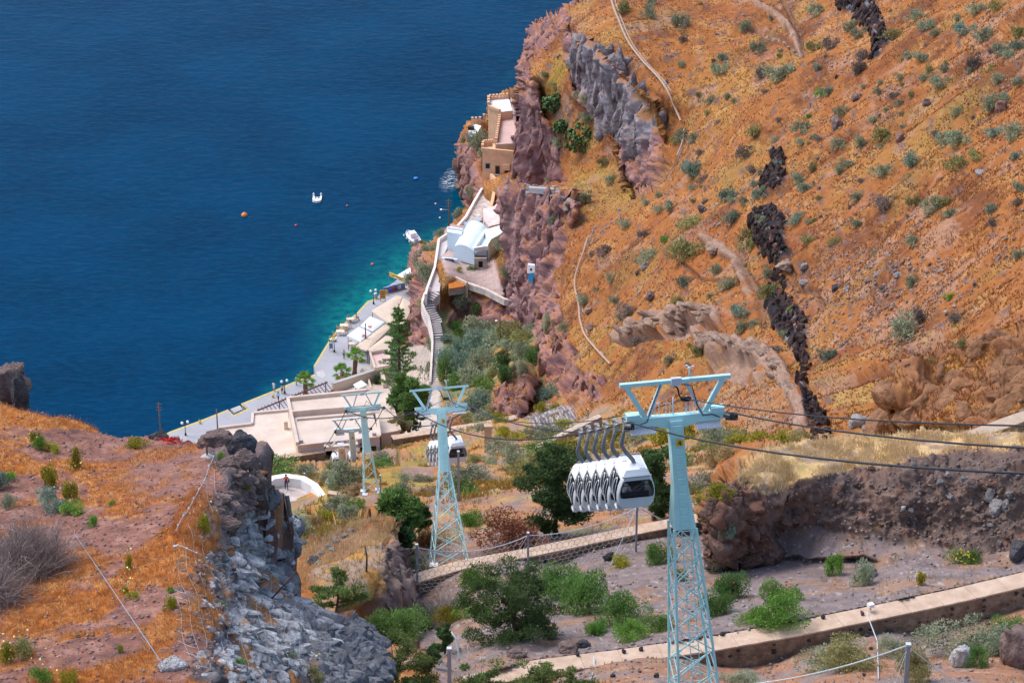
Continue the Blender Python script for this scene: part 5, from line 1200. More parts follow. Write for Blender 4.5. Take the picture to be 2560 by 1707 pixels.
for k, (u, lab) in enumerate(((1567, "nearest white gondola cabin with two seated passengers, right end of row"), (1540, "white gondola cabin second from the tower in the near row"), (1515, "white gondola cabin third from the tower in the near row"), (1491, "white gondola cabin fourth from the tower in the near row"), (1467, "white gondola cabin fifth from the tower in the near row"), (1446, "last white gondola cabin, left end of the near row"))):
    f = .008+.0262*k; a_, b_ = TW[0]['q'](-118, -2), TW[1]['q'](-118, -2); NEAR.append(cabin(a_.lerp(b_, f)-Vector((0, 0, 1.3*4*f*(1-f))), lab, 1.0, "gondola cabins of the near row"))
for k, (u, lab) in enumerate(((1131, "white gondola cabin behind the middle tower, right end of that row"), (1121, "second white gondola cabin from the right behind the middle tower"), (1112, "third white gondola cabin from the right behind the middle tower"), (1103, "fourth white gondola cabin from the right behind the middle tower"), (1095, "fifth white gondola cabin from the right behind the middle tower"), (1088, "leftmost white gondola cabin of the row behind the middle tower"))):
    a, b = tw3['q'](146, -2), tw2['q'](146, -2)
    f = .16+.037*k; p = a.lerp(b, f)-Vector((0, 0, 1.8*4*f*(1-f)))
    cabin(p, lab, 1.0, "gondola cabins of the middle row", skip=('roof_rail', 'buffer'))
for u, v, lab in ((834, 1107, "pale gondola cabin parked at the station, left of the white support"), (876, 1103, "pale gondola cabin parked at the station behind the teal mast")):
    cabin(P(u, v, 376), lab, 1.05, "gondola cabins parked in the station", skip=('roof_rail', 'buffer'))
# ================================================================== WALLS, FENCES, ROCKS
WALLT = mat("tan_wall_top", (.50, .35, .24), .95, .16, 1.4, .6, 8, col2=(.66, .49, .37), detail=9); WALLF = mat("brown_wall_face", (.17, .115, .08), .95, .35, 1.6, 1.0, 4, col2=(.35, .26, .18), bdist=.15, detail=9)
STEEL = mat("grey_post_steel", (.27, .31, .36), .55, .12, 3, metal=.2); WIRE = mat("pale_wire", (.42, .44, .46), .5, .1, 3, metal=.4); WIREL = mat("light_blue_wire", (.50, .58, .62), .5, .1, 3)
def cap_wall(name, label, front, z, thick, h, m1=WALLT, m2=WALLF, jag=.03, seg=2.2):
    """wall whose top front edge runs through photo points at height z; built as masonry lifts with a coping in bays"""
    pts = densify([PZ(u, v, z) for u, v in front], .5); t = thing(name, pts[len(pts)//2]-Vector((0, 0, h)), label, "wall")
    n = len(pts); rng = random.Random(5); dirs = []
    for i in range(n):
        d = pts[min(i+1, n-1)]-pts[max(i-1, 0)]; d.z = 0; d.normalize(); s = Vector((-d.y, d.x, 0)); dirs.append(s if s.y > 0 else -s)
    rows = [0, .18, .4, .6, .8, 1.0]; vs = []; fs = []
    for i, p in enumerate(pts):
        for r in rows:
            vs.append(p+dirs[i]*(rng.uniform(-jag, jag)-.08*r)-Vector((0, 0, .10+r*(h-.1)+(rng.uniform(0, .05) if r > 0 else 0))))
        vs.append(p+dirs[i]*(thick-.06)-Vector((0, 0, .1))); vs.append(p+dirs[i]*thick-Vector((0, 0, h)))
    k = len(rows)+2
    for i in range(n-1):
        for r in range(k-1): fs.append((i*k+r, (i+1)*k+r, (i+1)*k+r+1, i*k+r+1))
    fs += [tuple(range(k)), tuple((n-1)*k+r for r in range(k))[::-1]]
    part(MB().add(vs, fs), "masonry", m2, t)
    b = max(4, int(seg/.5)); i = 0
    while i < n-1:
        j = min(i+b, n-1); mb = MB(); vv = []
        for q_ in range(i, j+1):
            sh = .008 if q_ == i else (-.008 if q_ == j else 0); e_ = (pts[min(q_+1, n-1)]-pts[max(q_-1, 0)]).normalized()*sh
            f_ = rng.uniform(-.02, .02)
            for dd, zz in ((-.03+f_, -.10), (-.03+f_, -.012), (0.0+f_, 0), (thick, .01+f_*.4), (thick+.02, -.1)): vv.append(pts[q_]+e_+dirs[q_]*dd+Vector((0, 0, zz)))
        w_ = j-i+1; ff = [(a*5+r, (a+1)*5+r, (a+1)*5+(r+1) % 5, a*5+(r+1) % 5) for a in range(w_-1) for r in range(5)]+[(0, 1, 2, 3, 4), tuple((w_-1)*5+r for r in (4, 3, 2, 1, 0))]
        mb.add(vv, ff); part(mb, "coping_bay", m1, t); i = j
    CAPW.append((t, pts, dirs, h)); return t
CAPW = []
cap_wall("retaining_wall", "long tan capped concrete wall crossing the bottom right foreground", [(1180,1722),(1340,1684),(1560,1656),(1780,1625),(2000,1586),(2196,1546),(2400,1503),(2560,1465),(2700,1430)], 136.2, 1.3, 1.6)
cap_wall("retaining_wall", "tan capped wall behind the net fence below the middle tower", [(1026,1460),(1155,1421),(1325,1390),(1580,1336),(1764,1300)], 124.9, 1.0, 2.2, jag=.02)
cap_wall("boundary_wall", "stained tan wall in front of the left station roofs", [(600,1168),(645,1157),(735,1141),(812,1129)], 28.9, 1.2, 3.5)
cap_wall("boundary_wall", "tan wall at the foot of the tree right of the station", [(983,1098),(1080,1083),(1200,1066),(1296,1046)], 29.6, 1.2, 3)
cap_wall("boundary_wall", "diagonal pale stone wall rising right behind the middle row cabins", [(1194,1190),(1300,1142),(1400,1092),(1505,1040)], 55, .7, 2.2, mat("pale_stone_cap", (.52, .42, .34), .95, .35, 2, .8, 5), STONE)
cap_wall("path_wall", "low tan path wall running left of the middle tower base", [(818,1232),(880,1243),(936,1259)], 74.2, .6, 1.5)
cap_wall("path_wall", "low tan path wall right of the small cypress", [(1039,1256),(1086,1236)], 74.2, .5, 1.5)
cap_wall("boundary_wall", "pale concrete wall stub at the right edge above the dark bank", [(2440,1098),(2500,1074),(2560,1052),(2640,1026)], 128.5, 1.1, 2.0, mat("greyish_tan_cap", (.46, .35, .26), .95, .15, 1), WALLF)
# round white lookout
t = thing("round_lookout", PZ(730, 1240, 72.2), "round lookout terrace with thick white curved parapet", "terrace")
ring = [(648,1222),(659,1207),(682,1193),(714,1188),(757,1194),(786,1211),(804,1236),(812,1257),(806,1275),(790,1290),(740,1300),(690,1295),(655,1260)]
fp = pz(ring, 73.2); MBf = MB().prism(fp, 66.5, 72.2)
part(MBf, "floor", mat("pinkish_paving", (.52, .40, .36), .95, .3, .9, .5, 4, col2=(.66, .58, .54)), t)
mb = MB(); ribbon(mb, densify(fp[:9], .6), .8, 3.5); part(mb, "parapet", WHITE, t)
for k, (a_, b_) in enumerate((((700,1262),(716,1222)), ((690,1275),(770,1235)), ((716,1245),(745,1275)))):
    mb = MB(); ribbon(mb, [PZ(*a_, 72.24), PZ(*b_, 72.24)], .28, .06); part(mb, "paving_line", GREYC, t)
# ------------------------------------------------------------------ rockfall fence in front of the middle wall
def fence_post(u, vt, vb, label, r=.09, wires=()):
    g = ground(u, vb, -.4); D_ = gdist(u, vb); h = (vb-vt)*D_/F/.87; t = thing("fence_post", g, label, "post", "grey rockfall net posts")
    top = P(u-3, vt, D_*1.0); top = Vector((g.x, g.y, g.z+.4+h)); part(MB().bar(g, top, r*1.5, r*1.5, (0, 1, 0)), "shaft", STEEL, t); part(MB().box(top+Vector((0, 0, .04)), (r*1.8, r*1.8, .08)), "cap", WIREL, t)
    for (u2, v2) in wires:
        e_ = ground(u2, v2, .05); part(MB().tube([top-Vector((0, 0, .1)), e_], .018*D_/170, 5), "guy_wire", WIREL, t)
    return top, g
f1 = fence_post(1036, 1364, 1483, "grey net fence post at the left end of the middle wall", wires=((1005,1400),(1005,1385),(1085,1420)))
f2 = fence_post(1320, 1332, 1442, "grey net fence post behind the big juniper", wires=((1290,1390),))
f3 = fence_post(1590, 1264, 1379, "grey net fence post under the nearest gondola cabin", wires=((1525,1415),(1680,1315),(1676,1312)))
def net(a, b, ha, hb, cell, label, sag=.5, r=.016, hexa=True):
    """hexagonal wire net hung between two post tops"""
    d = b-a; L = d.length; n = max(4, int(L/cell)); mb = MB(); H = max(ha, hb); m_ = int(H/(cell*.8)); g = {}
    def pt(i, j, dx):
        f = min(max((i+dx)/n, 0), 1); p = a.lerp(b, f); s = sag*4*f*(1-f); hh = ha+(hb-ha)*f
        w_ = .25*math.sin(f*9+j*.7); return p-Vector((0, 0, s+(hh-s)*min(1, j/m_)))+Vector((0, -.35*math.sin(math.pi*min(1, j/m_))+w_*.3, 0))
    for j in range(m_):
        for i in range(n):
            o_ = .5*(j % 2); p0 = pt(i, j, o_); p1 = pt(i, j+.62, o_); l_ = pt(i, j+1, o_-.5); r_ = pt(i, j+1, o_+.5)
            mb.tube([p0, p1], r, 3, False); mb.tube([p1, l_], r, 3, False); mb.tube([p1, r_], r, 3, False)
    t = thing("wire_net", (a+b)/2-Vector((0, 0, H)), label, "net"); part(mb, "mesh", WIRE, t)
    part(MB().tube([a.lerp(b, k/12)-Vector((0, 0, sag*4*(k/12)*(1-k/12))) for k in range(13)], r*2, 5), "top_rope", WIREL, t)
    return t
up = Vector((0, 0, -.15))
net(f1[0]+up, f2[0]+up, (f1[0]-f1[1]).z-.5, (f2[0]-f2[1]).z-.4, .42, "hexagonal rockfall net between left and middle fence posts", .7)
net(f2[0]+up, f3[0]+up, (f2[0]-f2[1]).z-.4, (f3[0]-f3[1]).z-.6, .42, "hexagonal rockfall net between middle post and post under the cabin", .5)
f4 = fence_post(1124, 1619, 1722, "thick grey net post at the bottom left of the gully", .13, wires=((1070,1668),(1078,1672),(1170,1682),(1240,1672),(1165,1690)))
f5 = fence_post(2259, 1607, 1770, "thick grey net post in the bottom right corner", .13, wires=((2190,1770),(2212,1780),(2385,1705),(2395,1720)))
t = thing("net_rope", f5[0], "pale blue net rope running left from the bottom right post", "rope"); part(MB().tube([f5[0].lerp(P(1850, 1712, 138), k/12)-Vector((0, 0, 1.0*4*(k/12)*(1-k/12)*.35)) for k in range(13)], .035, 5), "rope_strand", WIREL, t)
t = thing("drain_pipe", ground(2200, 1600), "thin white pipe hanging over the long foreground wall", "pipe"); part(MB().tube([PZ(2168, 1530, 136.3), PZ(2172, 1546, 136.2), ground(2192, 1612, .3), ground(2196, 1700, .1)], .03, 6), "tube", WIREL, t)
t = thing("drain_pipe", ground(1480, 1690), "pair of white pipes over the foreground wall near the juniper", "pipe"); part(MB().tube([PZ(1485, 1640, 136.4), PZ(1486, 1672, 136.1), ground(1476, 1705, .2)], .035, 6), "tube", WIREL, t)
p = PZ(2176, 1524, 136.3); t = thing("lamp_box", p, "small pale metal box standing on the foreground wall", "box"); part(MB().box(p+Vector((0, 0, .3)), (.32, .28, .22), Matrix.Rotation(.4, 3, 'Z')), "housing", WHITE, t); part(MB().tube([p, p+Vector((0, 0, .22))], .04, 6), "foot", STEEL, t)
for u, vt, vb, lab in ((952,1178,1266,"thin grey post right of the lattice tower by the station"),(1147,1130,1252,"grey post leaning behind the middle tower"),(1470,1028,1082,"grey post above the near row of cabins"),(760,1176,1192,"short grey post behind the white round parapet")):
    fence_post(u, vt, vb, lab, .1)
g = ground(1214, 1118, -.3); t = thing("stone_pillar", g, "tall tan stone pillar beside the diagonal wall", "pillar"); part(MB().prism([g+Vector((x, y, 0)) for x, y in ((-.45, -.4), (.45, -.4), (.45, .4), (-.45, .4))], g.z, g.z+4.0), "shaft", TANC, t); part(MB().box(g+Vector((.02, 0, 4.1)), (1.05, .95, .18)), "cap", TANC, t)
p = ground(868, 1152, .0)
# ------------------------------------------------------------------ net rope running down the big slope
NETM = mat("beige_net_cord", (.46, .33, .25), .95, .2, 4); line = [(1522,-20),(1535,40),(1560,100),(1600,160),(1640,200),(1672,250),(1690,300),(1706,330)]
def slope_line(pts, lift, r, name, label, cat, wdt=0):
    cs = []
    for a_, b_ in zip(pts[:-1], pts[1:]):
        k = max(1, int(math.hypot(b_[0]-a_[0], b_[1]-a_[1])/9))
        for i in range(k): cs.append((a_[0]+(b_[0]-a_[0])*i/k, a_[1]+(b_[1]-a_[1])*i/k))
    ps = [ground(u, v, lift) for u, v in cs]
    ps = [sum((ps[min(max(i+j, 0), len(ps)-1)] for j in (-2, -1, 0, 1, 2)), Vector())/5 for i in range(len(ps))]
    t = thing(name, ps[len(ps)//2], label, cat); mb = MB(); mb.tube(ps, r, 5)
    if wdt:
        mb.tube([p+Vector((wdt, 0, -.35)) for p in ps], r*.7, 5)
        for i in range(0, len(ps)-1, 1): mb.bar(ps[i], ps[i+1]+Vector((wdt, 0, -.35)), .05); mb.bar(ps[i]+Vector((wdt, 0, -.35)), ps[i+1], .05)
    part(mb, "netting", NETM, t); return t
slope_line(line, 1.0, .16, "slope_net", "beige rockfall net draped down the upper orange slope", "net", .7)
slope_line([(1706,330),(1700,365),(1690,400),(1692,425)], 1.2, .12, "slope_net", "beige net strip dangling below the upper slope net", "net", .9)
slope_line([(1692,425),(1640,470),(1560,520),(1500,590),(1468,625)], .7, .06, "slope_net", "faint net line crossing the lower left of the orange slope", "net")
slope_line([(1468,600),(1452,660),(1440,715),(1448,790),(1462,850),(1500,895),(1545,945)], .9, .13, "slope_net", "beige net rope descending to the nearest tower top", "net", .6)
for u, v, h_, dx, lab in ((1690,420,3.0,.8,"leaning steel net post below the dangling strip"),(1632,478,3.0,-.8,"leaning net post at the cliff edge of the orange slope"),(1556,560,2.6,-.6,"leaning net post left on the orange slope above the cave house"),(1470,615,3.4,.8,"leaning net post at the top of the lower net rope"),(1544,228,3.4,.4,"thin pale pole standing in the yellow grass of the cliff ledge")):
    g = ground(u, v, -.2); t = thing("net_post", g, lab, "post"); part(MB().tube([g, g+Vector((dx, .2, h_))], .09, 6), "shaft", STEEL, t); part(MB().box(g+Vector((dx, .2, h_)), (.22, .22, .12)), "cap", STEEL, t)
# ------------------------------------------------------------------ boulders
def boulder_mesh(seed, rough=.25, sub=10):
    r = np.random.default_rng(seed); k = np.linspace(-1, 1, sub+1); V = []; Q = []
    for ax in range(3):
        for sg_ in (-1, 1):
            b0 = len(V)
            for a_ in k:
                for b_ in k:
                    p = [0, 0, 0]; p[ax] = sg_; p[(ax+1) % 3] = a_*sg_; p[(ax+2) % 3] = b_; V.append(p)
            for i in range(sub):
                for j in range(sub): Q.append([b0+i*(sub+1)+j, b0+(i+1)*(sub+1)+j, b0+(i+1)*(sub+1)+j+1, b0+i*(sub+1)+j+1])
    V = np.array(V, float); nn_ = V/np.linalg.norm(V, axis=1)[:, None]; V = nn_*.72+V*.28*.8
    for _ in range(18):                                  # cut flat facets
        d_ = r.normal(size=3); d_ /= np.linalg.norm(d_); c_ = r.uniform(.50, .78); s = V@d_; V = V-np.maximum(s-c_, 0)[:, None]*d_*.9
    V = V*(1+rough*fbm(V*1.6+seed*7, 4, seed)[:, None]); V += (.13*fbm(V*2.6+seed, 3, seed+3)+.05*np.round(3*fbm(V*3.5+seed, 2, seed+4))/1.5+.04*fbm(V*8+seed, 3, seed+5))[:, None]*nn_
    me = mesh_np("boulder", V, np.array(Q), None, False); return me
BM = [boulder_mesh(s) for s in range(5)]; BMATS = {}
def rockfar(key, c, c2=None): return mat("rock_"+key, c, .95, .35, .8, 1.0, 1.7, col2=c2, bdist=.55, detail=10)
def rockmat(key, c, c2=None):
    return mat("rock_"+key, c, .95, .35, 1.8, 1.0, 5, col2=c2, bdist=.22, detail=9)
RK = dict(dark=rockmat("dark_basalt", (.06, .058, .065), (.13, .12, .13)), grey=rockmat("grey", (.26, .245, .25), (.40, .37, .36)), brown=rockmat("purple_brown", (.17, .115, .105), (.27, .19, .17)), tan=rockmat("tan", (.27, .175, .125), (.44, .31, .235)), red=rockmat("red_brown", (.26, .13, .10), (.36, .2, .16)), white=rockmat("pale", (.5, .47, .46), (.7, .68, .67)), dike=rockfar("black_lava", (.012, .012, .015), (.085, .05, .045)), rust=rockfar("rust_brown", (.17, .08, .042), (.36, .185, .095)), knob=rockmat("knob_brown", (.12, .07, .055), (.24, .145, .115)), greyp=rockfar("grey_purple", (.17, .125, .13), (.34, .295, .305)), darkc=rockmat("charcoal_grey", (.085, .085, .095), (.26, .26, .28)), bankf=rockmat("bank_dark_brown", (.11, .075, .062), (.25, .165, .13)), purple=rockfar("purple_red", (.20, .105, .11), (.40, .225, .21)), crag=rockmat("layered_grey", (.10, .098, .105), (.60, .59, .61)))
BOUL = {}
def boulder(p, sx, sy, sz, key, label, k=None, rz=None, group=None, tilt=0, name="boulder"):
    i = RNG.integers(0, 5) if k is None else k
    if (i, key) not in BOUL: me = BM[i].copy(); me.materials.clear(); me.materials.append(RK[key]); BOUL[(i, key)] = me
    o = link(name, BOUL[(i, key)], None, label=label, cat="rock", group=group); o.location = p; o.scale = (sx, sy, sz); o.rotation_euler = (tilt, tilt*.6, RNG.uniform(0, 6.28) if rz is None else rz)
    return o
def boulder_np(seed, sub=4):
    """angular block: a ball cut by many planes"""
    me = boulder_mesh(seed, .05, sub); v = np.zeros(len(me.vertices)*3, np.float32); me.vertices.foreach_get("co", v); q = np.zeros(len(me.polygons)*4, np.int32); me.polygons.foreach_get("vertices", q); bpy.data.meshes.remove(me)
    v = v.reshape(-1, 3); v = v/np.linalg.norm(v, axis=1)[:, None]; r = np.random.default_rng(seed)
    for _ in range(13):
        d_ = r.normal(size=3); d_ /= np.linalg.norm(d_); s = v@d_; v = v-np.maximum(s-r.uniform(.42, .72), 0)[:, None]*d_
    return v*1.25+.03*r.normal(size=v.shape)*0, q.reshape(-1, 4)
BNP = [boulder_np(100+s) for s in range(6)]
def crag(name, label, poly, n, size, key, gf, seed, asp=(1, .8, .9), sink=.15, lift=0., al=False):
    """one jointed outcrop: angular blocks grown into each other"""
    rng = np.random.default_rng(seed); us = [p[0] for p in poly]; vs_ = [p[1] for p in poly]; Vs = []; Qs = []; b0 = 0; k = 0; c0 = None
    while k < n:
        u, v = rng.uniform(min(us), max(us)), rng.uniform(min(vs_), max(vs_))
        if pdist(np.array([u]), np.array([v]), poly)[0] < 0: continue
        k += 1; p = gf(u, v); D_ = p.y*CP-(p.z-CAMZ)*SP; s = D_/F*rng.uniform(*size)*.5; V, Q = BNP[rng.integers(0, 6)]
        R_ = np.array((Matrix.Rotation(rng.uniform(0, 6.28), 3, 'Z')@Matrix.Rotation(rng.uniform(-.5, .5), 3, 'X')) if not al else (Matrix.Rotation(rng.uniform(-.5, .5), 3, 'Z')@Matrix.Rotation(.32+rng.uniform(-.12, .12), 3, 'Y')@Matrix.Rotation(rng.uniform(-.15, .25), 3, 'X'))); W = (V*np.array(asp)*s)@R_.T+np.array(p)+np.array([0, s*sink, -s*sink+lift]); Vs.append(W); Qs.append(Q+b0); b0 += len(V)
        if c0 is None: c0 = np.array(p)
    o = link(name, mesh_np(name, np.concatenate(Vs)-c0, np.concatenate(Qs), RK[key]), None, kind="structure"); o.location = c0; return o
DK = [[(2086,-10),(2104,23),(2144,52),(2178,86),(2178,126),(2184,149),(2205,118),(2225,96),(2210,57),(2188,11),(2165,-10)], [(1915,372),(1934,360),(1960,402),(1972,453),(1949,486),(1918,508),(1924,470),(1913,430),(1930,400)], [(1890,560),(1931,522),(1970,553),(1972,620),(1958,668),(1931,650),(1900,618)], [(1933,710),(1981,742),(2010,806),(2018,893),(2000,893),(1940,815),(1912,764)], [(2000,950),(2015,968),(2044,998),(2066,1052),(2074,1100),(2034,1108),(2008,1019)]]
for k, lab in enumerate(("topmost black lava dike crossing the orange slope", "black lava dike outcrop below the straw tuft, upper middle", "widest black lava dike outcrop in the middle of the slope", "long black lava dike outcrop right of the cave ledges", "lowest black and rust lava dike above the straw bank")):
    crag("lava_dike", lab, DK[k], 110, (10, 32), "dike", ground, 500+k, (.75, .75, 1.5), .25)
crag("lava_dike", "", [(1945,662),(1966,668),(1962,718),(1934,714)], 34, (10, 24), "dike", ground, 505, (.75, .75, 1.5), .25)
crag("lava_dike", "", [(1998,886),(2018,886),(2018,968),(1998,955)], 40, (10, 24), "dike", ground, 506, (.75, .75, 1.5), .25)
crag("dike_rubble", "", [(1960,700),(2000,720),(2030,800),(2045,900),(2028,905),(2014,806),(1985,745)], 60, (5, 14), "brown", ground, 507)
crag("dike_rubble", "", [(1880,520),(1900,600),(1935,668),(1990,640),(1985,540),(1960,520)], 50, (5, 13), "brown", ground, 508)
crag("cave_ledge", "tan rock ledge roofing the long shallow cave on the slope", [(1560,846),(1640,800),(1740,776),(1790,784),(1790,796),(1740,792),(1650,818),(1580,858)], 40, (18, 40), "tan", ground, 511, (1.6, 1, .4), lift=.2, al=True)
crag("cave_ledge", "tan layered ledge arching over the second cave on the slope", [(1748,842),(1800,836),(1900,862),(1950,920),(1990,990),(1975,1000),(1925,935),(1880,886),(1800,862),(1752,872)], 60, (18, 42), "tan", ground, 512, (1.5, 1, .45), lift=.2, al=True)
crag("cave_ledge", "brown split ledge near the upper right of the slope", [(1880,66),(1950,90),(1995,132),(1985,140),(1940,104),(1880,80)], 16, (12, 26), "tan", ground, 513, (1.2, .8, .6))
crag("rock_shoulder", "craggy orange brown rock shoulder above the straw bank", [(2210,1068),(2232,985),(2255,935),(2340,892),(2480,862),(2560,838),(2640,820),(2640,1030),(2450,1050),(2400,1075),(2300,1060)], 60, (50, 130), "rust", ground, 514, (1.1, .8, .8), .55)
crag("bank_knob", "craggy dark brown rock knob at the left end of the bank", [(1768,1385),(1775,1300),(1798,1232),(1845,1200),(1890,1215),(1912,1300),(1915,1385),(1850,1395)], 46, (36, 84), "knob", ground, 515, (1, .7, .9), .45)
crag("knoll_cliff", "eroded grey brown rock face on the right of the knoll", [(958,1385),(1000,1360),(1026,1440),(1042,1500),(1050,1580),(1000,1600),(965,1560),(955,1470)], 40, (16, 40), "brown", ground, 516, (.8, .7, 1.5), .3)
crag("bank_face", "", [(1930,1240),(2040,1210),(2160,1195),(2300,1165),(2440,1135),(2640,1125),(2640,1380),(2400,1355),(2260,1340),(2150,1310),(2000,1290),(1940,1310)], 150, (16, 56), "bankf", ground, 533, (1, .8, .8), .5)
crag("rubble_heap", "heap of grey rubble stones between the tan walls", [(1310,1050),(1380,1020),(1440,1025),(1425,1058),(1345,1074)], 110, (5, 12), "grey", ground, 517)
crag("ledge_rim", "rough dark grey rim of the ledge beside the concrete beam", [(1256,474),(1320,466),(1392,474),(1430,500),(1420,512),(1386,494),(1330,486),(1262,488)], 46, (12, 26), "grey", ground, 518, (1.2, .8, .7))
crag("cliff_brow", "grey purple brow of rock over the grassy cliff ledge", [(1412,66),(1440,84),(1500,118),(1560,190),(1640,250),(1655,330),(1600,380),(1556,325),(1500,285),(1440,200),(1415,130)], 75, (40, 90), "greyp", ground, 519, (.7, .6, 1.9), .95)
crag("castle_cliff", "purple fluted rock wall behind the ochre house", [(1302,215),(1340,220),(1352,300),(1380,345),(1400,415),(1405,452),(1350,458),(1300,452),(1296,330)], 70, (14, 40), "purple", ground, 520, (.6, .6, 2.3), .8)
crag("cave_cliff", "purple red eroded cliff around the blue door", [(1278,508),(1310,492),(1400,500),(1435,535),(1395,610),(1365,700),(1345,760),(1340,815),(1290,790),(1285,700),(1284,600)], 95, (28, 80), "purple", ground, 521, (.65, .6, 2.0), .95)
crag("shore_cliff", "red brown cliff pillar above the green hollow", [(1352,770),(1372,715),(1395,770),(1428,860),(1445,930),(1505,962),(1495,1000),(1405,992),(1372,950),(1352,880)], 70, (16, 48), "red", ground, 522, (.8, .7, 1.7), .55)
crag("sea_rock", "rounded red purple sea rock below the ochre house", [(1146,385),(1165,360),(1205,405),(1196,478),(1168,512),(1148,485)], 34, (18, 44), "red", ground, 523, (1, .8, 1.2), .5)
crag("rock_tooth", "red rock tooth standing over the green hollow", [(1246,1040),(1248,985),(1262,942),(1290,926),(1322,960),(1305,1040)], 34, (18, 44), "red", ground, 524, (1, .7, 1.2), .5)
crag("stair_rock", "dark red rock mass beside the long stairway", [(1000,770),(1030,740),(1060,760),(1068,800),(1062,850),(1000,862)], 34, (16, 36), "red", ground, 525, (1, .8, 1.1), .5)
crag("sea_cliff", "purple headland rock at the top of the coast", [(1448,2),(1402,38),(1336,66),(1312,110),(1308,185),(1325,195),(1345,140),(1385,105),(1425,55)], 50, (14, 40), "purple", ground, 526, (1, .8, 1.0), .5)
for wi, cnt in ((0, 90), (1, 50)):
    t, pts, dirs, h = CAPW[wi]; rw_ = random.Random(wi)
    for k in range(cnt):
        i = rw_.randrange(len(pts)); key = "dark" if rw_.random() < .7 else "red"; bi = rw_.randrange(5)
        if (bi, key) not in BOUL: me = BM[bi].copy(); me.materials.clear(); me.materials.append(RK[key]); BOUL[(bi, key)] = me
        o = link("bedded_stone", BOUL[(bi, key)], t); s_ = rw_.uniform(.05, .15); o.location = pts[i]-Vector(t.location)-dirs[i]*.02-Vector((0, 0, rw_.uniform(.25, .95))); o.scale = (s_*1.4, s_*.6, s_*.8); o.rotation_euler = (0, 0, rw_.uniform(-.3, .3))
# big ones on the near bluff
def lb(u, v, wpx, hpx, key, label, D_=91, k=None, rz=0., dep=.9, tilt=.0):
    if v > 1140: g_ = lground(u, v); D_ = g_.y*CP-(g_.z-CAMZ)*SP+.1
    p = P(u, v, D_); s = D_/F; boulder(p, wpx*s*.62, wpx*s*.5*dep, hpx*s*.66, key, label, k, rz, None, tilt)
lb(540, 1105, 105, 62, "brown", "big purple brown boulder on the bluff edge, left of the dark one", 92, 1, .2)
lb(603, 1112, 88, 66, "dark", "dark grey boulder perched at the top right of the bluff", 91, 3, .9)
lb(466, 1118, 50, 34, "brown", "smaller brown boulder beside the red flowers on the bluff", 93, 0)
lb(400, 1100, 56, 40, "dark", "dark rock left of the red flowers on the bluff rim", 94, 2); lb(432, 1108, 44, 30, "grey", "grey rock on the bluff rim beside the wooden pole", 94, 4)
lb(610, 1160, 80, 66, "brown", "brown ledge rock under the dark perched boulder", 88, 2, .4); lb(636, 1207, 62, 56, "brown", "purple brown ledge rock beside the yellow flowers", 87, 0, .3); lb(570, 1165, 60, 44, "brown", "flat brown slab rock left of the ledge rocks", 87, 4, .3)
lb(15, 968, 112, 120, "brown", "tall overhanging rock at the left edge above the sea", 99, 1, .5); lb(48, 985, 52, 100, "dark", "dark split flank of the overhanging rock at left edge", 98, 3, .2); lb(40, 930, 66, 44, "brown", "pointed crest of the overhanging rock at left edge", 99, 2, .7, tilt=-.3)
lb(430, 1668, 74, 60, "white", "whitish grouted rock at the bottom of the bluff", 70, 0, .2); lb(180, 1072, 40, 20, "grey", "flat grey rock on the bluff rim", 95, 2); lb(150, 1058, 30, 16, "brown", "small brown rock on the bluff rim near flowering stems", 95, 1)
lb(560, 1320, 110, 50, "brown", "smooth brown ledge inside the wire netting", 83, 2, .1, .6)
CRP = [(600,1290),(690,1250),(726,1320),(716,1385),(700,1430),(745,1500),(830,1545),(835,1620),(720,1700),(560,1720),(560,1600),(590,1520),(570,1430),(570,1350)]
crag("grey_crag", "pale grey fractured crag under the wire netting", [(600,1290),(690,1250),(726,1320),(716,1385),(700,1430),(745,1500),(830,1545),(835,1620),(720,1700),(560,1720),(560,1600),(590,1520),(570,1430),(570,1350)], 480, (14, 62), "crag", lground, 530, (1.5, .9, .30), .2, al=True)
crag("dark_crag", "dark layered rock lump in the bottom left middle", [(780,1540),(880,1552),(935,1580),(950,1640),(950,1760),(840,1780),(800,1680),(770,1600)], 160, (24, 76), "darkc", lground, 531, (1.4, .8, .42), .35, al=True)
crag("brown_crag", "brown blocky rock steps at the top of the netting", [(545,1150),(622,1142),(636,1185),(668,1235),(670,1262),(620,1290),(540,1300),(520,1240)], 110, (18, 60), "brown", lground, 532, (1.3, .85, .45), .3, al=True)
crag("dark_crag", "", [(640,1215),(672,1235),(700,1250),(728,1312),(722,1392),(700,1422),(684,1330)], 80, (22, 60), "darkc", lground, 542, (.9, .8, 1.0), .2)
crag("bluff_stones", "", [(450,1400),(560,1380),(585,1450),(575,1560),(560,1700),(470,1690),(440,1560)], 120, (8, 34), "brown", lground, 540, (1.2, .9, .6), .2)
crag("bluff_stones", "", [(480,1300),(560,1300),(590,1400),(570,1520),(580,1640),(500,1700),(480,1500)], 70, (8, 40), "crag", lground, 541, (1.3, .9, .5), .2)
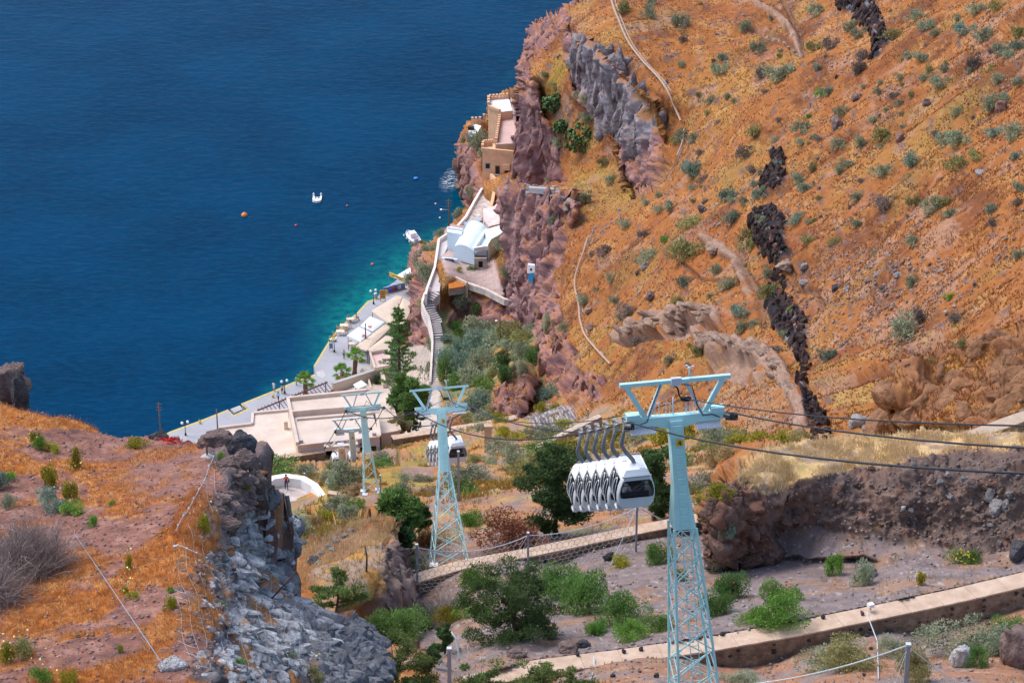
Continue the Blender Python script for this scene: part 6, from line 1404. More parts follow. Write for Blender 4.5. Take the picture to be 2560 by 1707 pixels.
# foreground and slope rocks
def gb(u, v, wpx, hpx, key, label, grp=None, sink=.2, name="boulder", k=None):
    D_ = gdist(u, v); s = D_/F; p = ground(u, v); boulder(p+Vector((0, 0, hpx*s*(.5-sink))), wpx*s*.6, wpx*s*.5, hpx*s*.62, key, label, k, None, grp, RNG.uniform(-.2, .2), name)
gb(2545, 1660, 120, 150, "brown", "large grey lava boulder cut by the bottom right corner", k=1); gb(2470, 1620, 40, 60, "dark", "dark rock left of the large corner boulder")
gb(2400, 1665, 60, 80, "white", "white weathered rock beside the bottom right net post")
for u, v, w_, k in ((2350,1577,24,"dark"),(2226,1583,18,"dark"),(2168,1592,15,"dark"),(2246,1575,10,"red"),(2285,1583,9,"dark"),(2415,1542,13,"dark"),(2470,1548,13,"dark"),(2469,1560,14,"red"),(2448,1525,12,"dark"),(2515,1507,13,"dark"),(2550,1512,12,"dark"),(1900,1625,24,"dark"),(1880,1640,14,"dark"),(1857,1646,12,"dark"),(1945,1653,16,"dark"),(1972,1642,12,"dark"),(1921,1655,18,"dark"),(1805,1667,10,"dark"),(1990,1605,14,"white"),(2063,1611,12,"dark"),(1640,1690,18,"dark"),(1600,1680,10,"dark"),(1533,1692,16,"dark"),(2104,1684,10,"white"),(2160,1690,12,"dark"),(2178,1623,12,"dark")):
    gb(u, v, w_, w_*.8, k, {"dark": "small black lava stone lying below the foreground wall", "red": "small reddish stone lying below the foreground wall", "white": "small pale stone lying below the foreground wall"}[k], "loose stones below the foreground wall "+k, .15, "stone")
for u, v, lab in ((1444,1642,"black stone on the wall top, nearest the white pipes"),(1560,1634,"small black stone on the wall top, second from the left"),(1602,1628,"small black stone on the wall top left of the tower"),(1805,1590,"black stone on the wall top just right of the tower"),(2058,1548,"black stone on the wall top near the pale box"),(2156,1538,"reddish stone on the wall top beside the pale box")):
    p = PZ(u, v, 136.2); boulder(p+Vector((0, .1, .1)), .16, .15, .16, "dark" if "black" in lab else "red", lab, name="stone")
for u, v, w_, h_, k in ((2168,1440,60,40,"grey"),(2150,1450,50,30,"brown"),(1420,1630,60,40,"brown"),(1455,1615,40,26,"dark"),(1520,1400,34,28,"dark"),(1478,1580,40,30,"red"),(1290,1642,60,30,"brown"),(1380,1600,30,20,"brown"),(1540,1410,20,14,"dark"),(2410,1205,24,24,"grey"),(2470,1245,34,40,"grey"),(2490,1278,52,46,"grey"),(2515,1275,26,50,"grey"),(2260,1272,18,18,"white"),(2280,1275,22,16,"grey"),(2475,1320,20,16,"grey"),(2525,1280,14,12,"white"),(2370,1190,18,16,"white"),(2545,1190,20,16,"grey"),(2500,1180,16,16,"grey"),(2290,1175,16,24,"grey"),(2320,1185,14,16,"red"),(2180,1180,18,16,"red"),(2380,1250,22,18,"grey"),(2440,1275,20,16,"brown"),(2350,1215,20,18,"grey"),(2530,1240,22,20,"grey"),(2495,1350,16,14,"grey"),(2545,1390,60,60,"dark"),(2430,1222,40,30,"brown"),(1963,1262,14,14,"grey"),(2060,1300,14,10,"grey"),(2118,1350,8,6,"red"),(2150,1070,60,50,"grey"),(2170,1085,40,30,"grey")):
    gb(u, v, w_, h_, k, {"grey": "grey stone stuck in or lying by the dark bank", "white": "whitish stone stuck in the dark bank", "red": "reddish stone lying on the terrace gravel", "brown": "brown rock lying on the terrace gravel", "dark": "dark rock lying on the terrace gravel"}[k], k+" rocks of the terrace and bank", .25)
for u, v, w_, h_, k in ((1760/1.742+1300,440/1.742,26,22,"brown"),(1375/1.742+1300,555/1.742,42,38,"brown"),(2105/1.742+1300,500/1.742,40,40,"red"),(1660/1.742+1300,620/1.742,32,30,"red"),(1455/1.742+1300,430/1.742,30,26,"brown"),(545/1.742+1300,1170/1.742,28,26,"grey"),(500/1.742+1300,1190/1.742,14,14,"dark"),(790/1.742+1300,920/1.742,26,22,"dark"),(800/1.742+1300,880/1.742,20,18,"brown"),(1175/1.742+1300,1185/1.742,52,26,"tan"),(1235/1.742+1300,1170/1.742,24,26,"grey"),(1360/1.742+1300,1245/1.742,22,20,"dark"),(1430/1.742+1300,1275/1.742,22,20,"grey"),(1570/1.742+1300,1225/1.742,24,14,"grey"),(1660/1.742+1300,1220/1.742,30,14,"grey"),(1525/1.742+1300,1245/1.742,16,16,"grey"),(1590/1.742+1300,1275/1.742,18,14,"dark"),(310/1.742+1300,1370/1.742,22,22,"tan"),(310/1.742+1300,1435/1.742,30,20,"brown"),(600/1.742+1300,1320/1.742,30,20,"brown"),(1340/1.742+1300,265/1.742,12,8,"dark"),(1440/1.742+1300,275/1.742,12,14,"white"),(1380/1.742+1300,345/1.742,10,12,"dark"),(2010/1.742+1300,770/1.742,34,14,"grey"),(1310/1.742+1300,840/1.742,14,12,"brown"),(1850/1.742+1300,800/1.742,10,8,"dark"),(1995/1.742+1300,1265/1.742,12,12,"dark"),(630/1.742+1300,345/1.742,10,16,"grey"),(590/1.742+1300,310/1.742,14,8,"grey"),(840/1.742+1300,1095/1.742,46,30,"tan"),(1220/1.742+1300,1230/1.742,36,22,"grey")):
    gb(u, v, w_, h_, k, {"grey": "grey rock resting on the big orange slope", "white": "white rock resting on the big orange slope", "red": "pinkish boulder resting on the big orange slope", "brown": "purple brown boulder on the big orange slope", "dark": "dark lava rock on the big orange slope", "tan": "tan slab rock on the big orange slope"}[k], k+" rocks on the big slope", .2)
gb(868, 1152, 110, 36, "tan", "large pinkish tan rock at the foot of the station mast"); gb(832, 1225, 40, 24, "white", "whitish rock left of the lattice tower base"); gb(770, 1375, 40, 22, "dark", "dark rock in the broken stone row on the knoll")
for k, (u, v) in enumerate(((775,1368),(795,1358),(815,1348),(838,1340),(860,1334),(880,1328),(785,1378),(826,1352))): gb(u, v, 22, 12, "grey", "flat stone of the broken wall row on the left knoll", "stones of the broken wall row", .2, "stone")
# ------------------------------------------------------------------ wires and netting on the bluff
def lline(pts, lift, r, name, label, cat, m=WIRE, step=12):
    ps = []
    for a_, b_ in zip(pts[:-1], pts[1:]):
        k = max(1, int(math.hypot(b_[0]-a_[0], b_[1]-a_[1])/step)); ps += [lground(a_[0]+(b_[0]-a_[0])*i/k, a_[1]+(b_[1]-a_[1])*i/k, lift) for i in range(k)]
    t = thing(name, ps[0], label, cat); part(MB().tube(ps, r, 5), "strand", m, t); return t, ps
t, ps = lline([(535,1145),(505,1210),(485,1250),(460,1300),(440,1335),(432,1355)], .12, .011, "edge_rope", "knotted grey edge rope down the left side of the netting", "rope")
for p in ps[::2]: part(MB().lathe(p, [(.01, -.04), (.032, -.02), (.032, .02), (.01, .04)], 6), "clamp", WIREL, t)
t, ps = lline([(445,1372),(480,1385),(530,1408),(590,1432)], .12, .011, "edge_rope", "knotted grey rope slanting across the bluff netting", "rope")
for p in ps[::2]: part(MB().lathe(p, [(.01, -.04), (.032, -.02), (.032, .02), (.01, .04)], 6), "clamp", WIREL, t)
a_, b_ = lground(186, 1342, .15), lground(420, 1745, .9); t = thing("steel_cable", a_, "taut grey steel cable slanting over the left bluff", "cable"); part(MB().tube([a_, b_], .013, 6), "strand", STEEL, t)
npoly = [(530,1160),(600,1185),(660,1215),(722,1300),(722,1375),(700,1420),(700,1500),(760,1540),(830,1580),(820,1690),(640,1707),(520,1690),(440,1610),(430,1480),(445,1360),(480,1260)]
def inside(u, v): return pdist(np.array([u], float), np.array([v], float), npoly)[0] > 0
mb = MB(); seg_n = 0
def sm_run(r_): return [sum((r_[min(max(i+j, 0), len(r_)-1)] for j in (-2, -1, 0, 1, 2)), Vector())/5 for i in range(len(r_))]
def netline(p0, p1):
    global seg_n
    n_ = int(math.hypot(p1[0]-p0[0], p1[1]-p0[1])/9); run = []
    for i in range(n_+1):
        u = p0[0]+(p1[0]-p0[0])*i/n_; v = p0[1]+(p1[1]-p0[1])*i/n_
        u += 5*math.sin(v*.05+p0[0]*.3); v += 5*math.sin(u*.06+p0[1]*.2)
        if inside(u, v): run.append(lground(u, v, .06+.30*float(sm(-30, 25, pdist(np.array([u]), np.array([v]), CRP)[0]))))
        else:
            if len(run) > 2: mb.tube(sm_run(run), .0045, 3, False)
            run = []
    if len(run) > 2: mb.tube(sm_run(run), .0045, 3, False)
for k in range(-14, 22): netline((430+k*24, 1130), (560+k*24, 1710))
for k in range(0, 26): netline((400, 1170+k*24-60), (860, 1300+k*24-60))
t = thing("rock_netting", lground(600, 1400), "grey wire netting draped over the rocky side of the bluff", "net"); part(mb, "mesh", mat("fine_netting_wire", (.36, .37, .39), .6, .1, 3, metal=.3), t, kind="stuff")
p = lground(518, 1140, -.1); t = thing("anchor_rod", p, "rusty anchor rod on concrete lump at the netting top", "rod"); part(MB().tube([p, p+Vector((0, 0, .62))], .03, 6), "rod", RUST, t); part(MB().lathe(p+Vector((0, 0, .02)), [(.24, -.1), (.22, .1), (.13, .17), (.02, .19)], 10), "concrete_lump", GREYC, t)
a_ = lground(680, 1502, .1); t = thing("anchor_rod", a_, "long dark rod sticking out of the grey cliff toward right", "rod"); part(MB().tube([a_, a_+Vector((.75, .35, .75))], .025, 6), "rod", RUST, t)
for u, v, lab in ((438,1372,"small square anchor plate on the left of the netting"),(862,1665,"square anchor plate on the dark lower rock"),(787,1582,"square anchor plate on the grey lower rock")):
    p = lground(u, v, .06); t = thing("anchor_plate", p, lab, "plate"); part(MB().box(p+Vector((0, -.05, .06)), (.11, .04, .11), Matrix.Rotation(.5, 3, 'X')), "plate", WIREL, t); part(MB().lathe(p+Vector((0, -.09, .07)), [(.03, -.03), (.03, .03)], 8, Matrix.Rotation(1.57, 3, 'X')), "nut", GALV, t)
# ================================================================== PLANTS
def fol(name, c, c2, rough=.75, sc=2.2, rand=.22):
    if name in MATS: return MATS[name]
    m = mat(name, c, rough, .45, sc, spec=.15, rand=rand, col2=c2); n = m.node_tree.nodes; l = m.node_tree.links; b = n["Principled BSDF"]
    tr = n.new("ShaderNodeBsdfTranslucent"); ms_ = n.new("ShaderNodeMixShader"); ms_.inputs[0].default_value = .3; src = b.inputs["Base Color"].links[0].from_socket
    l.new(src, tr.inputs["Color"]); l.new(b.outputs[0], ms_.inputs[1]); l.new(tr.outputs[0], ms_.inputs[2]); l.new(ms_.outputs[0], n["Material Output"].inputs["Surface"]); return m
FM = dict(
 sage=fol("sage_leaves", (.25, .275, .17), (.48, .52, .34)), olive=fol("olive_leaves", (.25, .24, .09), (.48, .45, .19)), green=fol("green_leaves", (.085, .18, .045), (.25, .42, .11)),
 dark=fol("dark_green_leaves", (.045, .095, .035), (.14, .25, .085)), bright=fol("bright_green_leaves", (.11, .26, .035), (.30, .54, .10)), yellow=fol("yellow_green_leaves", (.26, .25, .02), (.50, .44, .05)),
 dry=fol("dry_twig", (.20, .155, .13), (.38, .31, .27), .9), straw=fol("straw_bush", (.38, .25, .12), (.58, .40, .2)), blueg=fol("blue_green_leaves", (.16, .235, .17), (.33, .45, .34)), juniper=fol("juniper_needles", (.03, .058, .022), (.12, .19, .06)), pine=fol("pine_needles", (.075, .115, .035), (.22, .30, .09)), brownb=fol("brown_dead_leaves", (.20, .08, .04), (.34, .16, .08)))
BARK = mat("tree_bark", (.11, .075, .06), .95, .35, 5, .8, 14)
def tris(c, nrm, size, rng, asp=.55, jit=.8):
    """one leaf triangle per centre"""
    n = len(c); d = nrm+rng.normal(size=(n, 3))*jit; d /= np.linalg.norm(d, axis=1)[:, None]+1e-9
    s = np.cross(d, rng.normal(size=(n, 3))); s /= np.linalg.norm(s, axis=1)[:, None]+1e-9
    L = size*rng.uniform(.6, 1.35, n)[:, None]
    V = np.stack([c-s*L*asp*.5-d*L*.15, c+s*L*asp*.5-d*L*.15, c+d*L*.85], 1).reshape(-1, 3)
    return V, np.arange(3*n).reshape(-1, 3)
def lumps_cloud(rng, n, lumps, spread=(.6, .6, .45), rad=(.25, .5), up=.35, shell=.75):
    C_ = rng.uniform(-1, 1, (lumps, 3))*np.array(spread); C_[:, 2] = np.abs(C_[:, 2])+up*.6; R_ = rng.uniform(*rad, lumps)
    w_ = R_**2; k = rng.choice(lumps, n, p=w_/w_.sum()); d = rng.normal(size=(n, 3)); d /= np.linalg.norm(d, axis=1)[:, None]
    r = shell+(1-shell)*rng.random(n); r = np.where(rng.random(n) < .2, r*.6, r)
    p = C_[k]+d*(R_[k]*r)[:, None]*np.array([1, 1, .85]); ok = p[:, 2] > -.02
    return p[ok], d[ok]
def shrub_mesh(name, seed, n, m, leaf=.12, lumps=9, asp=.5, spread=(.6, .6, .4), rad=(.25, .48)):
    rng = np.random.default_rng(seed); p, d = lumps_cloud(rng, n, lumps, spread, rad); V, T = tris(p, d*.9+np.array([0, 0, .35]), leaf, rng, asp)
    return mesh_np(name, V, T, m)
SH = {}
def shrub_proto(kind, lod, i):
    k = (kind, lod, i)
    if k not in SH:
        n, leaf, lu_ = dict(far=(760, .17, 9), mid=(1700, .12, 12), near=(5200, .075, 18))[lod]
        SH[k] = shrub_mesh("foliage", hash((lod, i)) % 9999 if False else (i*37+len(lod)*11), n, FM[kind], leaf, lu_)
    return SH[k]
def shrub(p, w_, h_, kind, lod, label, group=None, name="shrub", cat="shrub", par=None, norm=None):
    i = int(RNG.integers(0, 5)); o = link(name, shrub_proto(kind, lod, i), None, label=label, cat=cat, group=group)
    o.location = p; k_ = RNG.uniform(.8, 1.25); o.scale = (w_/2*k_, w_/2*RNG.uniform(.7, 1.1)/k_**.5, h_/1.15*RNG.uniform(.8, 1.15)); o.rotation_euler = (RNG.uniform(-.12, .12), RNG.uniform(-.12, .12), RNG.uniform(0, 6.28)); return o
def gs(u, v, wpx, kind, label, group, lod="far", hpx=None, name="shrub"):
    """shrub whose outline is centred at the photo point"""
    h = hpx or wpx*.75; vb = v+h*.42; D_ = gdist(u, vb); s = D_/F; return shrub(ground(u, vb, -.06*h*s), wpx*s*1.5, h*s*1.38, kind, lod, label, group, name)
def sizew(w_): return "small" if w_ < 24 else ("medium sized" if w_ < 40 else "large")
def zone(u, v):
    dk = np.interp(v, [0, 120, 430, 600, 800, 1000, 1100], [2130, 2190, 1940, 1930, 1970, 2020, 2050]); h = "left of the black dikes" if u < dk-40 else ("beside the black dikes" if u < dk+60 else "right of the black dikes")
    return ("at the top of" if v < 150 else "on the upper" if v < 400 else "on the middle" if v < 650 else "on the lower")+" orange slope "+h
slope = """455,55,70 550,65,70 700,95,90 575,20,40 710,160,35 790,15,20 1040,215,70 1045,300,70 1130,310,110 880,240,40 695,240,30 870,290,80 975,100,60 1290,45,60 1280,205,50 1350,190,70 1480,230,60 1475,290,70 1430,95,60 1470,140,60 1700,50,70 1690,230,60 1740,240,60 1770,115,70 1805,140,40 1820,350,70 1760,345,40 1770,290,60 1845,300,40 1910,75,40 1930,125,80 1985,40,70 2010,150,80 2080,25,60 2160,115,60 2080,200,80 2165,200,60 2115,215,50 2130,245,50 1970,265,90 2045,305,50 1955,300,40 2090,350,55 2180,370,50 2060,465,80 1900,485,45 2070,590,65 1925,630,100 1870,615,80 1815,590,45 2160,590,90 1700,700,75 1575,750,75 1570,580,90 1485,615,60 1395,630,70 1210,595,40 1270,580,40 1290,600,40 1215,535,70 1020,575,60 1085,580,30 1390,475,60 1330,395,50 1570,355,30 1620,410,40 1480,360,30 1700,405,35 1645,440,40 1590,475,25 1540,515,40 1650,530,25 970,655,60 995,710,50 1035,730,50 780,665,35 740,735,90 790,775,45 740,805,40 605,850,35 550,880,40 600,905,55 655,885,60 900,840,70 930,870,50 1020,795,55 990,900,40 1050,860,60 1085,855,50 1215,785,70 1275,740,50 1250,830,60 1430,710,60 1390,740,50 1460,845,60 1575,880,85 1720,875,60 1800,890,90 1880,950,60 1850,870,60 1910,735,80 2000,700,60 2165,690,50 2180,835,50 2180,905,50 1210,960,70 1265,970,40 1470,970,40 1270,1050,60 1365,1045,45 1735,1085,55 930,960,70 740,970,80 720,1100,130 540,1110,80 625,1035,35 530,1010,50 455,970,60 365,1095,60 310,1110,40 400,1210,50 275,1300,50 415,1310,50 840,1165,60 905,1240,70 715,1235,60 700,1315,60 950,1335,80 945,1395,65 1000,1390,45 500,1370,90 535,1500,60 755,1510,60 640,1560,60 1105,1530,45 1340,1535,70 1690,1450,120 1745,1390,80 1900,1385,70 1705,1230,60 2060,925,60 2080,1000,40 2180,1130,50 1000,1030,80 995,1070,70 1085,1275,80 1090,1195,60 1120,1150,30 1935,1520,50 1150,1460,40 205,1430,50 1130,735,50 1085,980,50 1545,1100,30 1620,150,60 1560,400,35 1650,330,40 2110,440,60 1300,300,40 900,420,30 820,440,50 660,600,40 690,580,70 755,600,80 1180,1340,40 440,1390,40 330,1260,30 560,820,30"""
kinds = ["sage", "sage", "sage", "olive", "blueg", "sage", "dry"]
for k, q_ in enumerate(slope.split()):
    x, y, w_ = map(float, q_.split(",")); kd = kinds[int(RNG.integers(0, 7))]
    gs(1300+x/1.742, y/1.742, w_/1.742, kd, sizew(w_/1.742)+" "+{"sage": "grey green", "olive": "olive green", "blueg": "bluish green", "dry": "greyish brown dry"}[kd]+" shrub "+zone(1300+x/1.742, y/1.742), "shrubs on the big slope")
rs_ = np.random.default_rng(77); sl_ = slope.split()
for k in range(85):
    x, y, w_ = map(float, sl_[int(rs_.integers(0, len(sl_)))].split(",")); x += rs_.normal()*75; y += rs_.normal()*55; u_, v_ = 1300+x/1.742, y/1.742
    if u_ < 1690 or v_ < 5 or v_ > 930: continue
    gs(u_, v_, float(rs_.uniform(7, 17)), ("sage", "olive", "dry")[k % 3], ("tiny grey green", "tiny olive", "tiny brown")[k % 3]+" tuft "+zone(u_, v_), "small tuft shrubs on the big slope")
for x, y, w_ in ((1235,485,35),(1880,1310,40),(1305,395,45),(1130,250,25),(625,1035,35)): gs(1300+x/1.742, y/1.742, w_/1.742, "bright", "fresh bright green shrub "+zone(1300+x/1.742, y/1.742), "bright shrubs on the slope")
for u, v, w_, h_, kd in ((1460,252,50,22,"sage"),(1472,288,36,26,"sage"),(1405,350,40,24,"sage"),(1362,183,18,16,"sage"),(1390,215,22,14,"olive"),(1408,410,26,16,"sage"),(1505,400,30,18,"olive"),(1520,440,30,18,"sage"),(1345,300,16,18,"sage"),(1372,450,26,14,"sage"),(1285,455,26,14,"sage"),(1460,490,30,30,"sage"),(1380,552,26,22,"sage"),(1265,672,40,36,"sage"),(1255,608,44,34,"sage"),(1268,720,30,22,"blueg"),(1375,820,24,50,"sage"),(1395,560,20,16,"olive"),(1330,1000,24,40,"sage"),(1310,920,36,60,"sage"),(1340,960,40,36,"sage"),(1230,430,30,40,"sage"),(1195,360,56,44,"sage"),(1215,395,40,60,"sage"),(1160,350,24,16,"olive"),(1075,620,40,30,"sage"),(1055,650,46,40,"sage"),(1068,680,44,56,"sage"),(1050,610,40,24,"olive"),(1040,700,36,30,"sage"),(1100,580,30,20,"sage"),(1150,530,30,24,"sage"),(1190,480,24,30,"sage"),(1060,760,36,24,"olive"),(1030,790,40,22,"olive"),(1073,850,44,40,"sage"),(1075,920,34,46,"sage"),(1155,742,54,44,"sage"),(1144,672,14,12,"yellow"),(1178,670,22,10,"green")):
    gs(u, v, w_, kd, {"sage": "grey green bush ", "olive": "olive bush ", "blueg": "bluish bush ", "yellow": "yellowish tuft ", "green": "green tuft "}[kd]+("around the prickly pears on the cliff ledge" if v < 470 and u > 1330 else "on the sea rock beside the ochre house" if v < 500 and u < 1300 else "in the chapel yard" if 1130 < u < 1190 and v < 680 else "below the sea side of the cliff path" if u < 1110 else "on the cliffs near the blue door"), "bushes on the coastal cliffs", "mid" if w_ > 35 else "far", h_, "bush")
hol = """640,290,280,200,sage 600,400,220,160,sage 650,500,300,180,blueg 1020,380,320,180,olive 900,450,260,150,sage 340,600,170,200,blueg 330,760,160,240,green 480,720,260,200,blueg 560,820,260,200,sage 700,640,240,150,sage 640,130,110,90,green 1120,560,170,170,sage 700,900,200,160,green 640,1000,220,180,sage 720,1120,240,180,blueg 330,370,110,60,blueg 1230,330,170,90,sage 450,240,100,80,green 520,300,180,120,green 420,480,120,160,blueg 800,330,160,110,blueg 960,520,180,100,sage 1100,430,180,120,olive 400,880,170,140,green 780,780,130,110,olive 560,620,140,110,sage 850,1180,150,80,olive 700,1260,200,80,sage 1250,1080,360,130,sage 1400,1050,240,90,blueg 1150,1130,160,90,sage 1360,1370,260,170,sage 960,1330,240,130,yellow 880,1520,240,110,sage 1300,1180,90,90,yellow 1480,1400,200,120,olive 1440,1150,120,80,yellow 560,1290,160,80,olive 640,1370,120,70,sage"""
for q_ in hol.split():
    x, y, w_, h_, kd = q_.split(","); w_, h_ = float(w_), float(h_)
    gs(1040+float(x)/4.1275, 740+float(y)/4.1275, w_/4.1275*1.1, kd, sizew(w_/4.1)+" "+{"sage": "rounded grey green bush ", "blueg": "blue green bush ", "olive": "olive brown bush ", "green": "green bush ", "yellow": "yellow green bush "}[kd]+("near the tan walls below the hollow" if float(y) > 1020 else "beside the stairway in the hollow" if float(x) < 500 else "left of the pole in the hollow" if float(x) < 860 else "right of the pole in the hollow"), "bushes of the hollow", "mid", h_/4.1275*1.15, "bush")
for u, v, w_, h_, lab in ((1260,892,56,52,"dark green round bush beside the brown pole in the hollow"),(1326,888,38,54,"bright dark green bush tucked under the red cliff"),(1268,930,40,44,"dark green bush below the round one in the hollow")): gs(u, v, w_, "green" if "bright" in lab else "dark", lab, None, "mid", h_, "bush")
val = """705,1164,120,30,green 650,1170,50,24,yellow 770,1166,50,30,sage 815,1190,40,36,sage 871,1196,84,54,sage 836,1157,46,28,olive 957,1146,60,28,sage 840,1210,40,50,sage 836,1262,74,40,sage 878,1285,56,50,sage 886,1256,44,30,green 743,1325,62,44,sage 732,1312,100,22,sage 960,1160,44,22,green 1011,1186,34,20,sage 1057,1182,40,18,sage 1161,1215,60,54,green 1168,1168,84,46,sage 1218,1132,66,38,sage 1190,1140,40,30,olive 1140,1170,50,30,olive 1010,1215,40,24,sage 890,1228,60,24,straw 850,1180,50,30,yellow 818,1300,60,40,yellow 690,1330,60,40,olive 790,1310,40,30,straw 1000,1240,60,20,straw 1080,1215,60,18,straw 1330,1150,90,60,olive 1290,1130,70,50,sage 1360,1120,80,50,green 1420,1110,70,40,yellow 1480,1100,60,40,olive 1540,1090,70,40,yellow 1600,1080,70,40,sage 1660,1090,80,40,yellow 1720,1080,60,30,yellow 1780,1070,80,60,sage 1830,1075,60,40,sage 1850,1110,90,40,yellow 1900,1105,80,36,yellow 1950,1100,80,30,yellow 2000,1090,60,30,olive 1770,1100,60,34,olive 1800,1125,50,24,green 1760,1200,70,36,sage 1720,1220,60,34,olive 1790,1150,70,40,straw 1830,1150,60,30,straw 1760,1260,70,30,yellow 1800,1240,60,30,yellow 1700,1150,60,34,green 1690,1260,50,30,green 1800,1395,40,60,sage 1815,1300,44,60,blueg 1400,1040,40,30,yellow 1250,1045,50,26,yellow 1340,1060,60,26,sage"""
for q_ in val.split():
    u, v, w_, h_, kd = q_.split(",")
    gs(float(u), float(v), float(w_), kd, sizew(float(w_)*.7)+" "+{"sage": "grey green bush ", "green": "green bush ", "yellow": "yellow green bush ", "olive": "olive bush ", "straw": "dry straw coloured bush ", "blueg": "bluish bush "}[kd]+("beside the white round lookout" if float(u) < 825 else "round the lattice tower near the station" if float(u) < 1000 else "behind the middle tower" if float(u) < 1260 else "behind the near gondola row" if float(u) < 1640 else "between near tower and straw bank"), "bushes on the mid terraces", "mid", float(h_), "bush")
near = """1470,1480,112,110,green,large green oleander bush right of the juniper
1400,1455,90,90,green,oleander bush with pink flowers behind the juniper
1565,1523,98,76,green,round green bush left of the near tower legs
1495,1563,60,46,bright,small bright green bush below the oleanders
1582,1578,62,42,bright,low bright green bush nearest the long wall
1555,1572,34,24,green,tiny green bush between the two bright bushes
1635,1553,70,50,green,dark green bush beside the near tower legs
1648,1383,58,56,green,green bush with pale twigs left of the near tower
1814,1464,80,78,green,pink flowered oleander just right of the near tower
1795,1510,70,56,green,low oleander right of the near tower base
1948,1475,70,64,green,dark oleander behind the bright green bush by the wall
1952,1532,122,58,bright,bright green bush against the long foreground wall
1880,1540,60,36,bright,small bright green bush left of the bright wall bush
2088,1410,38,60,bright,slim bright green bush on the grey gravel
2151,1515,56,28,green,low green bush peeping over the foreground wall
2151,1433,50,64,sage,thin pale green bush on the grey gravel
2300,1446,24,36,yellow,yellow flowered weed on the grey gravel
2408,1392,56,36,green,yellow flowered green bush at the foot of the bank
2060,1640,110,64,sage,grey green mound below the wall, left one
2130,1645,110,66,olive,brownish green mound below the wall beside the pipe
2228,1630,76,34,sage,grey green mound right of the hanging pipe
2417,1592,160,76,sage,largest grey green mound in the lower right
2480,1610,70,50,sage,grey green mound beside the corner boulder
1849,1697,76,34,sage,grey green mound at the bottom right of the tower
2286,1670,66,80,olive,green brown bush behind the bottom right post
2521,1575,66,66,green,green bush above the corner boulder
2440,1640,60,54,green,green bush left of the corner boulder
1200,1450,66,50,bright,bright green weeds behind the bare twig shrub
1180,1518,70,46,bright,bright green ground cover right of the bare twig shrub
1060,1545,60,60,sage,grey bush at the foot of the knoll cliff
1120,1540,60,40,yellow,yellow green bush beneath the bare twig shrub
1340,1660,80,36,green,green weeds at the foot of the juniper
990,1575,130,80,green,dense green shrub at the foot of the knoll
940,1560,70,80,green,dense green shrub beside the dark lower rock
1180,1295,60,36,bright,leafy green weeds right of the middle tower
1040,1410,60,40,sage,grey green bush by the leftmost fence post
1100,1340,80,40,straw,dry bush left of the rust coloured dead shrub
1270,1350,140,56,brownb,rust brown dead shrub behind the net fence
1700,1440,40,30,yellow,small yellow flowered weed left of the tower
1555,1405,50,20,yellow,yellow weeds beside the fence post foot
1060,1345,30,60,brownb,small brown dead tree below the cypress"""
for q_ in near.split("\n"):
    a_ = q_.split(",", 5); gs(float(a_[0]), float(a_[1]), float(a_[2]), a_[4], a_[5].replace(",", ""), None, "near" if float(a_[2]) > 55 else "mid", float(a_[3]), "bush")
# pink oleander flowers as parts of a flowering bush
def flowers(u, v, wpx, n, col_, lab, nm="flower_cluster"):
    D_ = gdist(u, v+wpx*.3)-.8; rng = np.random.default_rng(int(u)); c = np.array([P(u+rng.normal()*wpx*.3, v+rng.normal()*wpx*.22, D_-rng.uniform(0, .5)) for _ in range(n)])
    V, T = tris(np.repeat(c, 5, 0)+rng.normal(size=(n*5, 3))*.03, np.tile([0, -.6, .6], (n*5, 1)), .09, rng, .9)
    o = link(nm, mesh_np(nm, V, T, mat("petals_"+nm+str(int(col_[0]*100)), col_, .7, .2, 4)), None, label=lab, cat="flowers"); return o
flowers(1395, 1450, 90, 26, (.70, .22, .28), "pink oleander blossoms behind the juniper"); flowers(1818, 1470, 70, 20, (.70, .25, .30), "pink oleander blossoms right of the near tower"); flowers(1950, 1480, 60, 12, (.6, .15, .16), "red oleander blossoms behind the bright wall bush"); flowers(2405, 1390, 50, 22, (.75, .6, .05), "yellow blossoms at the foot of the bank"); flowers(2300, 1435, 24, 10, (.75, .6, .05), "yellow blossoms of the weed on the gravel")
